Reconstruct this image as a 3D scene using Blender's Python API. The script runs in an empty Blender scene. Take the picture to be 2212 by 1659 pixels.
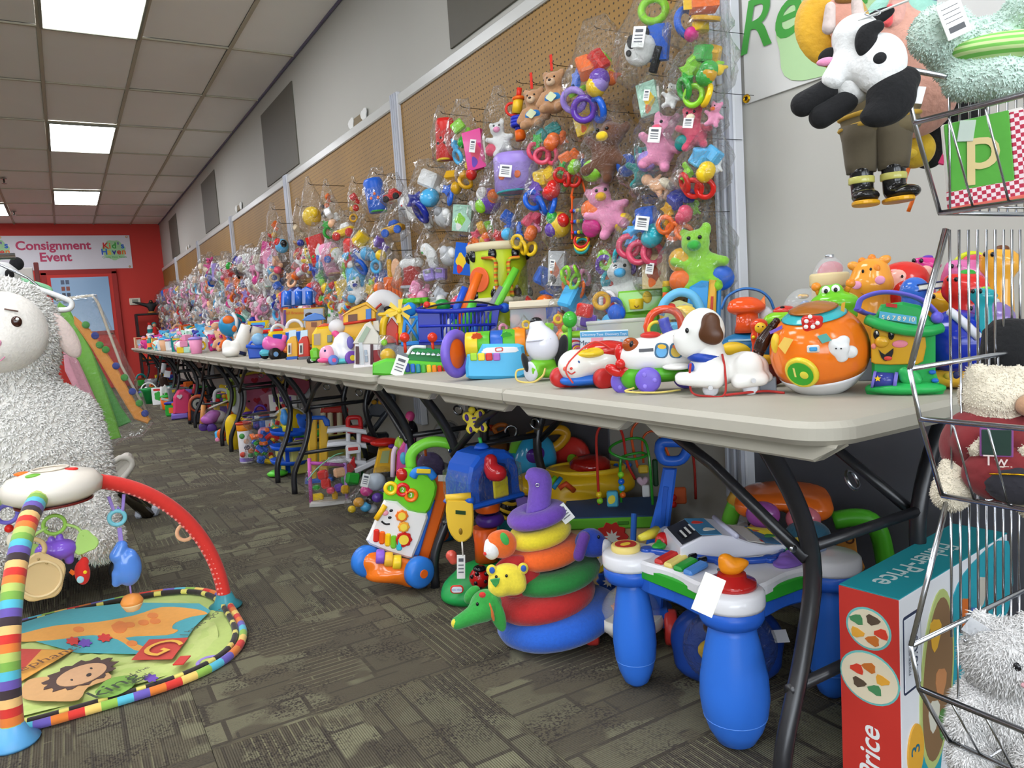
import bpy, math, random, hashlib
import numpy as np
from mathutils import Matrix, Vector, Euler
random.seed(7)
SC = bpy.context.scene
COL = SC.collection
R_ = math.radians
# ---------------------------------------------------------------- camera
FPX, YAW, PITCH, ROLL, CH = 1606.74, 0.535942, -0.0976294, -0.0661547, 0.93
IW, IH = 2212, 1659
def _axes():
 f = np.array([math.sin(YAW)*math.cos(PITCH), math.cos(YAW)*math.cos(PITCH), math.sin(PITCH)])
 r0 = np.array([math.cos(YAW), -math.sin(YAW), 0.0]); u0 = np.cross(r0, f)
 r = math.cos(ROLL)*r0 + math.sin(ROLL)*u0
 return r, np.cross(r, f), f
RT, UP, FW = _axes()
CAMP = np.array([0, 0, CH])
cam = bpy.data.objects.new('camera', bpy.data.cameras.new('camera'))
cam.data.sensor_width = 36.0; cam.data.lens = FPX/IW*36.0; cam.data.clip_start = 0.02; cam.data.clip_end = 100
cam.matrix_world = Matrix([[RT[i], UP[i], -FW[i], CAMP[i]] for i in range(3)] + [[0, 0, 0, 1]])
COL.objects.link(cam); SC.camera = cam
SC.view_settings.view_transform = 'Standard'; SC.view_settings.look = 'None'
SC.view_settings.gamma = 1.0; SC.view_settings.use_curve_mapping = False
SC.view_settings.exposure = -0.12
SC.cycles.max_bounces = 5; SC.cycles.diffuse_bounces = 3; SC.cycles.glossy_bounces = 2
SC.cycles.adaptive_threshold = 0.055; SC.cycles.adaptive_min_samples = 8
SC.cycles.transmission_bounces = 4; SC.cycles.transparent_max_bounces = 11
SC.cycles.caustics_reflective = False; SC.cycles.caustics_refractive = False
SC.cycles.sample_clamp_indirect = 4.0
# world: soft daylight outside the shop window
wd = bpy.data.worlds.new('daylight'); SC.world = wd; wd.use_nodes = True
wd.node_tree.nodes['Background'].inputs[0].default_value = (0.72, 0.83, 1.0, 1)
wd.node_tree.nodes['Background'].inputs[1].default_value = 0.6
def window_light(loc, size, rot, power, col):
 l = bpy.data.lights.new('window_daylight', 'AREA'); l.shape = 'RECTANGLE'
 l.size, l.size_y = size; l.energy = power; l.color = col
 o = bpy.data.objects.new('window_daylight', l); o.location = loc; o.rotation_euler = rot; COL.objects.link(o)
PANEL_EMIT = 15.0
XW, ZC, YF, YB, XL, TZ = 1.78, 3.02, 15.75, -4.2, -7.2, 0.74
# daylight entering through the storefront windows of the back wall (behind the camera)
window_light((-1.9, YB+0.12, 1.55), (7.6, 2.3), (R_(116), 0, 0), 440, (0.86, 0.93, 1.0))
# ---------------------------------------------------------------- pixel -> place
def ray(px, py):
 return RT*((px-IW/2)/FPX) - UP*((py-IH/2)/FPX) + FW
def PL(px, py, axis, val):
 r = ray(px, py); i = 'xyz'.index(axis)
 return CAMP + r*((val-CAMP[i])/r[i])
def PZ(px, py, z=0.0): return PL(px, py, 'z', z)
def PX(px, py, x): return PL(px, py, 'x', x)
def PY(px, py, y): return PL(px, py, 'y', y)
def PD(px, py, d): return CAMP + ray(px, py)*d
def mpp(p): return float(np.dot(FW, np.array(p)-CAMP))/FPX
# ---------------------------------------------------------------- materials
def lin(c):
 if isinstance(c, str):
  c = c.lstrip('#'); c = [int(c[i:i+2], 16)/255 for i in (0, 2, 4)]
 return tuple((v/12.92 if v <= .04045 else ((v+.055)/1.055)**2.4) for v in c)
CN = dict(red='#d8261f', orange='#f4711c', yellow='#f4cc1e', green='#35a83c', lime='#8fd62f', blue='#2163d2', navy='#1f2f9c', sky='#4fb4ea',
          cyan='#2fb3c4', teal='#1f8f8c', purple='#6a3fb0', lilac='#a48bdc', violet='#8670e0', pink='#f29ac0', magenta='#d8368c', white='#eeeeec', cream='#e9dcc0', beige='#d3bf9d',
          tan='#c49a63', brown='#6b4026', dark='#3a2c26', black='#17171a', grey='#8c8d90', dgrey='#4a4b50', lgrey='#c5c6c8', peach='#f0b98e', gold='#d9a520', silver='#c0c4cc',
          lime2='#b9da35', mint='#b6e3cc', rose='#e0506e', olive='#7d7448', rust='#a8502a', sand='#e3cf9f')
def rgb(c): return lin(CN.get(c, c))
_M = {}
def nodes(m): return m.node_tree.nodes, m.node_tree.links
def mat(c='white', kind='plastic'):
 key = (c, kind)
 if key in _M: return _M[key]
 m = bpy.data.materials.new(f'{kind}_{c}'.replace('#', '')); m.use_nodes = True
 n, l = nodes(m); b = n['Principled BSDF']; col = rgb(c) + (1,)
 b.inputs['Base Color'].default_value = col
 geo = n.new('ShaderNodeNewGeometry')
 def noise(scale, detail=2):
  t = n.new('ShaderNodeTexNoise'); t.inputs['Scale'].default_value = scale; t.inputs['Detail'].default_value = detail
  l.new(geo.outputs['Position'], t.inputs['Vector']); return t
 def bump(t, st, dist=.002):
  bp = n.new('ShaderNodeBump'); bp.inputs['Strength'].default_value = st; bp.inputs['Distance'].default_value = dist
  l.new(t.outputs[0], bp.inputs['Height']); l.new(bp.outputs[0], b.inputs['Normal'])
 def vary(t, amt):
  mx = n.new('ShaderNodeMix'); mx.data_type = 'RGBA'; mx.blend_type = 'MULTIPLY'
  mr = n.new('ShaderNodeMapRange'); mr.inputs['To Min'].default_value = 1-amt; mr.inputs['To Max'].default_value = 1+amt*.3
  l.new(t.outputs[0], mr.inputs['Value']); cmb = n.new('ShaderNodeCombineColor')
  for i in range(3): l.new(mr.outputs[0], cmb.inputs[i])
  mx.inputs[0].default_value = 1; mx.inputs[6].default_value = col; l.new(cmb.outputs[0], mx.inputs[7])
  l.new(mx.outputs[2], b.inputs['Base Color'])
 if kind == 'plastic':
  b.inputs['Roughness'].default_value = 0.33; b.inputs['Specular IOR Level'].default_value = .28; b.inputs['Coat Weight'].default_value = 0.04; b.inputs['Coat Roughness'].default_value = .1
  vary(noise(9), .06)
 elif kind == 'matte':
  b.inputs['Roughness'].default_value = 0.62; vary(noise(14), .08)
 elif kind == 'paint':
  b.inputs['Roughness'].default_value = 0.7; vary(noise(1.3, 4), .07);
 elif kind == 'plush':
  b.inputs['Roughness'].default_value = 0.95; b.inputs['Sheen Weight'].default_value = 0.3 if max(col[:3]) > .05 else .04; b.inputs['Sheen Roughness'].default_value = .5
  t = noise(130, 3); vary(t, .22); bump(t, .5, .004)
 elif kind == 'fur':
  b.inputs['Roughness'].default_value = 0.9; b.inputs['Sheen Weight'].default_value = 0.25; vary(noise(25, 3), .1)
  b.inputs['Subsurface Weight'].default_value = 0.0
 elif kind == 'cloth':
  b.inputs['Roughness'].default_value = 0.9; b.inputs['Sheen Weight'].default_value = 0.15
  t = noise(60, 4); vary(t, .12); bump(t, .25, .003)
 elif kind == 'metal':
  b.inputs['Metallic'].default_value = 1; b.inputs['Roughness'].default_value = .22; vary(noise(30), .1)
 elif kind == 'black_metal':
  b.inputs['Roughness'].default_value = .32; b.inputs['Specular IOR Level'].default_value = .6; vary(noise(20), .15)
 elif kind == 'paper':
  b.inputs['Roughness'].default_value = .55; vary(noise(5), .05)
 elif kind == 'glossy':
  b.inputs['Roughness'].default_value = .14; b.inputs['Specular IOR Level'].default_value = .4; b.inputs['Coat Weight'].default_value = .15; vary(noise(9), .04)
 elif kind == 'clear':   # clear rigid plastic
  b.inputs['Roughness'].default_value = .08; b.inputs['Alpha'].default_value = .3
  vary(noise(9), .03)
 elif kind == 'frost':
  b.inputs['Roughness'].default_value = .35; b.inputs['Alpha'].default_value = .48; vary(noise(9), .05)
 elif kind == 'glow':
  b.inputs['Emission Color'].default_value = col; b.inputs['Emission Strength'].default_value = PANEL_EMIT; vary(noise(2), .02)
 elif kind == 'film':    # thin polythene bag
  n.remove(b); out = n['Material Output']
  tr = n.new('ShaderNodeBsdfTransparent'); tr.inputs[0].default_value = (.95, .955, .95, 1)
  gl = n.new('ShaderNodeBsdfGlossy'); gl.inputs['Roughness'].default_value = .07
  df = n.new('ShaderNodeBsdfDiffuse'); df.inputs[0].default_value = col
  t = noise(34, 5); t.inputs['Distortion'].default_value = 1.5
  bp = n.new('ShaderNodeBump'); bp.inputs['Strength'].default_value = 1; bp.inputs['Distance'].default_value = .02
  l.new(t.outputs[0], bp.inputs['Height'])
  for s in (gl, df): l.new(bp.outputs[0], s.inputs['Normal'])
  lw = n.new('ShaderNodeLayerWeight'); lw.inputs[0].default_value = .28; l.new(bp.outputs[0], lw.inputs['Normal'])
  mr = n.new('ShaderNodeMapRange'); mr.inputs['From Min'].default_value = .25; mr.inputs['To Min'].default_value = .05; mr.inputs['To Max'].default_value = .8
  l.new(lw.outputs['Facing'], mr.inputs['Value'])
  m1 = n.new('ShaderNodeMixShader'); m1.inputs[0].default_value = .1; l.new(gl.outputs[0], m1.inputs[1]); l.new(df.outputs[0], m1.inputs[2])
  m2 = n.new('ShaderNodeMixShader'); l.new(mr.outputs[0], m2.inputs[0]); l.new(tr.outputs[0], m2.inputs[1]); l.new(m1.outputs[0], m2.inputs[2])
  l.new(m2.outputs[0], out.inputs['Surface'])
 _M[key] = m
 return m
def ramp(n, t, stops, interp='LINEAR'):
 r = n.new('ShaderNodeValToRGB'); r.color_ramp.interpolation = interp
 e = r.color_ramp.elements
 while len(e) < len(stops): e.new(.5)
 for el, (p, c) in zip(e, stops): el.position = p; el.color = rgb(c) + (1,)
 return r
def custom(name, fn, rough=.6, bumpd=None):
 """procedural material: fn(nodes, links, texcoord) returns a colour socket (and may return a height socket)"""
 if name in _M: return _M[name]
 m = bpy.data.materials.new(name); m.use_nodes = True
 n, l = nodes(m); b = n['Principled BSDF']; b.inputs['Roughness'].default_value = rough
 tc = n.new('ShaderNodeTexCoord'); res = fn(n, l, tc)
 cs, hs = res if isinstance(res, tuple) else (res, None)
 l.new(cs, b.inputs['Base Color'])
 if hs is not None:
  bp = n.new('ShaderNodeBump'); bp.inputs['Strength'].default_value = .6; bp.inputs['Distance'].default_value = bumpd or .003
  l.new(hs, bp.inputs['Height']); l.new(bp.outputs[0], b.inputs['Normal'])
 _M[name] = m
 return m
def stripes(name, cols, axis, freq, rough=.8, coord='Object'):
 """even bands of the given colours along a local axis (freq = colours per unit)"""
 def fn(n, l, tc):
  sx = n.new('ShaderNodeSeparateXYZ'); l.new(tc.outputs[coord], sx.inputs[0])
  mu = n.new('ShaderNodeMath'); mu.operation = 'MULTIPLY'; mu.inputs[1].default_value = freq/len(cols); l.new(sx.outputs[axis], mu.inputs[0])
  fr = n.new('ShaderNodeMath'); fr.operation = 'FRACT'; l.new(mu.outputs[0], fr.inputs[0])
  r = ramp(n, None, [(i/len(cols), c) for i, c in enumerate(cols)], 'CONSTANT'); l.new(fr.outputs[0], r.inputs[0])
  return r.outputs[0]
 return custom(name, fn, rough)
# ---------------------------------------------------------------- mesh makers (all cached, all return mesh data)
_C = {}
def mk(key, v, f, smooth=True):
 me = bpy.data.meshes.new('shape'); me.from_pydata([tuple(map(float, p)) for p in v], [], f)
 if smooth: me.polygons.foreach_set('use_smooth', [True]*len(me.polygons))
 me.update(); me.materials.append(None)
 if key is not None: _C[key] = me
 return me
def cached(fn):
 def w(*a, **k):
  key = (fn.__name__, repr(a), repr(k))
  if key not in _C: _C[key] = fn(*a, **k)
  return _C[key]
 return w
@cached
def box(x, y, z, b=None, top=None):
 """chamfered box, base at z=0; top = scale of the upper face"""
 b = min(x, y, z)*.12 if b is None else min(b, min(x, y, z)*.49)
 v = []; idx = {}
 for sz in (0, 1):
  k = (top or 1) if sz else 1
  for sx in (-1, 1):
   for sy in (-1, 1):
    hx, hy = x/2*k, y/2*k
    for ax in range(3):
     p = [sx*(hx-b), sy*(hy-b), (z-b) if sz else b]
     if ax == 0: p[0] = sx*hx
     elif ax == 1: p[1] = sy*hy
     else: p[2] = z if sz else 0
     idx[(sx, sy, sz, ax)] = len(v); v.append(p)
 S = (-1, 1); I = idx; f = []
 for s in S:
  q = [I[(s, -1, 0, 0)], I[(s, 1, 0, 0)], I[(s, 1, 1, 0)], I[(s, -1, 1, 0)]]; f.append(q if s > 0 else q[::-1])
  q = [I[(-1, s, 0, 1)], I[(-1, s, 1, 1)], I[(1, s, 1, 1)], I[(1, s, 0, 1)]]; f.append(q if s > 0 else q[::-1])
 for t in (0, 1):
  q = [I[(-1, -1, t, 2)], I[(1, -1, t, 2)], I[(1, 1, t, 2)], I[(-1, 1, t, 2)]]; f.append(q if t else q[::-1])
 for sx in S:
  for sy in S:
   f.append([I[(sx, sy, 0, 0)], I[(sx, sy, 1, 0)], I[(sx, sy, 1, 1)], I[(sx, sy, 0, 1)]])
   for t in (0, 1): f.append([I[(sx, sy, t, 0)], I[(sx, sy, t, 1)], I[(sx, sy, t, 2)]])
 for t in (0, 1):
  for s in S:
   f.append([I[(s, -1, t, 0)], I[(s, 1, t, 0)], I[(s, 1, t, 2)], I[(s, -1, t, 2)]])
   f.append([I[(-1, s, t, 1)], I[(1, s, t, 1)], I[(1, s, t, 2)], I[(-1, s, t, 2)]])
 me = mk(None, v, f, smooth=False); fixn(me); return me
def fixn(me):
 import bmesh
 bm = bmesh.new(); bm.from_mesh(me); bmesh.ops.recalc_face_normals(bm, faces=bm.faces); bm.to_mesh(me); bm.free()
def ringmesh(rings, cap0=True, cap1=True, closed=False, smooth=True):
 """rings: list of (n,3) arrays with the same n"""
 n = len(rings[0]); v = np.concatenate(rings); f = []
 m = len(rings)
 for i in range(m if closed else m-1):
  a, b = i*n, ((i+1) % m)*n
  for j in range(n): f.append([a+j, a+(j+1) % n, b+(j+1) % n, b+j])
 if not closed:
  if cap0: f.append(list(range(n))[::-1])
  if cap1: f.append(list(range((m-1)*n, m*n)))
 return mk(None, v, f, smooth)
@cached
def lathe(prof, seg=24, sharp=False):
 """prof: ((r,z),...) from bottom to top"""
 a = np.linspace(0, 2*math.pi, seg, endpoint=False); rings = []
 for r, z in prof:
  r = max(r, 1e-5)
  rings.append(np.stack([np.cos(a)*r, np.sin(a)*r, np.full(seg, z)], 1))
 me = ringmesh(rings, smooth=not sharp)
 me.polygons[-1].use_smooth = me.polygons[-2].use_smooth = False
 return me
def cyl(r, h, r2=None, b=None, seg=20):
 r2 = r if r2 is None else r2; b = min(r, h)*.12 if b is None else b
 if b <= 0: return lathe(((r, 0), (r, 0), (r2, h), (r2, h)), seg)
 return lathe(((r-b, 0), (r-b*.3, b*.3), (r, b), (r2, h-b), (r2-b*.3, h-b*.3), (r2-b, h)), seg)
@cached
def ball(rx, ry=None, rz=None, seg=18, rows=11):
 ry = rx if ry is None else ry; rz = rx if rz is None else rz
 a = np.linspace(0, 2*math.pi, seg, endpoint=False); rings = []
 for i in range(rows+1):
  t = math.pi*(i/rows-.5); c = max(math.cos(t), 1e-4)
  rings.append(np.stack([np.cos(a)*rx*c, np.sin(a)*ry*c, np.full(seg, math.sin(t)*rz)], 1))
 return ringmesh(rings)
@cached
def dome(r, h, seg=20, rows=6):
 a = np.linspace(0, 2*math.pi, seg, endpoint=False); rings = []
 for i in range(rows+1):
  t = math.pi/2*i/rows; c = max(math.cos(t), 1e-4)
  rings.append(np.stack([np.cos(a)*r*c, np.sin(a)*r*c, np.full(seg, math.sin(t)*h)], 1))
 return ringmesh(rings)
@cached
def torus(R, r, seg=28, s2=10, arc=1.0, sq=1.0):
 """ring in the XY plane; arc<1 gives an open arc; sq scales the section height"""
 closed = arc >= 1; rings = []
 for i in range(seg + (0 if closed else 1)):
  t = 2*math.pi*arc*i/seg; c, s = math.cos(t), math.sin(t)
  b = np.linspace(0, 2*math.pi, s2, endpoint=False)
  rr = R + np.cos(b)*r
  rings.append(np.stack([rr*c, rr*s, np.sin(b)*r*sq], 1))
 me = ringmesh(rings, closed=closed); return me
def _smooth(pts, n):
 """Catmull-Rom through the control points"""
 P = np.array(pts, float); out = []
 Q = np.vstack([2*P[0]-P[1], P, 2*P[-1]-P[-2]])
 for i in range(1, len(Q)-2):
  p0, p1, p2, p3 = Q[i-1:i+3]
  for t in np.linspace(0, 1, n, endpoint=False):
   out.append(.5*((2*p1)+(p2-p0)*t+(2*p0-5*p1+4*p2-p3)*t*t+(-p0+3*p1-3*p2+p3)*t**3))
 out.append(P[-1]); return np.array(out)
@cached
def tube(pts, r, seg=8, smooth=0, closed=False, flat=1.0):
 """tube along points; r number or list; smooth = subdivisions per span; flat = section squash"""
 P = np.array(pts, float); rad = np.array(r, float) if isinstance(r, (list, tuple)) else None
 if smooth:
  if closed: P = np.vstack([P, P[:1]])
  k = len(P); P2 = _smooth(P, smooth)
  if rad is not None: rad = np.interp(np.linspace(0, k-1, len(P2)), np.arange(k), rad)
  P = P2[:-1] if closed else P2
 n = len(P); rings = []
 T = np.roll(P, -1, 0)-np.roll(P, 1, 0) if closed else np.gradient(P, axis=0)
 T /= np.linalg.norm(T, axis=1)[:, None]+1e-12
 u = np.cross(T[0], [0, 0, 1.0])
 if np.linalg.norm(u) < .05: u = np.cross(T[0], [0, 1.0, 0])
 a = np.linspace(0, 2*math.pi, seg, endpoint=False)
 for i in range(n):
  u = u-T[i]*np.dot(u, T[i]); u /= np.linalg.norm(u)+1e-12; w = np.cross(T[i], u)
  rr = rad[i] if rad is not None else r
  rings.append(P[i]+np.outer(np.cos(a)*rr, u)+np.outer(np.sin(a)*rr*flat, w))
 me = ringmesh(rings, closed=closed); fixn(me); return me
@cached
def extr(outline, d, b=0.0, smooth=0):
 """2D outline in XZ extruded along Y (centred), optional chamfer b"""
 P = np.array(outline, float)
 if smooth: P = _smooth(np.vstack([P, P[:1]]), smooth)[:-1]
 n = len(P); area = np.sum(P[:, 0]*np.roll(P[:, 1], -1)-np.roll(P[:, 0], -1)*P[:, 1])
 if area < 0: P = P[::-1]
 e = np.roll(P, -1, 0)-np.roll(P, 1, 0); nm = np.stack([e[:, 1], -e[:, 0]], 1); nm /= np.linalg.norm(nm, axis=1)[:, None]+1e-12
 rings = []
 for off, y in ([(b, -d/2), (0, -d/2+b), (0, d/2-b), (b, d/2)] if b else [(0, -d/2), (0, d/2)]):
  q = P-nm*off; rings.append(np.stack([q[:, 0], np.full(n, y), q[:, 1]], 1))
 me = ringmesh(rings, smooth=False); fixn(me); return me
def rrect(w, h, r, k=4):
 """rounded rectangle outline centred at 0 (for extr)"""
 o = []
 for cx, cz, a0 in ((w/2-r, h/2-r, 0), (-w/2+r, h/2-r, 90), (-w/2+r, -h/2+r, 180), (w/2-r, -h/2+r, 270)):
  for i in range(k+1):
   t = R_(a0+90*i/k); o.append((cx+r*math.cos(t), cz+r*math.sin(t)))
 return tuple(o)
def ngon(r, n=24, rz=None, a0=0, wave=0, wn=0):
 rz = r if rz is None else rz
 return tuple(((1+wave*math.cos(wn*t))*r*math.cos(t+a0), (1+wave*math.cos(wn*t))*rz*math.sin(t+a0)) for t in [2*math.pi*i/n for i in range(n)])
def heart(s): return tuple((s*(.80*math.sin(t)**3), s*(.75*math.cos(t)-.3*math.cos(2*t)-.12*math.cos(3*t)-.06*math.cos(4*t))*.9) for t in [2*math.pi*i/28 for i in range(28)])
def star(r, n=5, inner=.45): return tuple(((r if i % 2 == 0 else r*inner)*math.sin(math.pi*i/n), (r if i % 2 == 0 else r*inner)*math.cos(math.pi*i/n)) for i in range(2*n))
@cached
def blob(prims, res=34, k=.0, wob=0.0):
 """one continuous body: smooth union of ellipsoids ('e',c,r[,euler deg]) and tapered limbs ('c',a,b,ra,rb); 'x' prefix cuts away"""
 lo, hi = np.full(3, 1e9), np.full(3, -1e9)
 for p in prims:
  if p[0] == 'e': m = max(p[2]); lo = np.minimum(lo, np.array(p[1])-m); hi = np.maximum(hi, np.array(p[1])+m)
  elif p[0] == 'c':
   for q, rr in ((p[1], p[3]), (p[2], p[4])): lo = np.minimum(lo, np.array(q)-rr); hi = np.maximum(hi, np.array(q)+rr)
 ext = (hi-lo).max(); k = k or ext*.04; h = ext/res; lo = lo-2.5*h; dims = np.ceil((hi+2.5*h-lo)/h).astype(int)+1
 X, Y, Z = np.meshgrid(*[lo[i]+h*np.arange(dims[i]) for i in range(3)], indexing='ij'); G = np.stack([X, Y, Z], -1)
 F = None
 for p in prims:
  if p[0] in ('e', 'xe'):
   q = G-np.array(p[1])
   if len(p) > 3: q = q@np.array(Euler([R_(t) for t in p[3]]).to_matrix())
   r = np.array(p[2], float); k0 = np.linalg.norm(q/r, axis=-1); k1 = np.linalg.norm(q/r**2, axis=-1)+1e-9
   d = k0*(k0-1)/k1; d = np.where(k0 < 1e-3, -r.min(), d)
  else:
   a, b = np.array(p[1], float), np.array(p[2], float); ab = b-a
   t = np.clip(((G-a)@ab)/(ab@ab+1e-12), 0, 1); d = np.linalg.norm(G-a-t[..., None]*ab, axis=-1)-(p[3]+(p[4]-p[3])*t)
  if F is None: F = d
  elif p[0][0] == 'x': F = np.maximum(F, -d)
  else:
   hh = np.clip(k-np.abs(F-d), 0, None)/k; F = np.minimum(F, d)-hh*hh*k*.25
 if wob: F = F+wob*(np.sin(X*37/ext+1)*np.sin(Y*41/ext)*np.sin(Z*39/ext+2))
 I = F < 0; c = [(a, b, g) for a in (0, 1) for b in (0, 1) for g in (0, 1)]
 sl = lambda A, o: A[o[0]:A.shape[0]-1+o[0], o[1]:A.shape[1]-1+o[1], o[2]:A.shape[2]-1+o[2]]
 cnt = sum(sl(I, o).astype(int) for o in c); M = (cnt > 0) & (cnt < 8)
 acc = np.zeros(M.shape+(3,)); num = np.zeros(M.shape)
 for o in c:
  for ax in range(3):
   if o[ax]: continue
   o2 = list(o); o2[ax] = 1
   f0, f1 = sl(F, o), sl(F, o2); cr = (f0 < 0) != (f1 < 0); t = np.where(cr, f0/(f0-f1+1e-20), 0)
   for i in range(3): acc[..., i] += np.where(cr, o[i]+(t if i == ax else 0), 0)
   num += cr
 ids = -np.ones(M.shape, int); w = np.argwhere(M); ids[M] = np.arange(len(w))
 V = lo+h*(w+acc[M]/num[M][:, None]); Q = []
 for ax in range(3):
  s0 = [slice(None)]*3; s1 = [slice(None)]*3; s0[ax] = slice(0, -1); s1[ax] = slice(1, None)
  A, B = I[tuple(s0)], I[tuple(s1)]; e = np.argwhere(A != B); b1, b2 = (ax+1) % 3, (ax+2) % 3
  fl = A[tuple(e.T)]
  qs = []
  for d1, d2 in ((-1, -1), (0, -1), (0, 0), (-1, 0)):
   q = e.copy(); q[:, b1] += d1; q[:, b2] += d2; qs.append(ids[tuple(q.T)])
  qs = np.stack(qs, 1); qs[~fl] = qs[~fl][:, ::-1]; Q.append(qs)
 Q = np.concatenate(Q)
 return mk(None, V, Q.tolist())
def fur_mesh(me, n, ln, wd, seed=0, droop=.3, zmin=None):
 rng = np.random.default_rng(seed); me.calc_loop_triangles(); nt = len(me.loop_triangles)
 tv = np.empty(nt*3, int); me.loop_triangles.foreach_get('vertices', tv); tv = tv.reshape(-1, 3)
 co = np.empty(len(me.vertices)*3); me.vertices.foreach_get('co', co); co = co.reshape(-1, 3)
 A, B, Cc = co[tv[:, 0]], co[tv[:, 1]], co[tv[:, 2]]; nr = np.cross(B-A, Cc-A); ar = np.linalg.norm(nr, axis=1)
 i = rng.choice(nt, n, p=ar/ar.sum()); u = rng.random((n, 2)); u = np.where(u.sum(1, keepdims=True) > 1, 1-u, u)
 P = A[i]+u[:, :1]*(B-A)[i]+u[:, 1:]*(Cc-A)[i]; N = nr[i]/ar[i][:, None]
 D = N+rng.normal(0, .45, (n, 3))+np.array([0, 0, -droop]); D /= np.linalg.norm(D, axis=1)[:, None]
 t1 = np.cross(D, rng.normal(size=(n, 3))); t1 /= np.linalg.norm(t1, axis=1)[:, None]; t2 = np.cross(D, t1)
 L = ln*(.6+.7*rng.random((n, 1))); P = P-N*wd*.5
 mid = P+D*L*.55; tip = P+D*L+(rng.normal(0, .25, (n, 3))+np.array([0, 0, -droop]))*L*.5
 V = np.concatenate([P+t1*wd, P-t1*wd*.5+t2*wd*.87, P-t1*wd*.5-t2*wd*.87, mid+t1*wd*.8, mid-t1*wd*.4+t2*wd*.7, mid-t1*wd*.4-t2*wd*.7, tip])
 j = np.arange(n); F = []
 for a, b in ((0, 1), (1, 2), (2, 0)):
  F.append(np.stack([j+a*n, j+b*n, j+(b+3)*n, j+(a+3)*n], 1))
 q = np.concatenate(F).tolist(); tr = np.concatenate([np.stack([j+(a+3)*n, j+(b+3)*n, j+6*n], 1) for a, b in ((0, 1), (1, 2), (2, 0))]).tolist()
 return mk(None, V, q+tr)
# ---------------------------------------------------------------- objects
def obj(name, me, m, parent=None, loc=(0, 0, 0), rot=(0, 0, 0), sc=1, label=None, kind=None):
 o = bpy.data.objects.new(name, me)
 if me is not None and m is not None:
  if isinstance(m, str): m = mat(m)
  o.material_slots[0].link = 'OBJECT'; o.material_slots[0].material = m
 o.location = loc; o.rotation_euler = [R_(a) for a in rot]; o.scale = (sc,)*3 if isinstance(sc, (int, float)) else sc
 if parent is not None: o.parent = parent
 if label: o['label'] = label
 if kind: o['kind'] = kind
 COL.objects.link(o); return o
def tag(o, label, cat, group=None, kind=None):
 o['label'] = label; o['category'] = cat
 if group: o['group'] = group
 if kind: o['kind'] = kind
 return o
def lettering(name, s, size, m, parent, loc, rot=(90, 0, 0), ext=.0, align='CENTER', sc=1, bold=0, shear=0):
 c = bpy.data.curves.new(name, 'FONT'); c.body = s; c.size = size; c.extrude = ext; c.align_x = align; c.align_y = 'CENTER'
 c.offset = bold; c.shear = shear; c.resolution_u = 4
 c.materials.append(mat(m, 'matte') if isinstance(m, str) else m)
 o = bpy.data.objects.new(name, c); o.location = loc; o.rotation_euler = [R_(a) for a in rot]; o.scale = (sc,)*3 if isinstance(sc, (int, float)) else sc
 o.parent = parent; COL.objects.link(o); return o
class Thing:
 """an Empty at the thing's base; parts are added in its own frame"""
 def __init__(s, name, label, cat, loc, rz=0, unit=1.0, group=None, rot=None):
  s.o = bpy.data.objects.new(name, None); s.o.empty_display_size = .05; COL.objects.link(s.o)
  s.o.location = loc; s.o.rotation_euler = rot or (0, 0, rz); s.o.scale = (unit,)*3
  tag(s.o, label, cat, group); s.unit = unit
 def add(s, name, me, m, loc=(0, 0, 0), rot=(0, 0, 0), sc=1, parent=None, label=None, kind=None):
  return obj(name, me, m, parent or s.o, loc, rot, sc, label, kind)
 def at(s, px, py, dy=0.0):
  """local position of a photo pixel on the upright plane through the thing (dy units further away)"""
  O = np.array(s.o.location); a = s.o.rotation_euler[2]; n = np.array([-math.sin(a), math.cos(a), 0]); x = np.array([math.cos(a), math.sin(a), 0])
  r = ray(px, py); q = CAMP+r*((np.dot(O-CAMP, n)+dy*s.unit)/np.dot(r, n))-O
  return (float(np.dot(q, x))/s.unit, float(dy), float(q[2])/s.unit)
 def pr(s, prims):
  out = []
  for p in prims:
   out.append((p[0], s.at(*p[1]), s.at(*p[2]))+tuple(p[3:]) if p[0] == 'c' else (p[0], s.at(*p[1]))+tuple(p[2:]))
  return tuple(out)
 def body(s, name, prims, m, res=34, k=0, wob=0, **kw): return s.add(name, blob(s.pr(prims), res, k, wob), m, **kw)
 def line(s, name, pts, r, m, sm=4, seg=8, **kw):
  flat = kw.pop('flat', 1.0); cl = kw.pop('closed', False)
  return s.add(name, tube(tuple(s.at(*p) for p in pts), r, seg, sm, cl, flat), m, **kw)
 def shape(s, name, pts, d, m, dy=0.0, b=0.0, sm=0, **kw):
  """plate whose outline is given in photo pixels, thickness d units"""
  return s.add(name, extr(tuple((s.at(x, y, dy)[0], s.at(x, y, dy)[2]) for x, y in pts), d, b, sm), m, (0, dy, 0), **kw)
 def tag_(s, px, py, dy, w, h, ang=0, m='#eeeeea'):
  o = s.add('price_tag', box(w, max(w*.04, .4), h, .3), mat(m, 'paper'), s.at(px, py, dy), (0, ang, 0))
  for i in range(3): s.add('printed_line', box(w*.65, w*.03, h*.05, .05), mat('#6a6c74', 'paper'), (0, -w*.04, h*(.25+.15*i)), parent=o)
  s.add('barcode', box(w*.6, w*.03, h*.14, .05), mat('#55575e', 'paper'), (0, -w*.04, h*.72), parent=o); return o
 def text(s, name, t, size, m, loc, rot=(90, 0, 0), **k):
  return lettering(name, t, size, m, k.pop('parent', s.o), loc, rot, **k)
def facing(p): return -math.atan2(p[0], p[1])
def seen(name, label, cat, p, rz=0, group=None, turn=0, unit=None):
 """a thing whose local axes are x = across the view, y = away, z = up, in units of photo pixels at that place"""
 return Thing(name, label, cat, tuple(p), facing(p)+R_(rz), unit or mpp(p), group)
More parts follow.
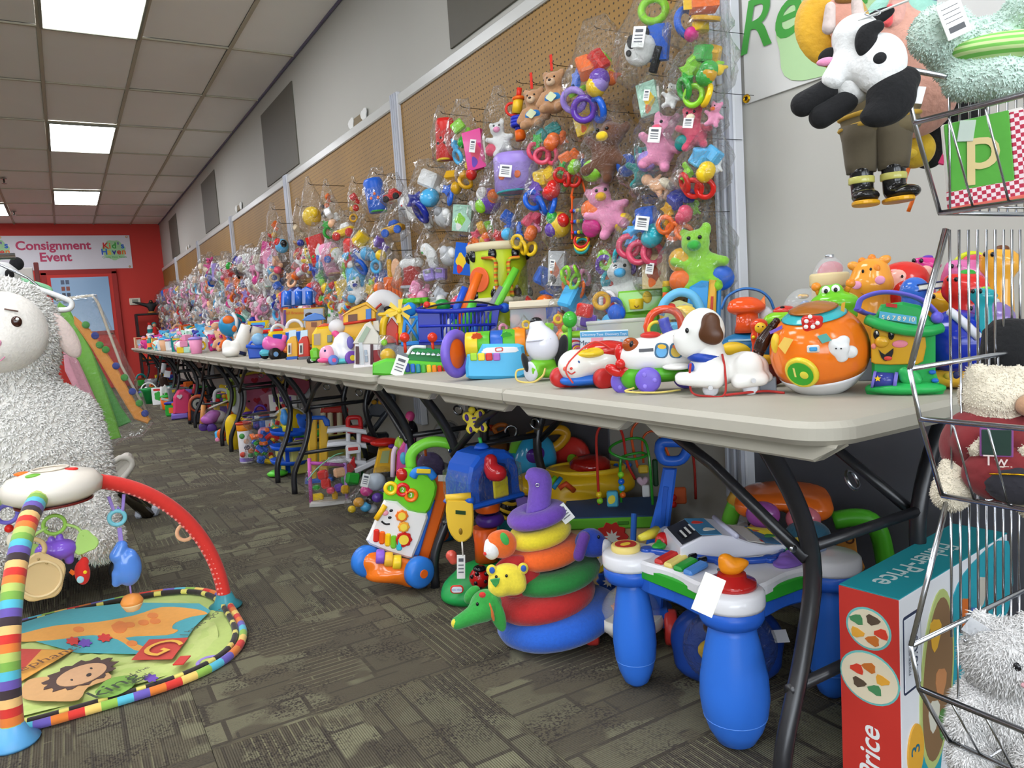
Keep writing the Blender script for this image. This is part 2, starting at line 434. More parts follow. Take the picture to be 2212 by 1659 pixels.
# ================================================================ the room
def struct(name, me, m, loc=(0, 0, 0), rot=(0, 0, 0)):
 return obj(name, me, m, None, loc, rot, kind='structure')
# ---- carpet
def carpet_fn(n, l, tc):
 oi = n.new('ShaderNodeObjectInfo'); mu = n.new('ShaderNodeMath'); mu.operation = 'MULTIPLY'; mu.inputs[1].default_value = 37.0
 l.new(oi.outputs['Random'], mu.inputs[0]); ad = n.new('ShaderNodeVectorMath'); ad.operation = 'ADD'
 cb = n.new('ShaderNodeCombineXYZ'); l.new(mu.outputs[0], cb.inputs[0]); l.new(mu.outputs[0], cb.inputs[1])
 l.new(tc.outputs['Object'], ad.inputs[0]); l.new(cb.outputs[0], ad.inputs[1]); v = ad.outputs[0]
 def bricks(w, h, off, mort, c1, c2, cm, sq=1.6):
  b = n.new('ShaderNodeTexBrick'); l.new(v, b.inputs['Vector']); b.inputs['Scale'].default_value = 1
  b.inputs['Brick Width'].default_value = w; b.inputs['Row Height'].default_value = h; b.offset = off; b.squash = sq; b.squash_frequency = 3
  b.inputs['Mortar Size'].default_value = mort; b.inputs['Mortar Smooth'].default_value = 0.1
  for k, c in (('Color1', c1), ('Color2', c2), ('Mortar', cm)): b.inputs[k].default_value = rgb(c)+(1,)
  return b
 base = bricks(.34, .07, .37, .0035, '#4d4638', '#615a46', '#423b30')
 light = bricks(.19, .105, .43, .006, '#77735a', '#4d4638', '#443d31', 2.2)
 fine = bricks(.5, .021, .31, .0022, '#484134', '#544c3c', '#706b52', .6)
 def mask(scale, lo, hi):
  t = n.new('ShaderNodeTexNoise'); t.inputs['Scale'].default_value = scale; l.new(v, t.inputs['Vector'])
  mr = n.new('ShaderNodeMapRange'); mr.inputs['From Min'].default_value = lo; mr.inputs['From Max'].default_value = hi; l.new(t.outputs[0], mr.inputs['Value']); return mr.outputs[0]
 def mix(f, a, b):
  m = n.new('ShaderNodeMix'); m.data_type = 'RGBA'
  l.new(f, m.inputs[0]) if not isinstance(f, float) else setattr(m.inputs[0], 'default_value', f)
  l.new(a, m.inputs[6]); l.new(b, m.inputs[7]) if not isinstance(b, tuple) else setattr(m.inputs[7], 'default_value', b)
  return m.outputs[2]
 c = mix(mask(4.5, .47, .5), base.outputs[0], light.outputs[0]); c = mix(mask(3.1, .53, .56), c, fine.outputs[0])
 # twisted loop pile: dark flecks
 t = n.new('ShaderNodeTexNoise'); t.inputs['Scale'].default_value = 150; t.inputs['Detail'].default_value = 2; l.new(v, t.inputs['Vector'])
 mr = n.new('ShaderNodeMapRange'); mr.inputs['From Min'].default_value = .5; mr.inputs['From Max'].default_value = .58; l.new(t.outputs[0], mr.inputs['Value'])
 k = n.new('ShaderNodeMath'); k.operation = 'MULTIPLY'; l.new(mr.outputs[0], k.inputs[0]); l.new(mask(7, .44, .6), k.inputs[1])
 c = mix(k.outputs[0], c, rgb('#332b24')+(1,))
 w = n.new('ShaderNodeTexWave'); w.inputs['Scale'].default_value = 60; w.bands_direction = 'Y'; l.new(v, w.inputs['Vector'])
 h = n.new('ShaderNodeMath'); h.operation = 'ADD'; l.new(w.outputs['Fac'], h.inputs[0]); l.new(t.outputs[0], h.inputs[1])
 return c, h.outputs[0]
CARPET = custom('carpet_loop_pile', carpet_fn, .95, .003)
fl = struct('floor', box(XW-XL+.3, YF-YB+.4, .1, .001), mat('#4a4438', 'matte'), ((XW+XL)/2, (YF+YB)/2, -.112))
TS = .61
tile = box(TS-.001, TS-.001, .012, .0015)
for i in range(-5, 4):
 for j in range(-2, 27):
  x, y = -.12+TS*i, .2+TS*j
  if x+TS/2 > XW+.3: continue
  obj('carpet_tile', tile, CARPET, fl, (x-(XW+XL)/2, y-(YF+YB)/2, .1), (0, 0, 90*((i+j) % 2)))
# ---- ceiling
ce = struct('ceiling', box(XW-XL+.3, YF-YB+.4, .1, .001), mat('#8d887c', 'matte'), ((XW+XL)/2, (YF+YB)/2, ZC+.02))
CT = mat('#f0eee8', 'paint')
gx, gy, gw, gl = .0757, 5.957, .607, 1.245
oc = np.array([(XW+XL)/2, (YF+YB)/2, ZC+.02])
ct = box(gw-.024, gl-.024, .016, .003)
LIGHTS = []
for i in range(-9, 3):
 for j in range(-8, 8):
  x0, y0 = gx+gw*i, gy+gl*j
  w, h = min(gw, XW-x0), min(gl, YF-y0)
  if h < .1 or y0 < YB-.2 or x0 < XL: continue
  if (i in (0, -4, -8) and (j+1) % 3 == 0) or (i in (-2, -6) and j % 3 == 0): LIGHTS.append((x0+gw/2, y0+gl/2)); continue
  sag = random.uniform(-.003, .004)
  obj('ceiling_tile', ct, CT, ce, (x0+w/2-oc[0], y0+h/2-oc[1], -.022+sag), (random.uniform(-.25, .25), 0, 0), (w/gw, h/gl, 1))
GB = mat('#b3ab96', 'matte')
for i in range(-9, 4):
 if gx+gw*i < XW: obj('grid_bar', box(.026, YF-YB, .012, .002), GB, ce, (gx+gw*i-oc[0], 0, -.034))
for j in range(-8, 9):
 if gy+gl*j < YF: obj('grid_bar', box(XW-XL, .022, .012, .002), GB, ce, (0, gy+gl*j-oc[1], -.0335))
obj('wall_angle', box(.02, YF-YB, .014, .003), mat('#6a667c', 'matte'), ce, (XW-.012-oc[0], 0, -.036))
LG = 'recessed fluorescent lights in the ceiling grid'
for x, y in LIGHTS:
 t = Thing('ceiling_light', 'glowing white recessed fluorescent light panel set in the ceiling grid', 'light', (x, y, ZC-.028), group=LG)
 t.add('diffuser', box(gw-.05, gl-.05, .01, .002), mat('#f6f9ff', 'glow'), (0, 0, .006))
 for sx in (-1, 1): t.add('frame', box(.02, gl-.02, .02, .003), mat('#8a8b7c', 'matte'), (sx*(gw/2-.015), 0, 0))
 for sy in (-1, 1): t.add('frame', box(gw-.02, .02, .02, .003), mat('#8a8b7c', 'matte'), (0, sy*(gl/2-.015), 0))
for px, py in ((8, 388), (30, 458)):
 p = PZ(px, py, ZC-.03)
 t = Thing('sprinkler_head', 'small dark pendent sprinkler head under the ceiling tiles', 'sprinkler', tuple(p-np.array([0, 0, .055])), group='sprinkler heads')
 t.add('escutcheon', cyl(.035, .008), mat('#77705c', 'metal'), (0, 0, .06)); t.add('pipe', cyl(.01, .05), mat('#3b3630', 'metal'), (0, 0, .015))
 t.add('deflector', extr(star(.03, 8, .6), .004), mat('#3b3630', 'metal'), (0, 0, .004), (90, 0, 0))
# ---- wall with the pegboard (plane x = XW)
WALLM = mat('#b9b7af', 'paint')
wr = struct('wall_right', box(.15, YF-YB+.3, ZC+.1, .001), WALLM, (XW+.075, (YF+YB)/2, -.05))
def onwall(name, me, m, x, y, z, rot=(0, 0, 0), sc=1, parent=None):
 return obj(name, me, m, parent or wr, (x-XW-.075, y-(YF+YB)/2, z+.05), rot, sc)
def peg_fn(n, l, tc):
 geo = n.new('ShaderNodeNewGeometry'); sx = n.new('ShaderNodeSeparateXYZ'); l.new(geo.outputs['Position'], sx.inputs[0]); d = []
 for ax in (1, 2):
  m = n.new('ShaderNodeMath'); m.operation = 'MULTIPLY'; m.inputs[1].default_value = 1/.0254; l.new(sx.outputs[ax], m.inputs[0])
  f = n.new('ShaderNodeMath'); f.operation = 'FRACT'; l.new(m.outputs[0], f.inputs[0])
  s = n.new('ShaderNodeMath'); s.operation = 'SUBTRACT'; s.inputs[1].default_value = .5; l.new(f.outputs[0], s.inputs[0])
  q = n.new('ShaderNodeMath'); q.operation = 'POWER'; q.inputs[1].default_value = 2; a = n.new('ShaderNodeMath'); a.operation = 'ABSOLUTE'; l.new(s.outputs[0], a.inputs[0]); l.new(a.outputs[0], q.inputs[0]); d.append(q)
 s = n.new('ShaderNodeMath'); s.operation = 'ADD'; l.new(d[0].outputs[0], s.inputs[0]); l.new(d[1].outputs[0], s.inputs[1])
 r = ramp(n, None, [(0, '#3a2a18'), (.018, '#3a2a18'), (.03, '#a27a38')]); l.new(s.outputs[0], r.inputs[0])
 t = n.new('ShaderNodeTexNoise'); t.inputs['Scale'].default_value = 3; l.new(geo.outputs['Position'], t.inputs['Vector'])
 m = n.new('ShaderNodeMix'); m.data_type = 'RGBA'; m.blend_type = 'MULTIPLY'; m.inputs[0].default_value = .35; l.new(r.outputs[0], m.inputs[6]); l.new(t.outputs[0], m.inputs[7])
 return m.outputs[2]
PEG = custom('pegboard_brown', peg_fn, .55)
PY0, PW_ = 1.60, 2.42
POSTS = [PY0+PW_*k for k in range(6)]
AL = mat('#d4d5da', 'plastic')
for k in range(6):
 y0 = POSTS[k]; y1 = POSTS[k+1] if k < 5 else YF
 onwall('pegboard', box(.012, y1-y0, 1.35, .002), PEG, XW-.018, (y0+y1)/2, .78)
 onwall('top_rail', box(.035, y1-y0, .06, .006), mat('#c9c9c4', 'plastic'), XW-.02, (y0+y1)/2, 2.122)
for y in POSTS:
 p = onwall('standard_post', box(.04, .085, 1.895, .004), AL, XW-.026, y, .3)
 for d in (-.028, 0, .028): obj('flute', box(.014, .016, 1.885, .004), mat('#b9bcc6', 'plastic'), p, (-.024, d, .005))
# dark rectangular panels let into the upper wall
DARK = mat('#5d594e', 'matte')
for y0, y1 in ((2.35, 3.36), (6.12, 7.2), (9.72, 10.72), (13.35, 14.3)):
 onwall('recessed_panel', box(.012, y1-y0, .65, .002), DARK, XW-.004, (y0+y1)/2, 2.225)
for px, py in ((775, 262), (517, 450), (407, 537)):
 p = PX(px, py, XW-.006); q = onwall('conduit_plate', box(.012, .22, .055, .003), mat('#7b6a49', 'paper'), XW-.006, p[1], p[2]-.02)
 for s in (-1, 1): obj('patch', extr(ngon(.05, 12, .04, .3, .2, 3), .006), mat('#e6e6e2', 'matte'), q, (-.008, s*.12, .03), (0, 0, 90))
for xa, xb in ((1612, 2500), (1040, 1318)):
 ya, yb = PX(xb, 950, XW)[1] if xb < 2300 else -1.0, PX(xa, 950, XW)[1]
 onwall('lower_wall_dark', box(.008, yb-ya, .7, .001), mat('#5a5b62', 'matte'), XW-.005, (ya+yb)/2, .02)  # dark grey sheets laid over the lower wall
for y, z in ((3.95-.42, .42), (2.78, .38)):
 q = onwall('socket_plate', box(.008, .075, .12, .003), mat('#e0e0dc'), XW-.005, y, z)
 for d in (.028, .07): obj('socket', box(.006, .03, .03, .004), mat('#8b95a8'), q, (-.004, 0, d))
obj('baseboard_right', box(.012, YF-YB, .1, .003), mat('#55565c', 'matte'), None, (XW-.007, (YF+YB)/2, 0), kind='structure')
# ---- far red wall
RED = mat('#d23a30', 'paint')
wf = struct('wall_far', box(XW-XL+.3, .15, ZC+.1, .001), RED, ((XW+XL)/2, YF+.075, -.05))
struct('wall_left', box(.15, YF-YB+.3, ZC+.1, .001), WALLM, (XL-.075, (YF+YB)/2, -.05))
# ---- back wall with the storefront windows
bw = mat('#b5b2aa', 'paint')
wb = struct('wall_back', box(XW-XL+.3, .15, .4, .001), bw, ((XW+XL)/2, YB-.075, -.05))
obj('header', box(XW-XL+.3, .15, .4, .001), bw, wb, (0, 0, ZC-.35));
for x in (XL+.5, XW-.45): obj('pier', box(1.3, .15, ZC, .001), bw, wb, (x-(XW+XL)/2, 0, 0))
for i in range(4):
 xa = -5.75+1.93*i
 w = struct('window_%d' % (i+1), box(1.84, .012, 2.3, .002), mat('#dfeaf2', 'clear'), (xa+.95, YB-.075, .36))
 for s in (-1, 1): obj('window_frame', box(.05, .06, 2.3, .004), mat('#77797c', 'metal'), w, (s*.94, 0, 0))
 for z in (0, 2.26): obj('window_frame', box(1.9, .06, .05, .004), mat('#77797c', 'metal'), w, (0, 0, z))
# ---- banner on the red wall
a, b, c = PY(-330, 506, YF-.02), PY(279, 507, YF-.02), PY(285, 579, YF-.02)
bz0, bz1, bx0, bx1 = c[2], b[2]-.01, a[0], b[0]
t = Thing('banner', 'long white vinyl banner reading Consignment Event on the red wall', 'banner', ((bx0+bx1)/2, YF-.012, bz0))
BW, BH = bx1-bx0, bz1-bz0
t.add('vinyl_sheet', box(BW, .006, BH, .001), mat('#e4e2ea', 'paper'))
for sx in (-1, 0, 1):
 for z in (.03, BH-.03): t.add('grommet', torus(.014, .005), mat('gold', 'metal'), (sx*(BW/2-.05), -.006, z), (90, 0, 0))
def bl(px, py): q = PY(px, py, YF-.02); return q[0]-(bx0+bx1)/2, q[2]-bz0
x, z = bl(116, 531); t.text('lettering', 'Consignment', .215, '#c9406a', (x, -.006, z), bold=.006)
x, z = bl(120, 556); t.text('lettering', 'Event', .22, '#c9406a', (x, -.006, z), bold=.006)
for px in (246, -8):
 x, z = bl(px, 540)
 t.add('logo_ground', extr(ngon(.19, 30, .18, .2, .06, 7), .004), mat('#a9d8a2', 'matte'), (x, -.005, z))
 for i, ch in enumerate("Kid's"): t.text('logo_letter', ch, .15, ('red', 'orange', 'green', 'purple', 'blue')[i], (x-.13+.07*i, -.008, z+.075), bold=.004)
 for i, ch in enumerate('Haven'): t.text('logo_letter', ch, .145, ('blue', 'yellow', 'navy', 'red', 'orange')[i], (x-.16+.08*i, -.008, z-.035), bold=.004)
 t.text('logo_letter', "Quality Kids' Resale", .05, 'green', (x, -.008, z-.13))
# ---- door in the red wall; office light painted as pale blue on the pane
da, db = PY(109, 601, YF-.02), PY(234, 601, YF-.02)
dx0, dx1, dzt = da[0], db[0], da[2]
d = struct('door_1', box(dx1-dx0+.12, .05, dzt+.06, .004), RED, ((dx0+dx1)/2, YF-.022, 0))
obj('door_glass', box(dx1-dx0, .01, 1.02, .002), custom('painted_office_light', lambda n, l, tc: ramp(n, None, [(0, '#8fb4d8'), (1, '#8fb4d8')]).outputs[0], .15), d, (0, -.03, dzt-1.02))
obj('inner_frame', box(dx1-dx0, .01, .07, .002), mat('#a32d28', 'paint'), d, (0, -.031, dzt-1.06))
obj('door_handle', tube(((0, 0, 0), (0, -.05, 0), (-.1, -.05, 0)), .012), mat('silver', 'metal'), d, (.42, -.025, 1.0))
for k in range(2):
 for j in range(5):
  obj('posted_note', box(.055, .003, .075, .001), mat(('#5d6b86', '#9a5a50', '#4b5566', '#77859c', '#5d6b86')[j], 'paper'), d, (-.28+.075*k, -.037, dzt-.12-.115*j))
for s in (-1, 1): obj('door_casing', box(.09, .03, dzt+.1, .006), mat('#a82e29', 'paint'), d, (s*((dx1-dx0)/2+.1), -.012, 0))
obj('door_casing', box(dx1-dx0+.29, .03, .09, .006), mat('#a82e29', 'paint'), d, (0, -.012, dzt+.05))
p = PY(292, 653, YF-.03)
t = Thing('thermostat', 'small white wall thermostat on the red wall beside the door', 'thermostat', (p[0], YF-.002, p[2]-.05))
t.add('case', box(.19, .035, .13, .01), mat('#e5dccb'), (0, -.018, 0)); t.add('display', box(.1, .008, .07, .003), mat('#8f9488', 'glossy'), (0, -.038, .035))
# ---- resale banner on the plain end of the pegboard wall
q0, q1 = PX(1592, 232, XW-.006), PX(1850, 150, XW-.006)
t = Thing('banner', 'white vinyl banner with green script reading Resale beside the pegboard', 'banner', (XW-.004, .95, q0[2]), rz=R_(-90))
def rb(px, py): q = PX(px, py, XW-.01); return -(q[1]-.95), q[2]-q0[2]
t.add('vinyl_sheet', box(1.2, .005, 1.0, .001), mat('#d9d8d4', 'paper'))
x, z = rb(1722, 30); t.text('lettering', 'Resale', .2, '#3f9c3a', (x+.05, -.006, z+.015), shear=.25, bold=.002)
x, z = rb(1790, 40); t.add('green_blob', extr(ngon(.2, 36, .13, .1, .07, 5), .002), mat('#b4d7a0', 'matte'), (x+.03, -.004, z-.02))
for px, py in ((1612, 213),):
 x, z = rb(px, py); t.add('grommet', torus(.009, .004), mat('gold', 'metal'), (x, -.005, z), (90, 0, 0)); t.add('grommet_hole', cyl(.007, .002, b=0), mat('black', 'matte'), (x, -.003, z), (90, 0, 0))
# ---- folding tables
TOP = mat('#b4afa1', 'matte'); LEGM = mat('#232327', 'black_metal')
TL, TX0, TWD = 1.83, .905, .76
def folding_table(k):
 y0 = .66+TL*k; yc = y0+TL/2; xc = TX0+TWD/2
 where = ['whose free end stands by the basket rack', 'second along from the basket rack', 'third along from the basket rack', 'fourth along from the basket rack', 'fifth along from the basket rack', 'sixth along from the basket rack', 'whose end stands nearest the red wall'.replace('nearest', 'next to')][k]
 t = Thing('folding_table', 'grey plastic folding table with black wishbone legs, '+where, 'table', (xc, yc, 0), group='folding tables lined up along the pegboard wall')
 hl = TL/4-.002; a_ = [R_(90*i/10) for i in range(11)]; rc = .075
 leaf = [(-TWD/2, hl), (TWD/2, hl)]+[(TWD/2-rc+rc*math.cos(q), -hl+rc-rc*math.sin(q)) for q in a_]+[(-TWD/2+rc-rc*math.sin(q), -hl+rc-rc*math.cos(q)) for q in a_]
 for s in (-1, 1):                      # two hinged leaves
  t.add('table_leaf', extr(tuple((x, z*s) for x, z in leaf), .036, .009), TOP, (0, s*(TL/4), TZ-.018), (90, 0, 0))
  for sx in (-1, 1):                 # moulded skirt under the edge, notched
   sk = extr(((-.21, 0), (.21, 0), (.17, -.03), (-.17, -.03)), .03, .004)
   for dy in (-.235, .225): t.add('skirt', sk, TOP, (sx*(TWD/2-.045), s*TL/4+dy, TZ-.034), (0, 0, 90))
 for s in (-1, 1):                      # wishbone leg frames
  ye = s*(TL/2-.2)
  for sx in (-1, 1):
   t.add('leg', tube(((sx*.29, ye, TZ-.05), (sx*.2, ye, .55), (sx*.165, ye, .42), (sx*.2, ye, .27), (sx*.27, ye+s*.01, .12), (sx*.28, ye+s*.01, 0)), .0165, 8, 4), LEGM)
  t.add('cross_bar', tube(((-.18, ye, .47), (.18, ye, .47)), .011), LEGM)
  t.add('cross_bar', tube(((-.24, ye, .22), (.24, ye, .22)), .011), LEGM)
  t.add('top_bar', tube(((-.29, ye, TZ-.055), (.29, ye, TZ-.055)), .013), LEGM)
  for sx in (-1, 1): t.add('brace', tube(((sx*.18, ye, .45), (sx*.18, ye-s*.22, .59), (sx*.17, ye-s*.46, TZ-.045)), .012), LEGM)
  t.add('lock_ring', torus(.02, .004), mat('silver', 'metal'), (.1, ye-s*.1, .53), (60, 20, 0))
  t.add('bolt', cyl(.007, .006), mat('silver', 'metal'), (-.2, ye-s*.016, .47), (90, 0, 0))
 return t
for k in range(7): folding_table(k)
# ================================================================ helpers for printed and striped things
def multi(pieces):
 """one mesh from (mesh-free) coloured rings: pieces = list of (verts, faces, material)"""
 V, F, MI, ms = [], [], [], []
 for v, f, m in pieces:
  if m not in ms: ms.append(m)
  b = len(V); V += [tuple(map(float, p)) for p in v]; F += [[i+b for i in q] for q in f]; MI += [ms.index(m)]*len(f)
 me = bpy.data.meshes.new('shape'); me.from_pydata(V, [], F); me.polygons.foreach_set('material_index', MI)
 me.polygons.foreach_set('use_smooth', [True]*len(F)); me.update()
 for m in ms: me.materials.append(m)
 return me
def obj_raw(name, me, parent, loc=(0, 0, 0), rot=(0, 0, 0), sc=1):
 o = bpy.data.objects.new(name, me); o.location = loc; o.rotation_euler = [R_(a) for a in rot]
 o.scale = (sc,)*3 if isinstance(sc, (int, float)) else sc; o.parent = parent; COL.objects.link(o); return o
def striped_tube(pts, r, cols, per, seg=10, kind='cloth', closed=False):
 """tube whose colour changes every `per` steps along it"""
 P = np.array(pts, float); n = len(P)
 T = np.roll(P, -1, 0)-np.roll(P, 1, 0) if closed else np.gradient(P, axis=0); T /= np.linalg.norm(T, axis=1)[:, None]
 u = np.cross(T[0], [0, 0, 1.0]); u = u if np.linalg.norm(u) > .05 else np.array([0, 1.0, 0]); a = np.linspace(0, 2*math.pi, seg, endpoint=False); rings = []
 for i in range(n):
  u = u-T[i]*np.dot(u, T[i]); u /= np.linalg.norm(u); w = np.cross(T[i], u)
  rr = r[i] if isinstance(r, (list, np.ndarray)) else r
  rings.append(P[i]+np.outer(np.cos(a)*rr, u)+np.outer(np.sin(a)*rr, w))
 pieces = []
 for i in range(n if closed else n-1):
  v = np.concatenate([rings[i], rings[(i+1) % n]]); f = [[j, (j+1) % seg, seg+(j+1) % seg, seg+j] for j in range(seg)]
  pieces.append((v, f, mat(cols[(i//per) % len(cols)], kind)))
 me = multi(pieces); fixn(me); return me
def flat_poly(pts, base, th=.002):
 """thin printed patch: world outline (list of points on a plane) relative to base, thickness up"""
 P = [np.array(p)-base for p in pts]; n = len(P); v = P+[p+np.array([0, 0, th]) for p in P]
 f = [list(range(n))[::-1], list(range(n, 2*n))]+[[i, (i+1) % n, n+(i+1) % n, n+i] for i in range(n)]
 me = mk(None, v, f, False); fixn(me); return me
def pz_ellipse(cx, cy, rx, ry, z, n=20, ang=0, wave=0, wn=0):
 out = []
 for i in range(n):
  t = 2*math.pi*i/n; k = 1+wave*math.cos(wn*t); x, y = rx*math.cos(t)*k, ry*math.sin(t)*k; a = R_(ang)
  out.append(PZ(cx+x*math.cos(a)-y*math.sin(a), cy+x*math.sin(a)+y*math.cos(a), z))
 return out
# ================================================================ the giant lamb
p = PZ(85, 1232, .142); U = mpp(p)
lamb = seen('plush_lamb', 'giant fluffy white plush lamb sitting on a black rolling base', 'plush toy', p)
body = blob((('e', (-5, 0, 245), (150, 120, 170)), ('e', (-25, 0, 120), (165, 130, 100)), ('c', (-20, 0, 330), (-15, 0, 420), 100, 84),
             ('e', (-15, -10, 512), (110, 100, 114)), ('c', (95, -60, 120), (112, -100, 66), 60, 46),
             ('c', (-110, -60, 100), (-100, -120, 60), 62, 48), ('c', (85, 0, 320), (105, -40, 200), 60, 50), ('c', (-140, 0, 330), (-170, -40, 210), 60, 50)), 60, 34)
lb = lamb.add('body', body, mat('#e6e2da', 'fur'))
lamb.add('fleece', fur_mesh(body, 42000, 11, 2.6, 3), mat('#efece6', 'fur'), kind='stuff')
lamb.add('face', blob((('e', (-8, -84, 515), (78, 52, 80)), ('e', (-28, -102, 485), (52, 44, 44))), 34, 24), mat('#e9e3da', 'plush'))
for x, y, z in ((16, -132, 532), (-62, -130, 534)):
 lamb.add('eye', ball(9.5, 6, 11), mat('#3a1d14', 'glossy'), (x, y, z)); lamb.add('eye_glint', ball(3, 2, 3), mat('white', 'glossy'), (x+2, y-6, z+5))
 lamb.add('brow', tube(((-12, 0, 6), (10, 0, 0)), 1.5), mat('#6b5148', 'cloth'), (x-5, y+2, z+20))
lamb.add('nose', extr(heart(17), 12, 3), mat('#f2a0c0', 'plush'), (-26, -146, 490), (0, 0, 8))
lamb.add('mouth', tube(((-14, 0, 0), (-5, -3, -8), (0, -3, 4), (6, -3, -8), (16, 0, 0)), 1.2, 6, 3), mat('#d98aa8', 'cloth'), (-26, -146, 466))
lamb.add('ear', blob((('e', (0, 0, 0), (22, 16, 55)),), 20), mat('#e8d2ca', 'plush'), (98, -40, 500), (10, -24, 0))
lamb.add('ear', blob((('e', (0, 0, 0), (22, 16, 55)),), 20), mat('#e8d2ca', 'plush'), (-128, -10, 520), (10, 24, 0))
# rolling base under it
p = PZ(150, 1262, 0)
rb_ = seen('rolling_rack_base', 'low black steel rack base on swivel casters under the white lamb', 'rack', p, unit=1.0)
rb_.add('deck', box(.5, .34, .03, .004), LEGM, (-.09, .05, .095))
for s in (-1, 1): rb_.add('rail', box(.52, .025, .05, .004), LEGM, (-.09, .05+s*.17, .085))
for x in (-.3, .155):
 for y in (-.08, .19):
  w = rb_.add('caster', cyl(.045, .03, b=.008), mat('#2f3133', 'matte'), (x+.015, y, .045), (90, 0, 20)); rb_.add('caster_fork', extr(((-.03, .1), (.035, .1), (.05, .03), (.02, .03)), .04, .003), mat('silver', 'metal'), (x, y-.015, 0), (0, 0, 20))
# ================================================================ play gym
MZ = .018
mc = np.array([-.045, 2.50, 0]); MR = .425
def mat_pt(t, r, z):
 sq = 1/(abs(math.cos(t))**3.2+abs(math.sin(t))**3.2)**(1/3.2)
 return mc+np.array([math.cos(t)*r*MR*sq, math.sin(t)*r*MR*.97*sq, z])
gym = Thing('baby_play_gym', 'round printed baby play mat with crossed toy arches and striped piping', 'play gym', tuple(mc))
rng = np.random.default_rng(5); rings = []
for k in range(13):
 r = k/12; rings.append(np.array([mat_pt(2*math.pi*i/48, max(r, .001)*.985, .004+(.010+.006*math.sin(5*r*7+3*math.cos(4*math.pi*i/24)))*(1-r**6))-mc for i in range(48)]))
o = gym.add('play_mat', ringmesh(rings, cap0=True, cap1=False), mat('#bcd071', 'cloth'))
ring = [mat_pt(2*math.pi*i/150, 1.0, .012)-mc for i in range(150)]
obj_raw('piping', striped_tube(ring, .012, ['#e07a2c', '#d8352b', '#f0c96a', '#8fb84a', '#56b8cf', '#6a5ab0'], 2, 8, closed=True), gym.o)
obj_raw('stitched_band', striped_tube([mat_pt(2*math.pi*i/120, .95, .0165)-mc for i in range(120)], .009, ['#2e2523', '#2e2523', '#2e2523', '#ded06a'], 1, 6, closed=True), gym.o)
MP = gym.add('printed_picture', ringmesh(rings[:12], cap0=True, cap1=False), mat('#c6d57c', 'cloth'), (0, 0, .004), sc=(.93, .93, 1))
def patch(name, pts, col, lvl=1, n=0):
 w = [PZ(x, y, .024+.0012*lvl) for x, y in pts]
 if n: w = list(_smooth(np.vstack([w, w[:1]]), n)[:-1])
 return obj(name, flat_poly(w, mc, .0012), mat(col, 'cloth'), MP, (0, 0, -.004), sc=(1/.93, 1/.93, 1))
patch('teal_ground', [(40, 1348), (140, 1318), (280, 1302), (430, 1304), (455, 1320), (420, 1355), (400, 1385), (300, 1413), (165, 1410), (40, 1375)], '#45a9b4', 1)
patch('giraffe_body', [(36, 1372), (120, 1352), (205, 1345), (290, 1330), (350, 1312), (420, 1316), (448, 1326), (415, 1332), (380, 1345), (372, 1358), (385, 1362), (360, 1372), (270, 1378), (330, 1406), (290, 1404), (255, 1382), (200, 1372), (120, 1382), (36, 1386)], '#efa541', 2, 3)
for x, y in ((330, 1330), (310, 1345), (280, 1350), (170, 1360), (285, 1390), (335, 1342)): obj('giraffe_spot', flat_poly(pz_ellipse(x, y, 12, 6, .0275), mc, .0012), mat('#e8842f', 'cloth'), MP, (0, 0, -.004), sc=(1/.93, 1/.93, 1))
patch('giraffe_snout', [(240, 1352), (258, 1342), (276, 1350), (268, 1366), (248, 1366)], '#e8812f', 3, 3)
patch('red_panel', [(36, 1402), (160, 1405), (36, 1470)], '#cf3d2c', 2); patch('orange_ribbon', [(90, 1404), (158, 1405), (36, 1478), (36, 1462)], '#e8a33a', 3)
patch('letter_card', [(322, 1382), (407, 1378), (372, 1424), (284, 1426)], '#cc3a26', 3)
lt = lambda s, px, py, size, col, rz, z=.031: lettering('mat_lettering', s, size, mat(col, 'cloth'), MP, tuple((PZ(px, py, z)-mc)*np.array([1/.93, 1/.93, 1])), (0, 0, rz))
lt('G', 346, 1402, .15, '#edb33c', -62); lt('king', 248, 1484, .085, '#2b3a1c', 26, .032); lt('of the', 296, 1455, .03, '#4a4a2a', 26); lt('jungle', 305, 1466, .03, '#4a4a2a', 26)
lt('I have spots', 440, 1345, .045, '#4a4a2a', 48); lt('elephant!', 92, 1430, .06, '#6b3a1c', 26, .033)
patch('word_bubble', pz_ellipse and [(205, 1495), (230, 1470), (270, 1460), (295, 1465), (285, 1485), (250, 1503), (215, 1507)], '#7fae3f', 2, 3)
patch('lion_body', [(42, 1500), (60, 1470), (110, 1462), (180, 1462), (225, 1452), (240, 1465), (190, 1485), (170, 1512), (115, 1515), (60, 1512)], '#d9a56a', 2, 3)
obj('lion_mane', flat_poly(pz_ellipse(172, 1457, 80, 25, .028, 44, -18, .12, 13), mc, .0012), mat('#4b2f26', 'cloth'), MP, (0, 0, -.004), sc=(1/.93, 1/.93, 1))
obj('lion_face', flat_poly(pz_ellipse(176, 1458, 57, 19, .0295, 26, -18), mc, .0012), mat('#d3a377', 'cloth'), MP, (0, 0, -.004), sc=(1/.93, 1/.93, 1))
for x, y in ((197, 1444), (155, 1469)): obj('lion_eye', flat_poly(pz_ellipse(x, y, 3, 1.6, .031), mc, .0012), mat('#2b1c16', 'cloth'), MP, (0, 0, -.004), sc=(1/.93, 1/.93, 1))
obj('lion_nose', flat_poly(pz_ellipse(192, 1458, 6, 3, .031, 12, -20), mc, .0012), mat('#2b1c16', 'cloth'), MP, (0, 0, -.004), sc=(1/.93, 1/.93, 1))
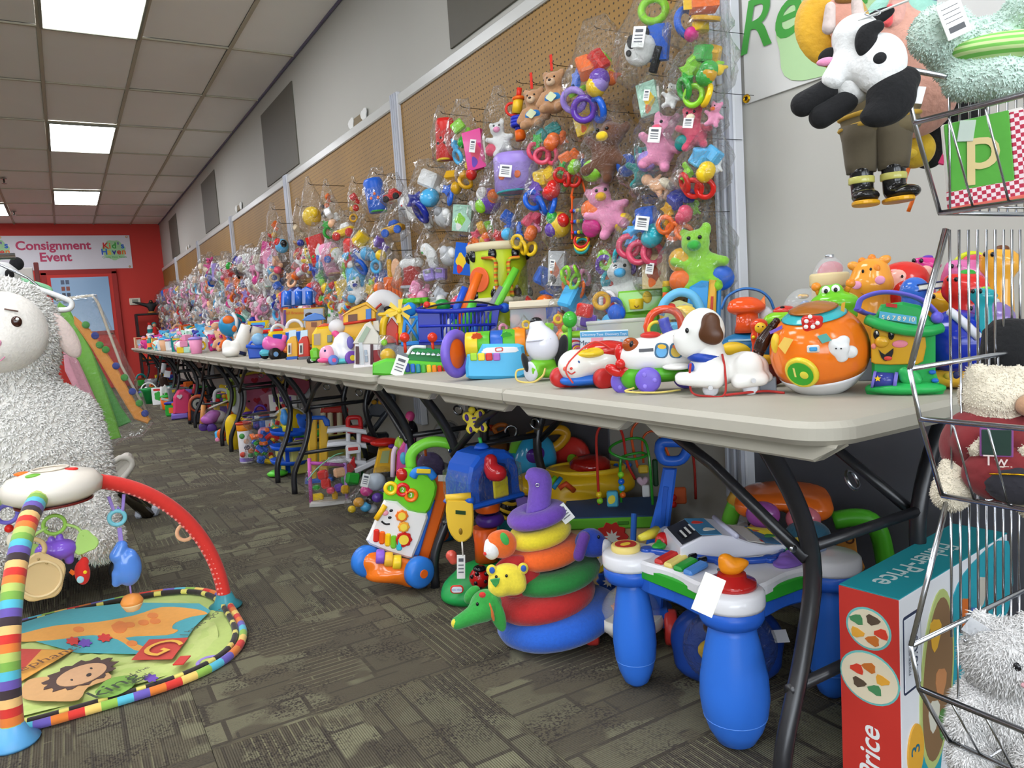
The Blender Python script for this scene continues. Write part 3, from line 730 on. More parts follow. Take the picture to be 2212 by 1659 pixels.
for x, y, c in ((158, 1385, 'red'), (183, 1389, 'purple'), (226, 1378, 'red'), (326, 1465, 'purple')): obj('printed_flower', flat_poly(pz_ellipse(x, y, 14, 8, .029, 32, 0, .2, 7), mc, .0012), mat(c, 'cloth'), MP, (0, 0, -.004), sc=(1/.93, 1/.93, 1))
gym.add('maker_tag', box(.05, .03, .004, .001), mat('#d23328', 'cloth'), tuple(PZ(393, 1428, .03)-mc), (0, 0, 60)); gym.add('loop', torus(.03, .006, sq=.4), mat('lilac', 'cloth'), tuple(PZ(452, 1428, .01)-mc), (0, 0, 0))
# hub and arms
H = PY(112, 1045, 2.5)
hub = gym.add('toy_hub', lathe(((.02, -.05), (.09, -.05), (.125, -.03), (.13, .0), (.11, .025), (.05, .042), (.0, .045)), 32), mat('#e6ddd0'), tuple(H-mc))
for x, y, c in ((.05, -.03, 'red'), (-.04, -.05, '#6fae3c'), (-.07, .02, 'orange'), (.02, .05, 'yellow')): gym.add('hub_button', ball(.02, .012, .006), mat(c), (x, y, .038), parent=hub)
gym.add('hub_speaker', torus(.045, .004, sq=.5), mat('#e0d3c0'), (0, 0, .045), parent=hub)
gym.add('hub_band', cyl(.10, .006), mat('#7a2a24'), (0, 0, -.056), parent=hub)
def arm(foot, t0, n):
 f = np.array(foot); d = f-H; out = []
 for i in range(n):
  t = t0+(math.pi/2-t0)*i/(n-1); out.append(H+np.array([d[0]*math.sin(t), d[1]*math.sin(t), d[2]*(1-math.cos(t))]) - mc)
 return out
fr, fs = PZ(487, 1306, .01), PZ(30, 1598, .01)
ra = arm(fr, .17, 40); sa = arm(fs, .12, 75)
rarm = gym.add('red_arm', tube(tuple(map(tuple, ra)), .022, 12), mat('#de3229', 'cloth'))
for i in range(3, 38):
 for s in (-1, 1):
  q = ra[i]; gym.add('polka_dot', ball(.0042, .0042, .0042, 8, 5), mat('#f08a80', 'cloth'), (q[0]-.012+.004*s, q[1]-.0165-.002*s, q[2]+.010*s), parent=rarm)
obj_raw('striped_arm', striped_tube(sa, .025, ['#efc07a', '#d8352b', '#e87f35', '#b9c86a', '#7fae4a', '#56b8cf', '#6a55a8', '#3b2c30'], 2, 12), gym.o)
garm = gym.add('green_arm', tube(tuple(map(tuple, arm((mc[0]-.42, mc[1]+.25, .01), .14, 26))), .022, 10), mat('#b7cf9a', 'cloth'))
for f, c in ((fr, '#3f8f9b'), (fs, '#5fa3d6')): gym.add('foot', lathe(((.05, 0), (.055, .008), (.035, .022), (.024, .05)), 20), mat(c), tuple(f-mc-np.array([0, 0, .01])))
gym.add('arm_loop', torus(.025, .006), mat('peach', 'cloth'), tuple(PY(400, 1150, 2.62)-mc), (80, 20, 0))
# toys hanging from the arms
def hang(name, label, px, py, Y, cat='toy'):
 return seen(name, label, cat, PY(px, py, Y), group='toys hanging from the play gym')
t = hang('hanging_teether', 'blue plastic elephant teether hanging on a pale blue ring from the red arch', 280, 1305, 2.55)
t.add('strap', tube(((-15, 0, 240), (-8, 0, 205), (0, 0, 215), (8, 0, 205), (14, 0, 240)), 3.5), mat('lilac', 'cloth')); t.add('ring', torus(15, 4.5), mat('#7cc8d8'), (-4, 0, 192), (90, 0, 0), (1, 1, 1))
t.add('link_strap', box(9, 3, 45, 1), mat('lilac', 'cloth'), (-2, 0, 125))
t.add('elephant', blob((('e', (5, 0, 82), (27, 20, 42)), ('c', (-12, 0, 110), (-2, 0, 130), 16, 12), ('c', (-14, 0, 70), (-20, 0, 52), 14, 9), ('e', (14, -8, 105), (12, 10, 16))), 30), mat('#5b8fe6', 'glossy'))
t.add('cord', tube(((5, 0, 45), (5, 0, 20)), 2), mat('lilac')); t.add('bell', lathe(((2, -16), (17, -8), (23, 2), (22, 6), (16, 16), (2, 21)), 20), mat('#ef9a4a'), (5, 0, 2)); t.add('bell_cup', lathe(((1, -19), (14, -14), (21, -2), (22, 1)), 20), mat('#f2d3a0'), (5, 0, 0))
t = hang('hanging_hippo', 'purple plastic hippo toy with lime flower wings hanging below the hub', 135, 1225, 2.45)
t.add('hippo', blob((('e', (0, 0, 40), (32, 24, 22)), ('e', (-26, -2, 44), (22, 20, 18)), ('e', (-14, 0, 64), (7, 6, 8)), ('e', (2, 0, 66), (7, 6, 8)), ('c', (-10, 0, 30), (-10, 0, 8), 11, 9), ('c', (14, 0, 30), (14, 0, 12), 11, 9)), 34), mat('#8a5fd8', 'glossy'))
t.add('hoop', torus(20, 4), mat('#9fd15a'), (-5, 0, 95), (90, 0, 0))
for s, x in ((-1, -58), (1, 48)):
 w = t.add('flower_wing', extr(ngon(22, 30, 26, 0, .16, 3), 6, 2), mat('#b5dd7a'), (x, -6, 45), (0, 20*s, 0)); t.add('stalk', tube(((x*.3, 0, 92), (x*.75, -4, 80), (x*.95, -6, 60)), 3.5, 8, 4), mat('#b5dd7a'))
t = hang('hanging_mirror_frame', 'beige plastic mirror frame hanging beside the striped arch', 95, 1300, 2.40)
t.add('frame', extr(ngon(46, 36, 52, .3, .06, 5), 9, 3), mat('#e3c48f'), (0, 0, 55)); t.add('rim', torus(38, 3), mat('#e8cd9c'), (0, -5, 52), (90, 0, 0)); t.add('hook', torus(22, 5, arc=.7), mat('#e3c48f'), (-8, 0, 118), (90, 30, 0))
for x, z in ((-22, 92), (0, 96), (14, 84)): t.add('rivet', ball(3, 2, 3), mat('#b59a68'), (x, -5, z))
t = hang('hanging_fish', 'small red fabric fish toy hanging from the green flower', 181, 1262, 2.45)
t.add('fish', blob((('e', (0, 0, 26), (15, 10, 27)), ('e', (6, 0, 48), (9, 6, 12))), 24), mat('red', 'cloth')); t.add('cheek', ball(7, 3, 8), mat('#a9d8e6', 'cloth'), (-5, -9, 14)); t.add('spot', ball(4, 2, 4), mat('yellow', 'cloth'), (5, -9, 28)); t.add('fin', extr(((0, 0), (-10, 8), (-14, 2), (-8, -6)), 4), mat('orange', 'cloth'), (-10, 0, 30))
t.add('cord', tube(((4, 0, 55), (0, 0, 90)), 1.6), mat('#9a7a4a', 'cloth'))
t = hang('hanging_ring_rattle', 'violet ring rattle with a red and cream bead on the green arch', 18, 1130, 2.62)
t.add('ring', torus(19, 4.5), mat('#7a6fd0'), (0, 0, 20), (90, 0, 0)); t.add('bead', ball(12, 12, 18), mat('#ece2cc'), (4, 0, -40)); t.add('bead', ball(9, 9, 9), mat('red'), (0, 0, -12)); t.add('strap', box(8, 3, 30, 1), mat('peach', 'cloth'), (0, 0, 40))
# ================================================================ hanging rack things behind the lamb
def pol(pts, Y): return tuple(tuple(PY(x, y, Y)) for x, y in pts)
YH = 3.85
o0 = PY(200, 700, YH)
def rel(x, y, Y=YH): return tuple(PY(x, y, Y)-o0)
t = Thing('crib_bumper_in_bag', 'padded crib strip with green and orange spotted border in a clear hanger bag', 'crib bumper', tuple(o0))
def slab(name, pts, m, th=.02, dy=0, parent=None, n=0):
 P = np.array([(rel(x, y)[0], rel(x, y)[2]) for x, y in pts])
 return t.add(name, extr(tuple(map(tuple, P)), th, min(th*.3, .006), n), m, (0, dy, 0), parent=parent)
slab('green_band', [(128, 652), (150, 668), (200, 760), (250, 905), (262, 945), (238, 950), (200, 860), (150, 740), (118, 672)], mat('#7cc04a', 'cloth'))
slab('spotted_border', [(160, 682), (195, 712), (250, 790), (292, 868), (325, 905), (318, 915), (290, 905), (250, 840), (200, 755), (160, 700)], mat('#f0a04a', 'cloth'), dy=-.012)
slab('padded_panel', [(140, 700), (200, 760), (262, 880), (285, 912), (230, 935), (200, 880), (150, 790)], mat('#5aa352', 'cloth'), dy=.02)
slab('pink_panel', [(135, 740), (170, 780), (215, 880), (215, 940), (190, 900), (140, 800)], mat('#d99aa8', 'cloth'), dy=-.02)
for i, (x, y) in enumerate(((185, 702), (205, 725), (228, 755), (250, 790), (268, 815), (285, 845), (300, 870), (312, 892), (215, 745))): t.add('spot', ball(.016, .006, .016), mat('#4f9a46' if i % 2 == 0 else '#3d4a9a', 'cloth'), (rel(x, y)[0], -.026, rel(x, y)[2]))
bagp = np.array([(rel(x, y)[0], rel(x, y)[2]) for x, y in ((120, 645), (200, 636), (212, 650), (255, 740), (330, 912), (268, 948), (225, 950), (150, 780))])
t.add('clear_bag', extr(tuple(map(tuple, bagp)), .12, .02, 2), mat('#f2f4f6', 'film'))
t.add('zip_edge', tube((rel(122, 648), rel(200, 638), rel(212, 655), rel(262, 790), rel(326, 905)), .006), mat('#d8cdbb', 'cloth'))
t.add('hanger_clip', tube((rel(125, 650), rel(100, 632), rel(60, 600), rel(-30, 558, YH)), .005), mat('silver', 'metal'))
t = Thing('garment_rail', 'chrome garment rail carrying the hangers above the lamb', 'rail', tuple(PY(-150, 556, YH)*np.array([1, 1, 0])))
zr = float(PY(-150, 556, YH)[2]); t.add('rail', tube(((-.5, 0, zr), (.29, 0, zr)), .014), mat('silver', 'metal'))
for x in (-.5, .1): t.add('upright', tube(((x, 0, .03), (x, 0, zr)), .014), mat('silver', 'metal')); t.add('foot_bar', box(.05, .5, .03, .008), mat('silver', 'metal'), (x, 0, 0))
t = Thing('clothes_hanger', 'white plastic clothes hanger in front of the lamb rack bag', 'hanger', tuple(o0))
t.add('hanger_arm', tube((rel(-60, 585, 3.6), rel(60, 617, 3.6), rel(140, 645, 3.6), rel(155, 656, 3.6), rel(148, 668, 3.6), rel(118, 670, 3.6)), .011, 8, 4), mat('white')); t.add('hook', torus(.03, .004, arc=.7), mat('silver', 'metal'), rel(-40, 560, 3.6), (90, 0, 0))
t = Thing('clothes_hanger', 'pale green plastic clothes hanger behind the white hanger', 'hanger', tuple(o0))
t.add('hanger_arm', tube((rel(-40, 575, 4.0), rel(40, 603, 4.0), rel(100, 620, 4.0), rel(110, 632, 4.0)), .011, 8, 4), mat('#8ccf9c')); t.add('hook', torus(.03, .004, arc=.7), mat('silver', 'metal'), rel(-30, 555, 4.0), (90, 0, 0))
t = Thing('plush_panda', 'small black and white plush panda hanging beside the green hanger', 'plush toy', tuple(PY(5, 600, 4.0)))
t.add('body', blob((('e', (0, 0, 0), (.07, .05, .07)), ('e', (.02, 0, -.08), (.05, .05, .07))), 26), mat('white', 'plush'))
for x in (-.05, .06): t.add('ear', ball(.028, .02, .03), mat('black', 'plush'), (x, 0, .06))
for x in (-.025, .03): t.add('eye_patch', ball(.018, .012, .024), mat('black', 'plush'), (x, -.045, .01))
t = Thing('display_board', 'white framed display board standing by the red wall door', 'board', tuple(PY(30, 800, 12.5)*np.array([1, 1, 0])))
t.add('panel', box(.75, .05, 1.98, .01), mat('#e2ddd6', 'matte')); t.add('picture', box(.3, .02, .34, .004), mat('#2a2c30', 'paper'), (.1, -.03, 1.46)); t.add('side_post', box(.06, .08, 2.05, .01), mat('#7a2e2a', 'matte'), (.42, 0, 0))
# baby seat with a grey frame and white tray
p = PZ(325, 1112, 0)
t = seen('infant_high_chair', 'infant high chair with a grey folding frame and off-white plastic tray beside the lamb', 'high chair', p)
t.add('tray', extr(((-95, 60), (-50, 100), (-28, 108), (-18, 90), (-30, 68), (-60, 45), (-110, 30)), 60, 8, 3), mat('#d9d3c8'), (0, 0, 30)); t.add('tray_lip', tube(((-95, -32, 98), (-45, -32, 136), (-22, -32, 120), (-55, -32, 80)), 6, 8, 4), mat('#e6e0d6'))
for y in (-20, 30): t.add('leg', tube(((-70, y, 95), (-45, y, 60), (0, y, 0)), 12, 10), mat('#77726a', 'metal'))
for x in (-25, 5): t.add('foot', box(16, 30, 22, 5), mat('#aeb2bc'), (x, -10, 0), (0, 25, 0))
t.add('strap', tube(((-155, 20, 330), (-120, 20, 250), (-55, 0, 115)), 8, 8, 0, False, .3), mat('#1c1c1f', 'cloth')); t.add('seat', blob((('e', (-150, 20, 180), (90, 40, 120)), ('e', (-120, 0, 80), (80, 50, 40))), 28), mat('#8d8a86', 'cloth')); t.add('brace', tube(((-150, 30, 60), (-40, 30, 60)), 9), mat('#77726a', 'metal'))
for y in (-20, 30): t.add('rear_leg', tube(((-70, y, 95), (-120, y+20, 0)), 12, 10), mat('#77726a', 'metal'))
# ================================================================ chrome basket rack at the end of the tables
CHR = mat('#c9ccd2', 'metal'); RY, RL = .50, .75
rk = Thing('wire_basket_rack', 'chrome wire rack of three open baskets stacked one above another', 'rack', tuple(PY(2040, 1640, RY)*np.array([1, 1, 0])))
rb0 = np.array(rk.o.location)
def rp(px, py, dy=0.0): q = PY(px, py, RY)-rb0; return (q[0], q[1]+dy, q[2])
def wire(name, pts, r, par=None, sm=0): return rk.add(name, tube(tuple(map(tuple, pts)), r, 6, sm), CHR, parent=par)
def off(q, dx=0, dy=0, dz=0): return (q[0]+dx, q[1]+dy, q[2]+dz)
DEP = .5
for Cc, Bc, Dc in (((1975, 265), (1950, 148), (2030, 460)), ((1987, 905), (1965, 797), (2035, 1070)), ((1985, 1487), (1968, 1395), (2050, 1600))):
 C_, B_, D_ = rp(*Cc), rp(*Bc), rp(*Dc)
 bk = wire('basket_rim', [C_, off(C_, 0, -RL)], .0034)
 wire('end_corner', [B_, C_, D_], .003, bk, 0); wire('end_corner', [off(B_, 0, -RL), off(C_, 0, -RL), off(D_, 0, -RL)], .003, bk)
 wire('top_rail', [B_, off(B_, DEP)], .0032, bk); wire('top_rail', [off(B_, 0, -RL), off(B_, DEP, -RL)], .0032, bk)
 wire('back_rail', [off(B_, DEP), off(B_, DEP, -RL)], .0032, bk)
 wire('bottom_rail', [D_, off(D_, 0, -RL)], .0032, bk); wire('bottom_rail', [D_, (B_[0]+DEP, D_[1], D_[2])], .0032, bk); wire('bottom_rail', [(B_[0]+DEP, D_[1], D_[2]), (B_[0]+DEP, D_[1]-RL, D_[2])], .0032, bk)
 n = 20
 for i in range(1, n): wire('front_wire', [off(C_, 0, -RL*i/n), off(D_, 0, -RL*i/n)], .0014, bk)
 for i in range(1, 20):
  x = D_[0]+i*.022
  if x > B_[0]+DEP: break
  wire('end_wire', [(x, D_[1], B_[2]), (x, D_[1], D_[2])], .0014, bk)
 for i in range(1, 16): wire('floor_wire', [off(D_, 0, -RL*i/16), (B_[0]+DEP, D_[1]-RL*i/16, D_[2])], .0014, bk)
 # sloping hangers and upright wires up to the tier above
 if Bc[1] > 300:
  U_ = rp(2042, 495) if Bc[1] < 900 else rp(2045, 1080)
  wire('hanger_wire', [B_, U_], .0034, bk); wire('hanger_wire', [off(B_, .012, .004), off(U_, .014, .004)], .0018, bk)
  for i in range(0, 18): wire('upright_wire', [off(U_, .02+.021*i, .006), (U_[0]+.02+.021*i, U_[1]+.006, B_[2]-.02)], .0016, bk)
for x, y in ((0.03, -.03), (.03, -RL+.03), (DEP-.02, -.03), (DEP-.02, -RL+.03)):
 wire('post', [(x, y, .06), (x, y, 1.3 if x > .1 else .2)], .004); rk.add('caster', cyl(.03, .02, b=.005), mat('#2f3133', 'matte'), (x, y+.01, .03), (90, 0, 0))
def inrack(name, label, px, py, dy, cat='plush toy'): return seen(name, label, cat, PY(px, py, RY-dy))
# ---- things in the baskets
t = inrack('plush_bunny', 'mint green fluffy plush lying in the top wire basket with a price tag', 2130, 185, .03)
b_ = blob((('e', (0, 40, 80), (110, 70, 70)), ('e', (-85, 0, 130), (62, 50, 60)), ('c', (-40, 0, 20), (30, -10, 15), 42, 50), ('e', (100, 20, 30), (60, 50, 52)), ('e', (110, 10, 140), (80, 60, 60))), 44, 24)
t.add('body', b_, mat('#d8efe2', 'plush')); t.add('fleece', fur_mesh(b_, 9000, 7, 1.8, 4), mat('#dcf2e6', 'fur'), kind='stuff')
t.add('striped_shirt', blob((('e', (40, 8, 70), (120, 72, 34)),), 30), stripes('shirt_stripes', ['#7dc95a', '#cfe8a0'], 2, .16), (0, -10, 0), (0, 8, 0))
pt = t.add('price_tag', box(46, 1.5, 78, 1), mat('#ecece8', 'paper'), (-45, -75, 95), (0, -18, 10)); t.add('barcode', box(30, .6, 12, .2), mat('#55565a', 'paper'), (0, -1.2, 12), parent=pt)
for z in (34, 44, 54, 64): t.add('printed_line', box(32, .5, 1.2, .1), mat('#55565a', 'paper'), (0, -1.1, z), parent=pt)
t = inrack('cloth_book', 'green cloth book with a letter p and red gingham border in top basket', 2135, 445, .03, 'book')
t.add('pages', box(150, 26, 190, 4), mat('#e8e2dc', 'cloth'), (0, 0, 0), (0, -4, 0)); t.add('green_cover', box(118, 4, 150, 2), mat('#57a83e', 'cloth'), (-12, -15, 38), (0, -4, 0))
def gingham(n, l, tc):
 c = n.new('ShaderNodeTexChecker'); c.inputs['Scale'].default_value = .12; l.new(tc.outputs['Object'], c.inputs['Vector']); c.inputs[1].default_value = rgb('#e9d8da')+(1,); c.inputs[2].default_value = rgb('#b8304a')+(1,); return c.outputs[0]
G = custom('red_gingham', gingham, .85)
t.add('gingham_border', box(148, 5, 36, 2), G, (-2, -15, 8), (0, -4, 0)); t.add('gingham_border', box(34, 5, 180, 2), G, (66, -14, 8), (0, -4, 0)); t.add('coral_hem', box(150, 6, 16, 2), mat('#dd6a5c', 'cloth'), (0, -16, -6), (0, -4, 0))
t.text('letter', 'p', 140, '#d8c38a', (-10, -20, 122), bold=1.2); t.add('price_card', box(30, 2, 44, 1), mat('#e6efe9', 'frost'), (-42, -22, 140), (0, 8, 0)); t.add('pink_edge', box(14, 8, 40, 3), mat('#d0386a', 'cloth'), (-88, -6, 100), (0, 25, 0))
t = inrack('plush_bear', 'cream plush teddy bear in a dark red shirt inside the middle basket', 2150, 1085, .03)
b_ = blob((('e', (0, 20, 230), (68, 60, 64)), ('e', (40, 0, 275), (22, 14, 22)), ('e', (-35, 10, 280), (20, 14, 20)), ('e', (-10, 20, 120), (80, 62, 90)), ('c', (-62, 0, 90), (-82, -30, 20), 34, 38), ('c', (50, 0, 60), (70, -50, 20), 36, 38), ('c', (-50, 0, 160), (-30, -55, 130), 26, 24), ('c', (60, 0, 160), (60, -60, 125), 26, 24)), 46, 16)
t.add('body', b_, mat('#e8ddc6', 'plush')); t.add('fur', fur_mesh(b_, 9000, 5, 1.6, 5), mat('#ece2cd', 'fur'), kind='stuff')
t.add('shirt', blob((('e', (-12, 14, 118), (94, 74, 88)), ('c', (-50, 0, 160), (-46, -40, 140), 36, 34), ('c', (60, 0, 160), (62, -44, 132), 36, 34)), 40, 14), mat('#7c1f24', 'cloth'))
t.add('snout', ball(28, 24, 24), mat('#c79a78', 'plush'), (62, -30, 216)); t.add('nose', ball(9, 7, 7), mat('#2a1a16', 'glossy'), (74, -52, 222))
t.add('green_patch', box(52, 4, 56, 2), mat('#1f3a30', 'cloth'), (2, -86, 120), (8, 0, 0)); t.add('patch_edge', box(58, 3, 62, 2), mat('#8a4a8c', 'cloth'), (2, -84.5, 117), (8, 0, 0)); t.text('patch_print', '**', 40, 'white', (2, -90, 140), (98, 0, 0)); t.text('shirt_print', 'The', 32, '#e8d8cc', (30, -92, 88), (98, 0, 0)); t.text('shirt_print', 'Gap', 28, '#e8d8cc', (50, -90, 58), (98, 0, 0))
t = inrack('red_pouch', 'dark red fabric pouch with a black zip pocket in the middle basket', 2175, 1085, .055, 'pouch')
t.add('pouch', blob((('e', (0, 0, 60), (85, 40, 62)),), 26, wob=3), mat('#7a2024', 'cloth')); t.add('pocket', blob((('e', (20, -28, 45), (62, 22, 42)),), 24, wob=3), mat('#26242c', 'cloth')); t.add('zip', tube(((-30, -44, 70), (20, -52, 74), (70, -46, 70)), 2), mat('gold', 'metal')); t.text('print', 'Tw', 34, '#e6d3cf', (-20, -42, 98), (98, 0, 0))
t = inrack('black_hat', 'black felt toy hat standing behind the cream bear', 2180, 835, .0, 'hat')
t.add('crown', lathe(((52, 0), (56, 40), (50, 90), (30, 112), (2, 116)), 24), mat('#141416', 'plush'), (0, 40, 30)); t.add('brim', lathe(((30, 0), (70, 4), (76, 10), (52, 14)), 24), mat('#141416', 'plush'), (0, 40, 22))
t = inrack('plush_cat', 'white shaggy long-haired plush animal with black eyes in the lowest basket', 2165, 1625, .03)
b_ = blob((('e', (10, 0, 215), (82, 70, 78)), ('e', (-40, 0, 285), (22, 16, 24)), ('e', (50, 10, 290), (26, 16, 26)), ('e', (0, 10, 80), (92, 74, 90)), ('c', (-50, -30, 110), (-70, -50, 60), 30, 30), ('c', (-50, -40, 20), (-60, -70, 10), 36, 34), ('c', (50, -40, 30), (60, -80, 15), 40, 36)), 46, 20)
t.add('body', b_, mat('#e2e0de', 'plush')); t.add('shaggy_fur', fur_mesh(b_, 15000, 15, 1.8, 6, .5), mat('#eceae8', 'fur'), kind='stuff')
for x in (32, 74): t.add('eye', ball(8, 6, 9), mat('#17171a', 'glossy'), (x-6, -74, 232))
t.add('nose', ball(9, 7, 6), mat('#d9a0a8', 'plush'), (40, -84, 200)); t.add('hang_tag', box(50, 1.5, 36, .5), mat('#e4e6ea', 'frost'), (-52, -30, 262), (0, 30, 0)); t.add('tag_pin', ball(4), mat('silver', 'metal'), (-66, -32, 252))
# ---- puppets and toys clipped to the side of the top basket
CL = 'hand puppets clipped to the top basket'
def puppet(name, label, px, py, Y, cat='hand puppet'): return seen(name, label, cat, PY(px, py, Y), group=CL)
t = puppet('cow_puppet', 'black and white cow hand puppet with a drooping black muzzle', 1880, 275, .53)
t.add('head', blob((('e', (-25, 0, 195), (48, 38, 45)), ('e', (20, -30, 120), (52, 40, 62)), ('c', (-40, 0, 150), (-70, -20, 110), 32, 24), ('e', (-20, -5, 130), (44, 36, 40))), 44, 20), mat('#eeeeec', 'plush'))
t.add('muzzle', blob((('e', (40, -34, 50), (48, 36, 52)), ('e', (20, -44, 15), (40, 26, 26)), ('e', (60, -20, 80), (36, 28, 30))), 34, 14), mat('#141416', 'plush'))
t.add('eye_patch', blob((('e', (-5, -56, 165), (22, 14, 34)), ('e', (12, -52, 190), (18, 12, 14))), 24, 8), mat('#141416', 'plush'), (0, 2, 0)); t.add('eye', ball(13, 7, 12), mat('#1b1b1e', 'plush'), (20, -68, 122));
for s, x in ((-1, -78), (1, -18)): t.add('horn', blob((('c', (0, 0, 0), (-4*s, 0, 42), 14, 11),), 18), mat('#d6c4bd', 'plush'), (x, 4, 225))
t.add('ear', blob((('e', (0, 0, 0), (34, 12, 15)),), 18), mat('#141416', 'plush'), (18, 10, 228), (0, -15, 0)); t.add('ear', blob((('e', (0, 0, 0), (20, 10, 15)),), 18), mat('#141416', 'plush'), (-82, -4, 165), (0, -30, 0)); t.add('inner_ear', blob((('e', (0, 0, 0), (20, 9, 9)),), 18), mat('pink', 'plush'), (-84, -14, 150))
for x, z, a in ((-105, 82, 30), (-68, 50, 30)): t.add('hoof_arm', blob((('c', (-28, 0, -12), (22, 0, 10), 27, 24),), 22), mat('#141416', 'plush'), (x, -8, z))
t.add('sleeve', blob((('c', (-50, 5, 115), (-30, 5, 90), 34, 36),), 22), mat('#eeeeec', 'plush')); t.add('care_label', box(18, 1, 34, .3), mat('white', 'cloth'), (88, -20, 30), (0, 15, 0)); t.add('safety_pin', torus(12, 1.2, sq=1), mat('silver', 'metal'), (8, -48, 220), (90, 0, 30), (1.4, .5, 1)); t.add('strap', tube(((-20, -30, 215), (40, -20, 232), (75, 0, 245)), 5, 8, 3, False, .4), mat('#dcdcd8', 'cloth'))
t = puppet('firefighter_doll', 'firefighter doll with olive trousers and black yellow-soled boots', 1895, 440, .58, 'doll')
t.add('jacket', blob((('e', (5, 10, 205), (84, 40, 52)), ('e', (-30, 8, 160), (42, 32, 26)), ('e', (45, 8, 160), (42, 32, 26))), 36, 14), mat('#6d6044', 'cloth'))
for z in (195, 172): t.add('reflective_band', torus(68, 9, sq=.9), mat('#c9a03a', 'cloth'), (6, 8, z), (0, -6, 0), (1.08, .52, .7))
for x in (-30, 32):
 t.add('trouser_leg', lathe(((30, 0), (33, 20), (38, 70), (44, 100)), 18), mat('#5d5340', 'cloth'), (x, 8, 70), (0, 0, 0), (1, .8, 1))
 t.add('boot', blob((('c', (0, 0, 70), (2, 0, 25), 24, 23), ('e', (10, -26, 16), (28, 42, 16))), 30, 10), mat('#1d1c1c', 'glossy'), (x, 6, 0), (0, 0, 25 if x > 0 else -5))
 t.add('boot_band', cyl(26.5, 15, b=2), mat('#c9c46a', 'glossy'), (x, 6, 46)); t.add('boot_sole', extr(ngon(28, 20, 44), 9, 2), mat('#e0a422'), (x+8, -20, 1), (90, 0, 25 if x > 0 else -5))
t = puppet('dog_puppet', 'yellow felt puppet with a big round hood behind the cow puppet', 1800, 140, .60)
t.add('hood', lathe(((2, 8), (60, 6), (78, 0), (74, -8), (40, -12), (2, -12)), 28), mat('#d6a324', 'plush'), (0, 0, 80), (75, 0, 15), (1, 1.25, 1)); t.add('face', blob((('e', (20, -20, 90), (38, 24, 44)), ('e', (24, -30, 30), (28, 20, 60))), 26, 10), mat('#d99a86', 'plush')); t.add('fringe', blob((('e', (34, -40, 120), (30, 12, 14)),), 18), mat('#9a6a2a', 'plush'))
t = puppet('pig_puppet', 'pink felt pig hand puppet hanging behind the wire basket corner', 1960, 260, .62)
t.add('body', blob((('e', (0, 0, 150), (70, 40, 75)), ('e', (10, 0, 40), (85, 45, 80)), ('c', (-10, 0, 200), (-15, -5, 245), 26, 20)), 36, 20), mat('#dca491', 'plush')); t.add('ear', blob((('c', (0, 0, 0), (10, -4, 46), 20, 13),), 18), mat('#dfa79a', 'plush'), (-20, -20, 205)); t.add('inner_ear', blob((('c', (0, 0, 0), (4, 0, 30), 10, 7),), 16), mat('#e8585a', 'plush'), (-34, -38, 200))
t = puppet('plush_star', 'aqua and navy soft plush toy peeking over the pig puppet', 1945, 60, .64, 'plush toy')
t.add('body', blob((('e', (0, 0, 30), (70, 40, 50)), ('e', (-40, -10, 0), (40, 30, 40))), 28, 14), mat('#9fd6c4', 'plush')); t.add('cap', blob((('e', (50, -10, 60), (36, 30, 26)),), 20), mat('#22409a', 'plush'))
t = puppet('black_puppet', 'plain black felt puppet hanging beneath the pig puppet', 2040, 330, .60)
t.add('body', blob((('e', (0, 0, 70), (75, 30, 70)), ('e', (-30, 0, 20), (40, 25, 50))), 28, 14), mat('#161617', 'plush'))
t = puppet('yellow_duck_puppet', 'small yellow felt duck puppet hanging under the pig puppet', 1965, 345, .63)
t.add('body', blob((('e', (10, 0, 20), (40, 24, 40)), ('e', (-10, 0, 50), (28, 20, 26))), 26, 10), mat('#dcb52e', 'plush')); t.add('bill', blob((('e', (-10, -20, 10), (26, 12, 12)),), 18), mat('#e8c33a', 'plush')); t.line('hang_cord', [(1965, 300, 0), (1975, 265, 0), (1990, 255, -20)], 3, mat('#d8d4c8', 'cloth'), 0); t.add('charm_cord', tube(((0, 0, -10), (-10, 0, -50), (8, 0, -70), (-4, 0, -110)), 4, 8, 4), mat('orange'))
# ---- boxed baby bouncer on the floor (red, white and teal carton)
e0 = PX(1942, 1297, 1.155)
bx = Thing('toy_carton', 'red white and teal cardboard toy carton standing on edge beside the rack', 'box', (e0[0], e0[1], 0), rz=R_(7))
BHt, BTh, BLn = float(e0[2]), .105, .48
bx.add('carton', box(BLn, BTh, BHt, .002), mat('#e7e8ec', 'paper'), (BLn/2, BTh/2, 0))
ED = bx.add('red_end', box(.002, BTh, BHt, .0005), mat('#c9352b', 'paper'), (-.001, BTh/2, 0)); TPp = bx.add('teal_top', box(BLn, BTh, .002, .0005), mat('#1f98a4', 'paper'), (BLn/2, BTh/2, BHt))
bx.add('teal_swirl', extr(((.07, -.02), (.1, .13), (.2, .28), (.3, .33), (BLn, .33), (BLn, .18), (.22, .1), (.14, -.06), (.13, -.3), (.09, -.3)), .002, 0, 3), mat('#2a9fb0', 'paper'), (0, -.001, BHt-.345))
bx.add('photo_oval', extr(ngon(.06, 30, .15), .003), mat('#8a6a4a', 'paper'), (.14, -.0015, BHt-.19), (0, 8, 0)); bx.add('photo_rim', extr(ngon(.068, 30, .165), .0025), mat('#b9c77a', 'paper'), (.14, -.001, BHt-.19), (0, 8, 0))
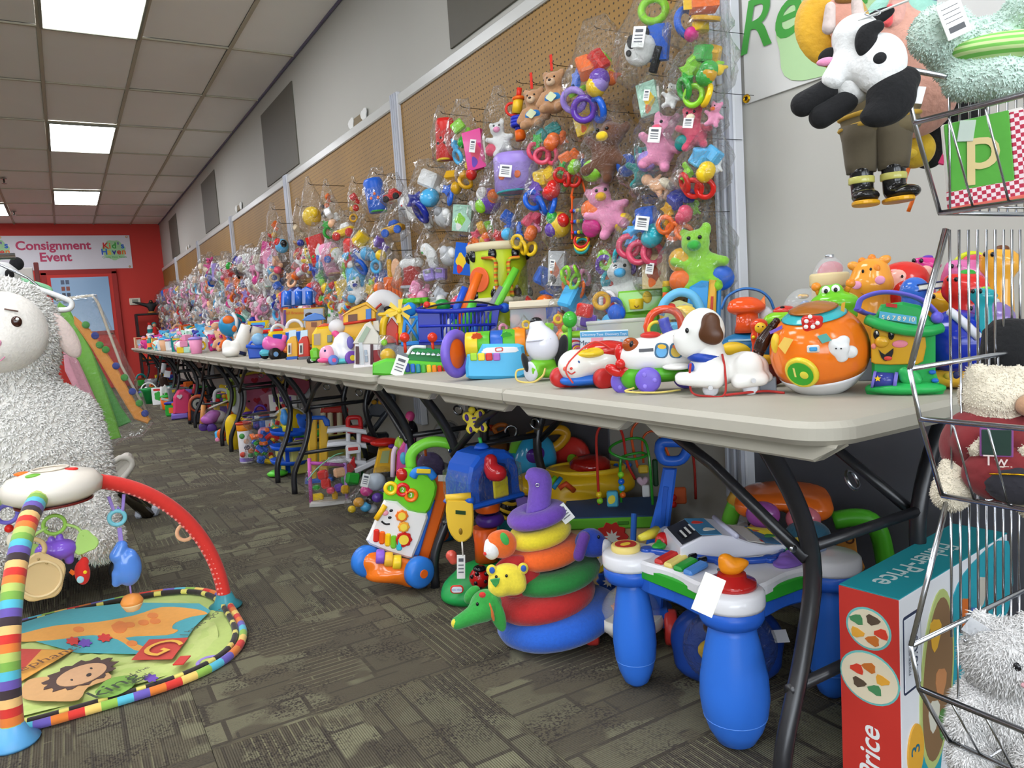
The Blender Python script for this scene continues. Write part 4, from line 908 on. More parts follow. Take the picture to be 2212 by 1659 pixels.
for x, z, c in ((.13, -.1, '#e8b23a'), (.15, -.2, '#c98a5a'), (.12, -.25, '#d8d4c4'), (.16, -.28, '#5a8a4a'), (.26, -.1, '#d8702a'), (.3, -.13, '#4a6ab8'), (.34, -.08, '#c8c2b4')): bx.add('photo_detail', extr(ngon(.022, 12, .03, .3, .15, 3), .0035), mat(c, 'paper'), (x, -.002, BHt+z))
bx.add('price_box', box(.06, .002, .13, .001), mat('#dfe2ea', 'paper'), (.045, -.001, BHt-.17)); bx.add('price_frame', extr(rrect(.066, .14, .006), .001), mat('#2b3550', 'paper'), (.045, -.0003, BHt-.105))
bx.text('price_writing', '40.00', .03, '#2b3550', (.05, -.0035, BHt-.11), (90, -90, 0)); bx.text('price_writing', 'FISHER PRICE', .011, '#2b3550', (.03, -.0035, BHt-.11), (90, -90, 0))
bx.add('age_badge', extr(ngon(.03, 26, .05), .003), mat('#e8ac3a', 'paper'), (.05, -.0015, BHt-.29)); bx.text('age_number', '3', .045, '#1f6f8a', (.048, -.0035, BHt-.285), (90, -90, 0)); bx.add('red_logo', box(.045, .002, .06, .001), mat('#c9352b', 'paper'), (.035, -.001, BHt-.42)); bx.text('logo_writing', 'Price', .022, 'white', (.036, -.003, BHt-.385), (90, -90, 0))
bx.text('end_writing', 'Fisher-Price', .052, 'white', (-.0025, BTh/2, BHt-.37), (90, -90, -90), shear=.2, bold=.0008); bx.text('top_writing', 'Fisher-Price', .06, '#cfe6e6', (.19, BTh*.5, BHt+.0025), (0, 0, 180), bold=.0008)
for z, r in ((-.065, .034), (-.155, .044)):
 bx.add('picture_disc', extr(ngon(.036 if z > -.1 else .05, 28, r), .002), mat('#e6d9bc', 'paper'), (-.0025, BTh/2, BHt+z), (0, 0, 90)); bx.add('picture_rim', extr(ngon(.040 if z > -.1 else .053, 28, r+.004), .0015), mat('#6fc0bc', 'paper'), (-.0015, BTh/2, BHt+z), (0, 0, 90))
 for a, c in enumerate(('#c8702a', '#e8a83a', '#4a8a5a', '#5a4a3a', '#d8402a')): bx.add('picture_detail', extr(ngon(.012, 10, .009, a, .2, 3), .003), mat(c, 'paper'), (-.003, BTh/2+.024*math.cos(a*1.3+z*30), BHt+z+.02*math.sin(a*1.3+z*30)), (0, 0, 90))
# ================================================================ toys on the floor under the tables
W_ = '#ececea'
# ---- blue activity table
C0 = np.array([1.27, 1.21, 0])
t = Thing('activity_table', 'blue and white toddler activity table with bowling-pin legs and piano keys', 'activity table', tuple(C0))
hs = .158
legp = ((.02, 0), (.04, .012), (.056, .04), (.067, .075), (.071, .11), (.069, .15), (.06, .2), (.049, .25), (.046, .27))
for sx in (-1, 1):
 for sy in (-1, 1):
  t.add('leg', lathe(legp, 26), mat('#3474dc'), (sx*hs, sy*hs, 0), (0, 0, 0), (1, 1, 1) if sx+sy == -2 else (.74, .74, 1)); t.add('leg_seam', torus(.0642, .0012, 26, 6), mat('#5a92ea'), (sx*hs, sy*hs, .067), (0, 0, 0), (1, 1, 1) if sx+sy == -2 else (.74, .74, 1))
  t.add('collar', lathe(((.045, .262), (.06, .268), (.066, .28), (.066, .305)), 26), mat('#2a63cc'), (sx*hs, sy*hs, 0))
  t.add('corner_lobe', lathe(((.067, .303), (.0685, .31), (.0675, .332), (.061, .338), (.02, .339)), 28), mat('#e9e8ec', 'glossy'), (sx*hs, sy*hs, 0))
t.add('apron', extr(ngon(.19, 48, .19, math.pi/4, .12, 4), .05, .006), mat('#2a63cc'), (0, 0, .28), (90, 0, 0)); t.add('deck', extr(ngon(.196, 48, .196, math.pi/4, .13, 4), .03, .006), mat('#e7e6ea', 'glossy'), (0, 0, .319), (90, 0, 0))
for a in range(4): t.add('green_panel', extr(((-.098, -.016), (.098, -.016), (.096, .014), (-.096, .014)), .012, .003), mat('#2fa52f'), (.172*math.cos(a*math.pi/2), .172*math.sin(a*math.pi/2), .305), (0, 0, 90+90*a))
# open book
bk = t.add('open_book', extr(((-.13, 0), (.13, 0), (.13, .02), (.07, .022), (.03, .034), (0, .048), (-.03, .055), (-.08, .055), (-.13, .034)), .15, .003, 0), mat('#e4e4ee'), (.03, .03, .334), (0, 0, -28))
for x, z, w, c in ((-.1, .0475, .05, '#2d3038'), (-.055, .0565, .05, '#3f86b4'), (.05, .030, .04, '#f0efe8'), (.095, .0225, .05, '#3a79aa')): t.add('printed_page', box(w, .135, .0012, .0003), mat(c, 'paper'), (x, 0, z), (0, 12 if x > 0 else -20 if x < -.08 else 4, 0), parent=bk)
for i in range(6): t.add('printed_key', box(.005, .05, .001, .0002), mat('white' if i % 2 else 'black', 'paper'), (-.115+.007*i, -.03+.006*i, .049+.0015*i), (0, -20, 0), parent=bk)
for x, y, c in ((-.06, .03, '#d8362a'), (-.05, -.03, '#e8e2d4'), (.09, .03, '#e2742a'), (.1, -.02, '#3f9a4a'), (.06, -.05, '#c8342a')): t.add('page_picture', extr(ngon(.014, 12, .011, .4, .2, 3), .001), mat(c, 'paper'), (x, y, .0585 if x < 0 else .0275), (90, 0, 0), parent=bk)
t.add('page_bar', tube(((0, -.08, .052), (0, .08, .052)), .006), mat('#d3d4ea'), parent=bk)
t.add('clear_blue_trim', tube(((-.13, .13, .338), (-.1, .04, .342), (-.06, -.04, .342), (0, -.09, .341), (.06, -.1, .34), (.13, -.06, .338)), .008, 8, 5), mat('#2450b0', 'glossy'))
for x, y in ((-.13, .13), (-.06, -.04), (.03, -.1)): t.add('blue_rivet', cyl(.016, .012, b=.003), mat('#2450b0', 'glossy'), (x, y, .334))
for i, c in enumerate(('#c8302c', '#ecd67a', '#2f9c3a', '#4f86cc')):
 k = t.add('piano_key', box(.062, .026, .014, .005), mat(c), (-.135, .055-.031*i, .334), (0, -8, 4));
 if i < 3: t.add('black_key', box(.022, .012, .012, .003), mat('black', 'glossy'), (-.098, .04-.031*i, .342))
t.add('red_turntable', lathe(((.045, .0), (.05, .004), (.048, .014), (.03, .02), (.028, .03)), 26), mat('#b0201e', 'glossy'), (-.15, -.155, .337)); d = t.add('duck_knob', blob((('e', (0, 0, .018), (.026, .018, .018)), ('e', (-.012, 0, .034), (.014, .012, .012)), ('e', (.022, 0, .024), (.014, .01, .008))), 26, .012), mat('#f0921c'), (-.15, -.155, .362), (0, 0, -30))
t.add('purple_panel', blob((('e', (0, 0, 0), (.055, .03, .008)), ('e', (.03, .01, .005), (.02, .016, .01)), ('e', (-.02, 0, .004), (.02, .016, .01)), ('e', (0, .012, .006), (.014, .012, .01))), 36, .006), mat('#8460b8'), (.06, -.13, .337), (0, 0, 12))
t.add('tambourine', lathe(((.034, 0), (.036, .004), (.035, .014), (.03, .017), (.02, .012)), 24), mat('#e8d27c'), (-.165, .165, .338)); t.add('tambourine_face', extr(ngon(.026, 20), .002), mat('#b8342a', 'paper'), (-.165, .165, .354), (90, 0, 0)); t.add('tambourine_swirl', extr(ngon(.014, 16, .009), .001), mat('#efc83a', 'paper'), (-.168, .162, .3555), (90, 0, 0))
t.add('yellow_trumpet', tube(((-.10, .19, .348), (-.04, .19, .352)), [.008, .016], 10), mat('#eadb4a')); t.add('red_light', dome(.02, .026), mat('#c81f22', 'glossy'), (-.06, .15, .338)); t.add('clear_light', dome(.026, .03), mat('#e8ecee', 'clear'), (-.03, .17, .338)); t.add('frog_button', blob((('e', (0, 0, .006), (.02, .014, .01)), ('e', (.008, .008, .014), (.006, .006, .006))), 20, .005), mat('#2f9c3a'), (-.1, .12, .338))
t.add('yellow_guitar', blob((('e', (0, 0, 0), (.04, .024, .014)), ('e', (-.035, 0, 0), (.028, .03, .016)), ('c', (.02, 0, 0), (.1, .0, .0), .01, .008)), 34, .01), mat('#e8d23a'), (.13, .02, .35), (0, 0, 110)); t.add('frog_button', blob((('e', (0, 0, .006), (.02, .014, .01)), ('e', (.008, .008, .014), (.006, .006, .006))), 20, .005), mat('#2f9c3a'), (.11, -.1, .338)); t.add('grey_button', box(.04, .03, .01, .003), mat('#8a9ab8'), (.15, -.13, .338))
pt = t.add('price_tag', box(.036, .0015, .066, .0006), mat('#f0efe4', 'paper'), tuple(PD(1515, 1325, 1.24)-C0), (-18, 22, -62+10)); t.add('tag_hole', cyl(.0025, .001, b=0), mat('black'), (0, -.001, .078), (90, 0, 0), parent=pt)
# ---- popcorn push toy behind it
p = PZ(1366, 1400, 0)
t = seen('corn_popper', 'white push toy with a clear dome and red wheels behind the activity table', 'push toy', p)
t.add('drum', lathe(((55, 40), (70, 46), (72, 60), (68, 70)), 26), mat('#e6e0d2'), (0, 20, 0), (0, 0, 0)); t.add('clear_dome', dome(66, 66), mat('#e6e6e0', 'clear'), (0, 20, 66))
for i in range(9): t.add('popping_ball', ball(8), mat(('red', 'yellow', 'blue', 'orange')[i % 4]), (40*math.cos(i*2.2), 20+40*math.sin(i*2.2), 76))
for s in (-1, 1): t.add('wheel', cyl(38, 30, b=7), mat('#d8403a'), (s*70, 20, 38), (0, 90*s, 0))
t.add('chassis', box(100, 50, 26, 8), mat('#e6e0d2'), (0, 20, 22)); t.add('push_rod', tube(((0, 60, 60), (20, 130, 260)), 7), mat('#3f78d8'))
# ---- clear-fronted blue bag with a plush inside
t = Thing('toy_backpack', 'blue vinyl backpack with a clear window showing yellow and brown toys', 'backpack', (1.285, 1.23, 0), rz=R_(-40))
t.add('blue_vinyl', blob((('e', (0, .03, .10), (.135, .06, .1)), ('e', (0, .03, .04), (.125, .06, .05))), 34, .03), mat('#23479c', 'plastic'))
t.add('clear_window', blob((('e', (0, -.03, .11), (.11, .035, .1)),), 26), mat('#cfd8ea', 'film')); t.add('yellow_toy', blob((('e', (-.03, -.03, .1), (.045, .02, .03)), ('e', (.03, -.03, .07), (.05, .02, .03)), ('e', (-.04, -.03, .06), (.03, .02, .02))), 26, .012), mat('#e2b72c', 'cloth')); t.add('brown_toy', blob((('e', (0, -.03, .16), (.06, .02, .04)), ('e', (.05, -.03, .13), (.02, .015, .02))), 24, .01), mat('#4a2a1c', 'cloth'))
t.add('blue_toy', ball(.02, .015, .02), mat('#234a80', 'glossy'), (.045, -.05, .12)); t.add('strap', tube(((-.08, .08, .19), (0, .1, .23), (.08, .08, .19)), .01, 8, 4, False, .4), mat('#1c2f66', 'cloth')); t.add('paper_tag', box(.04, .001, .03, .0004), mat('#e9e9ee', 'paper'), (.12, -.03, .12), (0, -20, -40))
t.add('yellow_bow', blob((('e', (.05, -.02, .2), (.03, .015, .015)), ('e', (.1, .0, .21), (.025, .012, .015))), 20, .01), mat('#8a7426', 'cloth'))
# ---- orange and green walker with purple lamps
p = np.array([1.50, 1.30, 0])
t = seen('activity_walker', 'orange topped activity walker with two purple domes and green tube legs', 'walker', p)
t.body('orange_top', (('e', (1690, 1075, 0), (95, 60, 22)), ('e', (1630, 1095, -30), (40, 36, 24)), ('e', (1750, 1100, -30), (44, 36, 26)), ('e', (1695, 1060, 30), (80, 50, 18))), mat('#e06a22', 'glossy'), 40, 20)
for x, y, c in ((1648, 1112, '#9a4f9c'), (1735, 1122, '#d0707c')):
 t.add('dome_lamp', ball(34, 20, 28), mat(c, 'glossy'), t.at(x, y, -62));
 for d in (-8, 10): t.add('lamp_dot', ball(5, 4, 5), mat(c, 'glossy'), t.at(x+d, y, -82))
t.line('green_leg', [(1590, 1085, 0), (1575, 1130, 0), (1560, 1240, 0), (1555, 1330, 0)], 17, mat('#5fae2f'), 4, 12); t.line('green_leg', [(1800, 1125, 10), (1840, 1118, 10), (1880, 1125, 10), (1905, 1170, 10), (1925, 1300, 10)], 19, mat('#4fae2a'), 4, 12)
t.add('top_sticker', box(46, 24, 1, .3), mat('#8a7a66', 'paper'), t.at(1668, 1053, 0)); t.line('yellow_foot', [(1605, 1060, 0), (1590, 1090, 0)], 22, mat('#c99a3a'), 2);
t = seen('plush_toy_tiger', 'orange striped soft toy tucked under the orange walker', 'plush toy', np.array([1.46, 1.32, .0]))
t.body('body', (('e', (1650, 1150, 0), (34, 26, 26)), ('e', (1670, 1155, -14), (20, 16, 18)), ('e', (1655, 1220, 0), (44, 30, 60))), mat('#d9823a', 'plush'), 30, 8); t.add('stripe', torus(32, 4, sq=1), mat('#2a1c16', 'plush'), t.at(1648, 1142, 0), (10, 0, 0), (1, .8, 1)); t.add('nose', ball(12, 10, 11), mat('#e8862a', 'plush'), t.at(1655, 1160, -34))
t = seen('plush_fish', 'teal and yellow plush fish lying behind the activity table', 'plush toy', np.array([1.47, 1.19, 0]))
t.body('body', (('e', (1745, 1155, 0), (46, 34, 32)), ('e', (1740, 1230, 10), (40, 30, 70))), mat('#2a5f78', 'plush'), 26, 8); t.body('yellow_bill', (('e', (1735, 1180, -30), (34, 22, 20)),), mat('#d8bc2c', 'plush'), 22)
t = seen('wooden_caterpillar', 'pink and orange painted wooden animal puzzle by the dark wall', 'puzzle', np.array([1.62, 1.10, 0]))
t.shape('board', [(1822, 1150), (1845, 1148), (1852, 1195), (1868, 1225), (1842, 1262), (1812, 1270), (1800, 1330), (1790, 1330), (1795, 1210)], 14, mat('#d8903c', 'matte'), 0, 2, 2); t.shape('pink_wing', [(1815, 1205), (1848, 1220), (1850, 1245), (1822, 1255), (1808, 1230)], 16, mat('#cf5f92', 'matte'), -2, 2, 2); t.add('swirl', torus(8, 2), mat('#6b3a1c', 'matte'), t.at(1835, 1165, -9), (90, 0, 0))
# ---- push handle, bead maze cube and yellow activity centre
p = np.array([1.30, 1.52, 0])
t = seen('push_cart', 'blue plastic push toy with a tall shaft and looped hand grip', 'push toy', p)
t.shape('shaft', [(1432, 1010), (1462, 1012), (1452, 1090), (1440, 1190), (1430, 1330), (1388, 1330), (1394, 1180), (1420, 1080)], 20, mat('#2a62c8'), 0, 5); t.add('shaft_groove', box(10, 3, 150, 1), mat('#2254b4'), t.at(1424, 1200, -11), (0, 8, 0))
t.line('grip', [(1424, 975, 0), (1428, 957, 0), (1450, 955, 0), (1476, 957, 0), (1484, 972, 0), (1472, 992, 0), (1450, 996, 0), (1432, 992, 0)], 11, mat('#2a62c8'), 4, 10, closed=True)
t.add('cart_base', box(90, 80, 40, 12), mat('#2a62c8'), t.at(1408, 1345, 10));
for s in (-1, 1): t.add('wheel', cyl(26, 18, b=4), mat('#d8302a'), (t.at(1408, 1330, 10)[0]+s*50, 0, 26), (0, 90*s, 0))
p = np.array([1.45, 1.86, 0])
t = seen('bead_maze_cube', 'wooden activity cube with gear side and bead maze wires on top', 'activity cube', p)
yw = -22
cub = t.add('cube_body', box(200, 150, 165, 4), mat('#d9bc85', 'matte'), (0, 60, 0), (0, 0, 0)); x0, _, z0 = t.at(1360, 1085, 0);
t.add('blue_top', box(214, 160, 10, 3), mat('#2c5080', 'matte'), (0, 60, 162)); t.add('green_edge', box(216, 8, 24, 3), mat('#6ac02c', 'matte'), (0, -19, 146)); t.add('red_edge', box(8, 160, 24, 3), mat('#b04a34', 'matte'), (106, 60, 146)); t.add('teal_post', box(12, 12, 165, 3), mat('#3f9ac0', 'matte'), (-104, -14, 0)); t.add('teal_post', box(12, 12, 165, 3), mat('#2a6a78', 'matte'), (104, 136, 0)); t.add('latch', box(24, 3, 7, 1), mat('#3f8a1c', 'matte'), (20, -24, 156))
for px, py, r, c in ((1322, 1160, 32, '#cc342c'), (1362, 1190, 24, '#5cae2c'), (1302, 1208, 28, '#e2c22c'), (1335, 1215, 22, '#3f9ac8'), (1315, 1255, 24, '#2a52b0'), (1345, 1275, 18, '#e2742a')):
 q = t.at(px, py, -20); g = t.add('gear', extr(ngon(r, 40, r, 0, .1, 10), 8, 1.5), mat(c), (q[0], -20, q[2])); t.add('gear_star', extr(star(r*.55, 9, .5), 2), mat('#e9e4da', 'paper'), (0, -5, 0), parent=g)
def bead(px, py, dy, r, c): t.add('bead', ball(r, r, r), mat(c, 'glossy'), t.at(px, py, dy))
t.line('red_wire', [(1294, 1090, 20), (1290, 1000, 20), (1289, 940, 20), (1305, 915, 20), (1330, 915, 24), (1345, 940, 30), (1355, 1000, 40), (1372, 1035, 60)], 3, mat('#c03028', 'glossy'), 6)
t.line('green_wire', [(1342, 1085, 20), (1340, 1000, 20), (1350, 985, 30), (1385, 978, 40), (1395, 985, 20), (1360, 992, 0), (1322, 980, 0), (1320, 965, 20), (1350, 950, 50), (1385, 948, 50), (1400, 975, 30), (1408, 1060, 20), (1410, 1090, 20)], 3, mat('#2f9a2c', 'glossy'), 6)
t.line('orange_wire', [(1378, 1010, 80), (1368, 970, 80), (1365, 930, 80), (1385, 908, 80), (1410, 915, 80), (1430, 950, 80), (1445, 985, 80)], 3, mat('#d85a28', 'glossy'), 6); t.line('orange_wire', [(1390, 1000, 100), (1388, 950, 100), (1405, 932, 100), (1425, 940, 100), (1440, 970, 100)], 2.6, mat('#d85a28', 'glossy'), 6)
t.line('dark_red_wire', [(1455, 952, 60), (1475, 946, 60), (1492, 960, 60), (1500, 1010, 60), (1503, 1078, 60)], 3, mat('#9c2a24', 'glossy'), 6)
for x, y, c in ((1294, 1068, 'yellow'), (1296, 1082, 'lime'), (1341, 1025, 'lime'), (1342, 1040, 'blue'), (1343, 1054, 'sky'), (1345, 1069, 'orange'), (1455, 1075, 'red'), (1455, 1090, 'red')): bead(x, y, 20, 7, c)
t.add('duck_block', box(24, 16, 34, 3), mat('#4fb0cc', 'matte'), t.at(1324, 1094, 10)); t.add('duck_print', extr(ngon(7, 14, 11, .3, .2, 2), 1), mat('#e6d63a', 'paper'), tuple(np.array(t.at(1321, 1077, 10))+np.array([0, -9, 0]))); t.add('bear_block', box(26, 12, 36, 3), mat('#d8602a', 'matte'), t.at(1470, 1088, 40)); t.add('bear_block', box(22, 12, 18, 3), mat('#d8b42a', 'matte'), t.at(1390, 1022, 70)); t.add('heart_block', extr(heart(16), 8, 2), mat('#c8a8b8', 'matte'), t.at(1388, 1040, 40)); t.add('green_block', box(12, 12, 60, 3), mat('#12401f', 'matte'), t.at(1417, 1050, 60)); t.add('cow_block', box(16, 10, 26, 2), mat('#e2e2e2', 'matte'), t.at(1396, 1073, 30))
p = np.array([1.44, 2.2, 0])
t = seen('activity_centre', 'yellow topped purple activity centre with a red dome in the middle', 'activity centre', p)
t.shape('purple_body', [(1115, 1060), (1270, 1090), (1262, 1165), (1120, 1150)], 90, mat('#8a70c8'), 30, 6); t.body('yellow_top', (('e', (1240, 1030, 40), (130, 80, 22)), ('e', (1170, 1050, 0), (60, 40, 20)), ('e', (1240, 1080, -20), (60, 30, 22)), ('e', (1310, 1050, 10), (60, 40, 20))), mat('#e6b81c'), 44, 22)
t.add('tray_ring', torus(82, 6, 36), mat('#e8c02a'), t.at(1265, 1012, 40), (0, 0, 0), (1, .7, 1)); t.add('red_dome', lathe(((46, 0), (44, 22), (36, 30), (26, 34), (2, 36)), 28), mat('#a01a14', 'glossy'), t.at(1275, 1018, 40)); t.line('red_arrow', [(1208, 1055, -50), (1222, 1045, -50), (1240, 1060, -40)], 6, mat('#d8502a'), 0); t.line('lime_slider', [(1185, 1050, -42), (1200, 1030, -30)], 5, mat('#7ac82c'), 0); t.line('blue_slider', [(1195, 1055, -44), (1212, 1032, -32)], 5, mat('#2a8ac0'), 0); t.add('white_key', box(50, 8, 12, 3), mat(W_), t.at(1258, 1092, -40)); t.add('blue_key', box(40, 8, 10, 3), mat('#2a6ac8'), t.at(1345, 1010, 60))
t = seen('toy_vacuum', 'blue bubble-shaped ride toy with yellow ribbed handle under the table', 'toy', np.array([1.50, 2.45, 0]))
t.body('blue_shell', (('e', (1160, 985, 0), (42, 40, 50)), ('e', (1150, 1010, 0), (44, 40, 40))), mat('#2f9fd0', 'glossy'), 32, 18); t.body('purple_horn', (('e', (1155, 985, -38), (18, 10, 16)), ('e', (1166, 978, -40), (10, 8, 12))), mat('#5a2f9a', 'glossy'), 22, 6); t.line('yellow_handle', [(1140, 945, 0), (1175, 932, 0), (1210, 928, 0), (1223, 940, 0), (1208, 960, 0), (1190, 970, 0)], 11, mat('#c9921c'), 5, 10); t.line('green_side', [(1112, 990, 20), (1116, 960, 20), (1128, 950, 20)], 14, mat('#6ab02c'), 3, 10); t.add('teal_base', box(90, 70, 110, 12), mat('#1f8a94'), t.at(1140, 1080, 30))
for s in (0, 1): t.add('wheel', lathe(((3, -14), (30, -14), (42, -6), (42, 6), (30, 14), (3, 14)), 26), mat('#c9342c'), t.at(1235 if s else 1120, 985 if s else 1085, 20), (90, 0, -30));
t.add('wheel_hub', cyl(12, 6), mat('#8ac02c'), t.at(1238, 992, 2), (90, 0, -30))
# ---- plush stacking rings
p = PZ(1190, 1372, 0); U = mpp(p)
t = seen('plush_stacking_rings', 'giant plush stacking ring tower with animal heads', 'stacking toy', p)
def prg(name, cx, cy, R, r, c, dy, tilt=(0, 0), sq=.8):
 q = t.at(cx, cy, dy); return t.add(name, torus(R, r, 40, 14, 1.0, sq), mat(c, 'plush'), q, (tilt[0], tilt[1], 0))
prg('blue_ring', 1205, 1330, 78, 56, '#1f5fc8', 0, (0, -9), .62); prg('red_ring', 1175, 1285, 66, 46, '#b8201e', 0, (2, -8), .66); prg('green_ring', 1195, 1235, 64, 38, '#1f7f34', 5, (2, -7), .62); prg('orange_ring', 1180, 1190, 50, 32, '#f0641c', 0, (2, -8), .7); prg('yellow_ring', 1165, 1152, 42, 28, '#ead42c', 0, (2, -10), .72); prg('purple_ring', 1160, 1112, 42, 24, '#7448b8', 0, (2, -10), .75)
t.body('hippo_peg', (('c', (1162, 1115, 0), (1168, 1045, 0), 26, 24), ('e', (1163, 1030, -3), (23, 22, 18)), ('e', (1150, 1022, -6), (12, 10, 10))), mat('#7a55c0', 'plush'), 34, 14); t.add('peg_eye', torus(3.4, 1.2), mat('silver', 'metal'), t.at(1161, 1048, -26), (90, 0, 0)); t.add('hippo_ear', ball(6, 4, 7), mat('#8a64d0', 'plush'), t.at(1140, 1030, -10))
# animal heads
h = t.body('lion_head', (('e', (1095, 1250, -75), (38, 26, 32)), ('e', (1080, 1268, -92), (24, 20, 20)), ('e', (1115, 1265, -85), (20, 16, 18))), mat('#ecd63c', 'plush'), 34, 12); t.body('lion_mane', (('e', (1115, 1245, -52), (50, 22, 46)),), mat('#ac1f22', 'plush'), 26)
for x, y in ((1062, 1232), (1130, 1228)): t.add('lion_ear', ball(11, 8, 12), mat('#ecd63c', 'plush'), t.at(x, y, -82)); t.add('lion_inner_ear', ball(6, 4, 7), mat('#2f5fb8', 'plush'), t.at(x+1, y, -89))
for x, y in ((1072, 1246), (1094, 1244)): t.add('lion_eye', ball(3, 2.4, 3.4), mat('black', 'glossy'), t.at(x, y, -103))
t.add('lion_nose', extr(((-10, 6), (10, 8), (0, -10)), 6, 1, 2), mat('#3a9a4a', 'plush'), t.at(1070, 1258, -112))
t.body('tiger_head', (('e', (1085, 1175, -45), (30, 26, 30)), ('e', (1070, 1175, -55), (18, 16, 24))), mat('#e8691f', 'plush'), 30, 10); t.body('tiger_muzzle', (('e', (1062, 1190, -66), (16, 14, 18)), ('e', (1055, 1178, -60), (8, 8, 14))), mat('#ece9e6', 'plush'), 24, 6); t.add('tiger_ear', ball(8, 5, 14), mat('#3fae4a', 'plush'), t.at(1090, 1164, -72), (0, -20, 0)); t.add('tiger_nose', ball(4, 4, 4), mat('#d8302a', 'plush'), t.at(1048, 1196, -74))
t.body('dog_head', (('e', (1275, 1172, -30), (32, 28, 30)), ('e', (1290, 1180, -40), (22, 20, 20))), mat('#2344b0', 'plush'), 30, 10); t.body('dog_muzzle', (('e', (1308, 1182, -46), (15, 15, 17)),), mat('#e4e4e8', 'plush'), 20); t.body('dog_ear', (('c', (1262, 1160, -52), (1250, 1200, -56), 12, 12),), mat('#6a3fa0', 'plush'), 22); t.add('dog_eye', ball(3, 3, 4), mat('black', 'glossy'), t.at(1293, 1160, -52))
t.body('elephant_head', (('e', (1050, 1305, -95), (32, 28, 30)), ('c', (1040, 1320, -110), (988, 1346, -130), 22, 13)), mat('#2f9a3c', 'plush'), 34, 14); t.add('trunk_tip', ball(9, 8, 10), mat('#e2d23a', 'plush'), t.at(984, 1347, -134)); t.body('elephant_ear', (('e', (1074, 1325, -108), (15, 10, 40), (0, -14, 0)),), mat('#2f9a3c', 'plush'), 24); t.add('inner_ear', ball(4, 5, 20), mat('#d8702a', 'plush'), t.at(1062, 1322, -120), (0, -10, 0)); t.add('elephant_eye', ball(3, 3, 4), mat('black', 'glossy'), t.at(1031, 1305, -124)); t.body('far_ear', (('e', (1020, 1285, -70), (14, 10, 22), (0, 40, 0)),), mat('#2f9a3c', 'plush'), 20); t.add('patch', ball(7, 3, 6), mat('#d8302a', 'plush'), t.at(1042, 1285, -124))
t.tag_(1232, 1125, -20, 26, 40, -35)
# ---- toy mailbox tower on a green base
p = PZ(1030, 1296, 0)
t = seen('mailbox_tower_toy', 'blue toy mailbox on an orange post with butterfly and green ladybug base', 'toy', p)
t.body('green_base', (('e', (1035, 1265, 20), (78, 60, 40)), ('e', (1050, 1235, 30), (60, 44, 26)), ('e', (1000, 1285, 0), (46, 40, 16))), mat('#23984a'), 40, 22)
t.add('orange_post', lathe(((26, 0), (25, 40), (27, 75)), 22), mat('#ee5f1c'), t.at(1052, 1210, 30)); t.add('purple_ring', torus(20, 12, 28, 12, 1, 1.1), mat('#4b2a86'), t.at(1058, 1122, 30)); t.add('orange_ring', cyl(27, 22, b=4), mat('#ee641c'), t.at(1054, 1105, 30)); t.add('blue_neck', cyl(24, 20, b=3), mat('#2158b8'), t.at(1050, 1090, 30))
mb = t.add('mailbox', extr(((-70, 0), (66, 0), (68, 12), (66, 60), (56, 88), (34, 104), (0, 110), (-36, 104), (-58, 84), (-70, 50)), 90, 6), mat('#1f5ac4'), tuple(np.array(t.at(1046, 1075, 20))), (0, 0, 34)); t.add('mailbox_lip', box(150, 104, 12, 5), mat('#1f5ac4'), (0, 0, -6), parent=mb)
t.add('open_arch', extr(((-42, 4), (42, 4), (42, 46), (28, 72), (0, 82), (-28, 72), (-42, 46)), 3, .5), mat('#12367c'), (-2, -46, 4), parent=mb); t.add('yellow_inside', box(40, 6, 44, 3), mat('#d9c62c'), (10, -49, 6), parent=mb); t.add('red_letter', box(24, 5, 10, 2), mat('#c8412c'), (-6, -50, 56), parent=mb); t.add('stretch_wrap', extr(((-71, 4), (70, 4), (70, 70), (40, 86), (-30, 86), (-71, 66)), 110, 8), mat('#e9f0f6', 'film'), parent=mb)
t.body('flag', (('c', (1060, 995, -30), (1062, 1025, -40), 14, 12), ('e', (1076, 1022, -45), (18, 16, 17)), ('c', (1058, 1012, -35), (1072, 1022, -40), 12, 14)), mat('#b8242a', 'glossy'), 26, 8)
t.shape('yellow_door', [(966, 1078), (1012, 1082), (1022, 1092), (1022, 1145), (1014, 1162), (998, 1171), (982, 1164), (968, 1140), (963, 1100)], 12, mat('#e6bc3a'), -62, 3, 2); t.shape('door_slot', [(984, 1102), (1006, 1104), (1006, 1112), (984, 1110)], 2, mat('#22401f'), -69); t.add('door_hinge', tube(((-26, 0, 0), (26, 0, 0)), 8), mat('#e6bc3a'), t.at(990, 1074, -60)); t.add('hinge_cap', ball(11), mat('#1f5ac4'), t.at(1014, 1080, -58)); t.add('keyhole', ball(4, 2, 7), mat('#8a6a1c'), t.at(995, 1148, -68))
t.line('stalk', [(1040, 962, 10), (1036, 945, 10)], 4, mat('#2fa84a'), 0); t.add('stalk_cap', dome(16, 12), mat('#1f5ac4'), t.at(1040, 968, 10)); bf = t.add('butterfly', extr(((0, 14), (6, 22), (20, 24), (26, 10), (20, -2), (24, -16), (16, -26), (4, -18), (0, -24), (-6, -18), (-16, -22), (-22, -10), (-16, 0), (-24, 12), (-20, 24), (-8, 24)), 10, 3, 2), mat('#ecd63c'), t.at(1026, 912, 10), (0, -8, 0))
for x, z, r in ((-15, 14, 6), (15, 14, 6), (-12, -13, 5), (13, -15, 5)): t.add('wing_spot', ball(r*.7, 3, r*1.3), mat('#4b2a86'), (x, -5, z), parent=bf)
for z in (8, 0, -8): t.add('body_stripe', box(9, 3, 3.5, 1), mat('#4b2a86'), (0, -6, z), parent=bf)
t.add('butterfly_head', ball(8), mat('#ecd63c'), (-1, -2, 27), parent=bf)
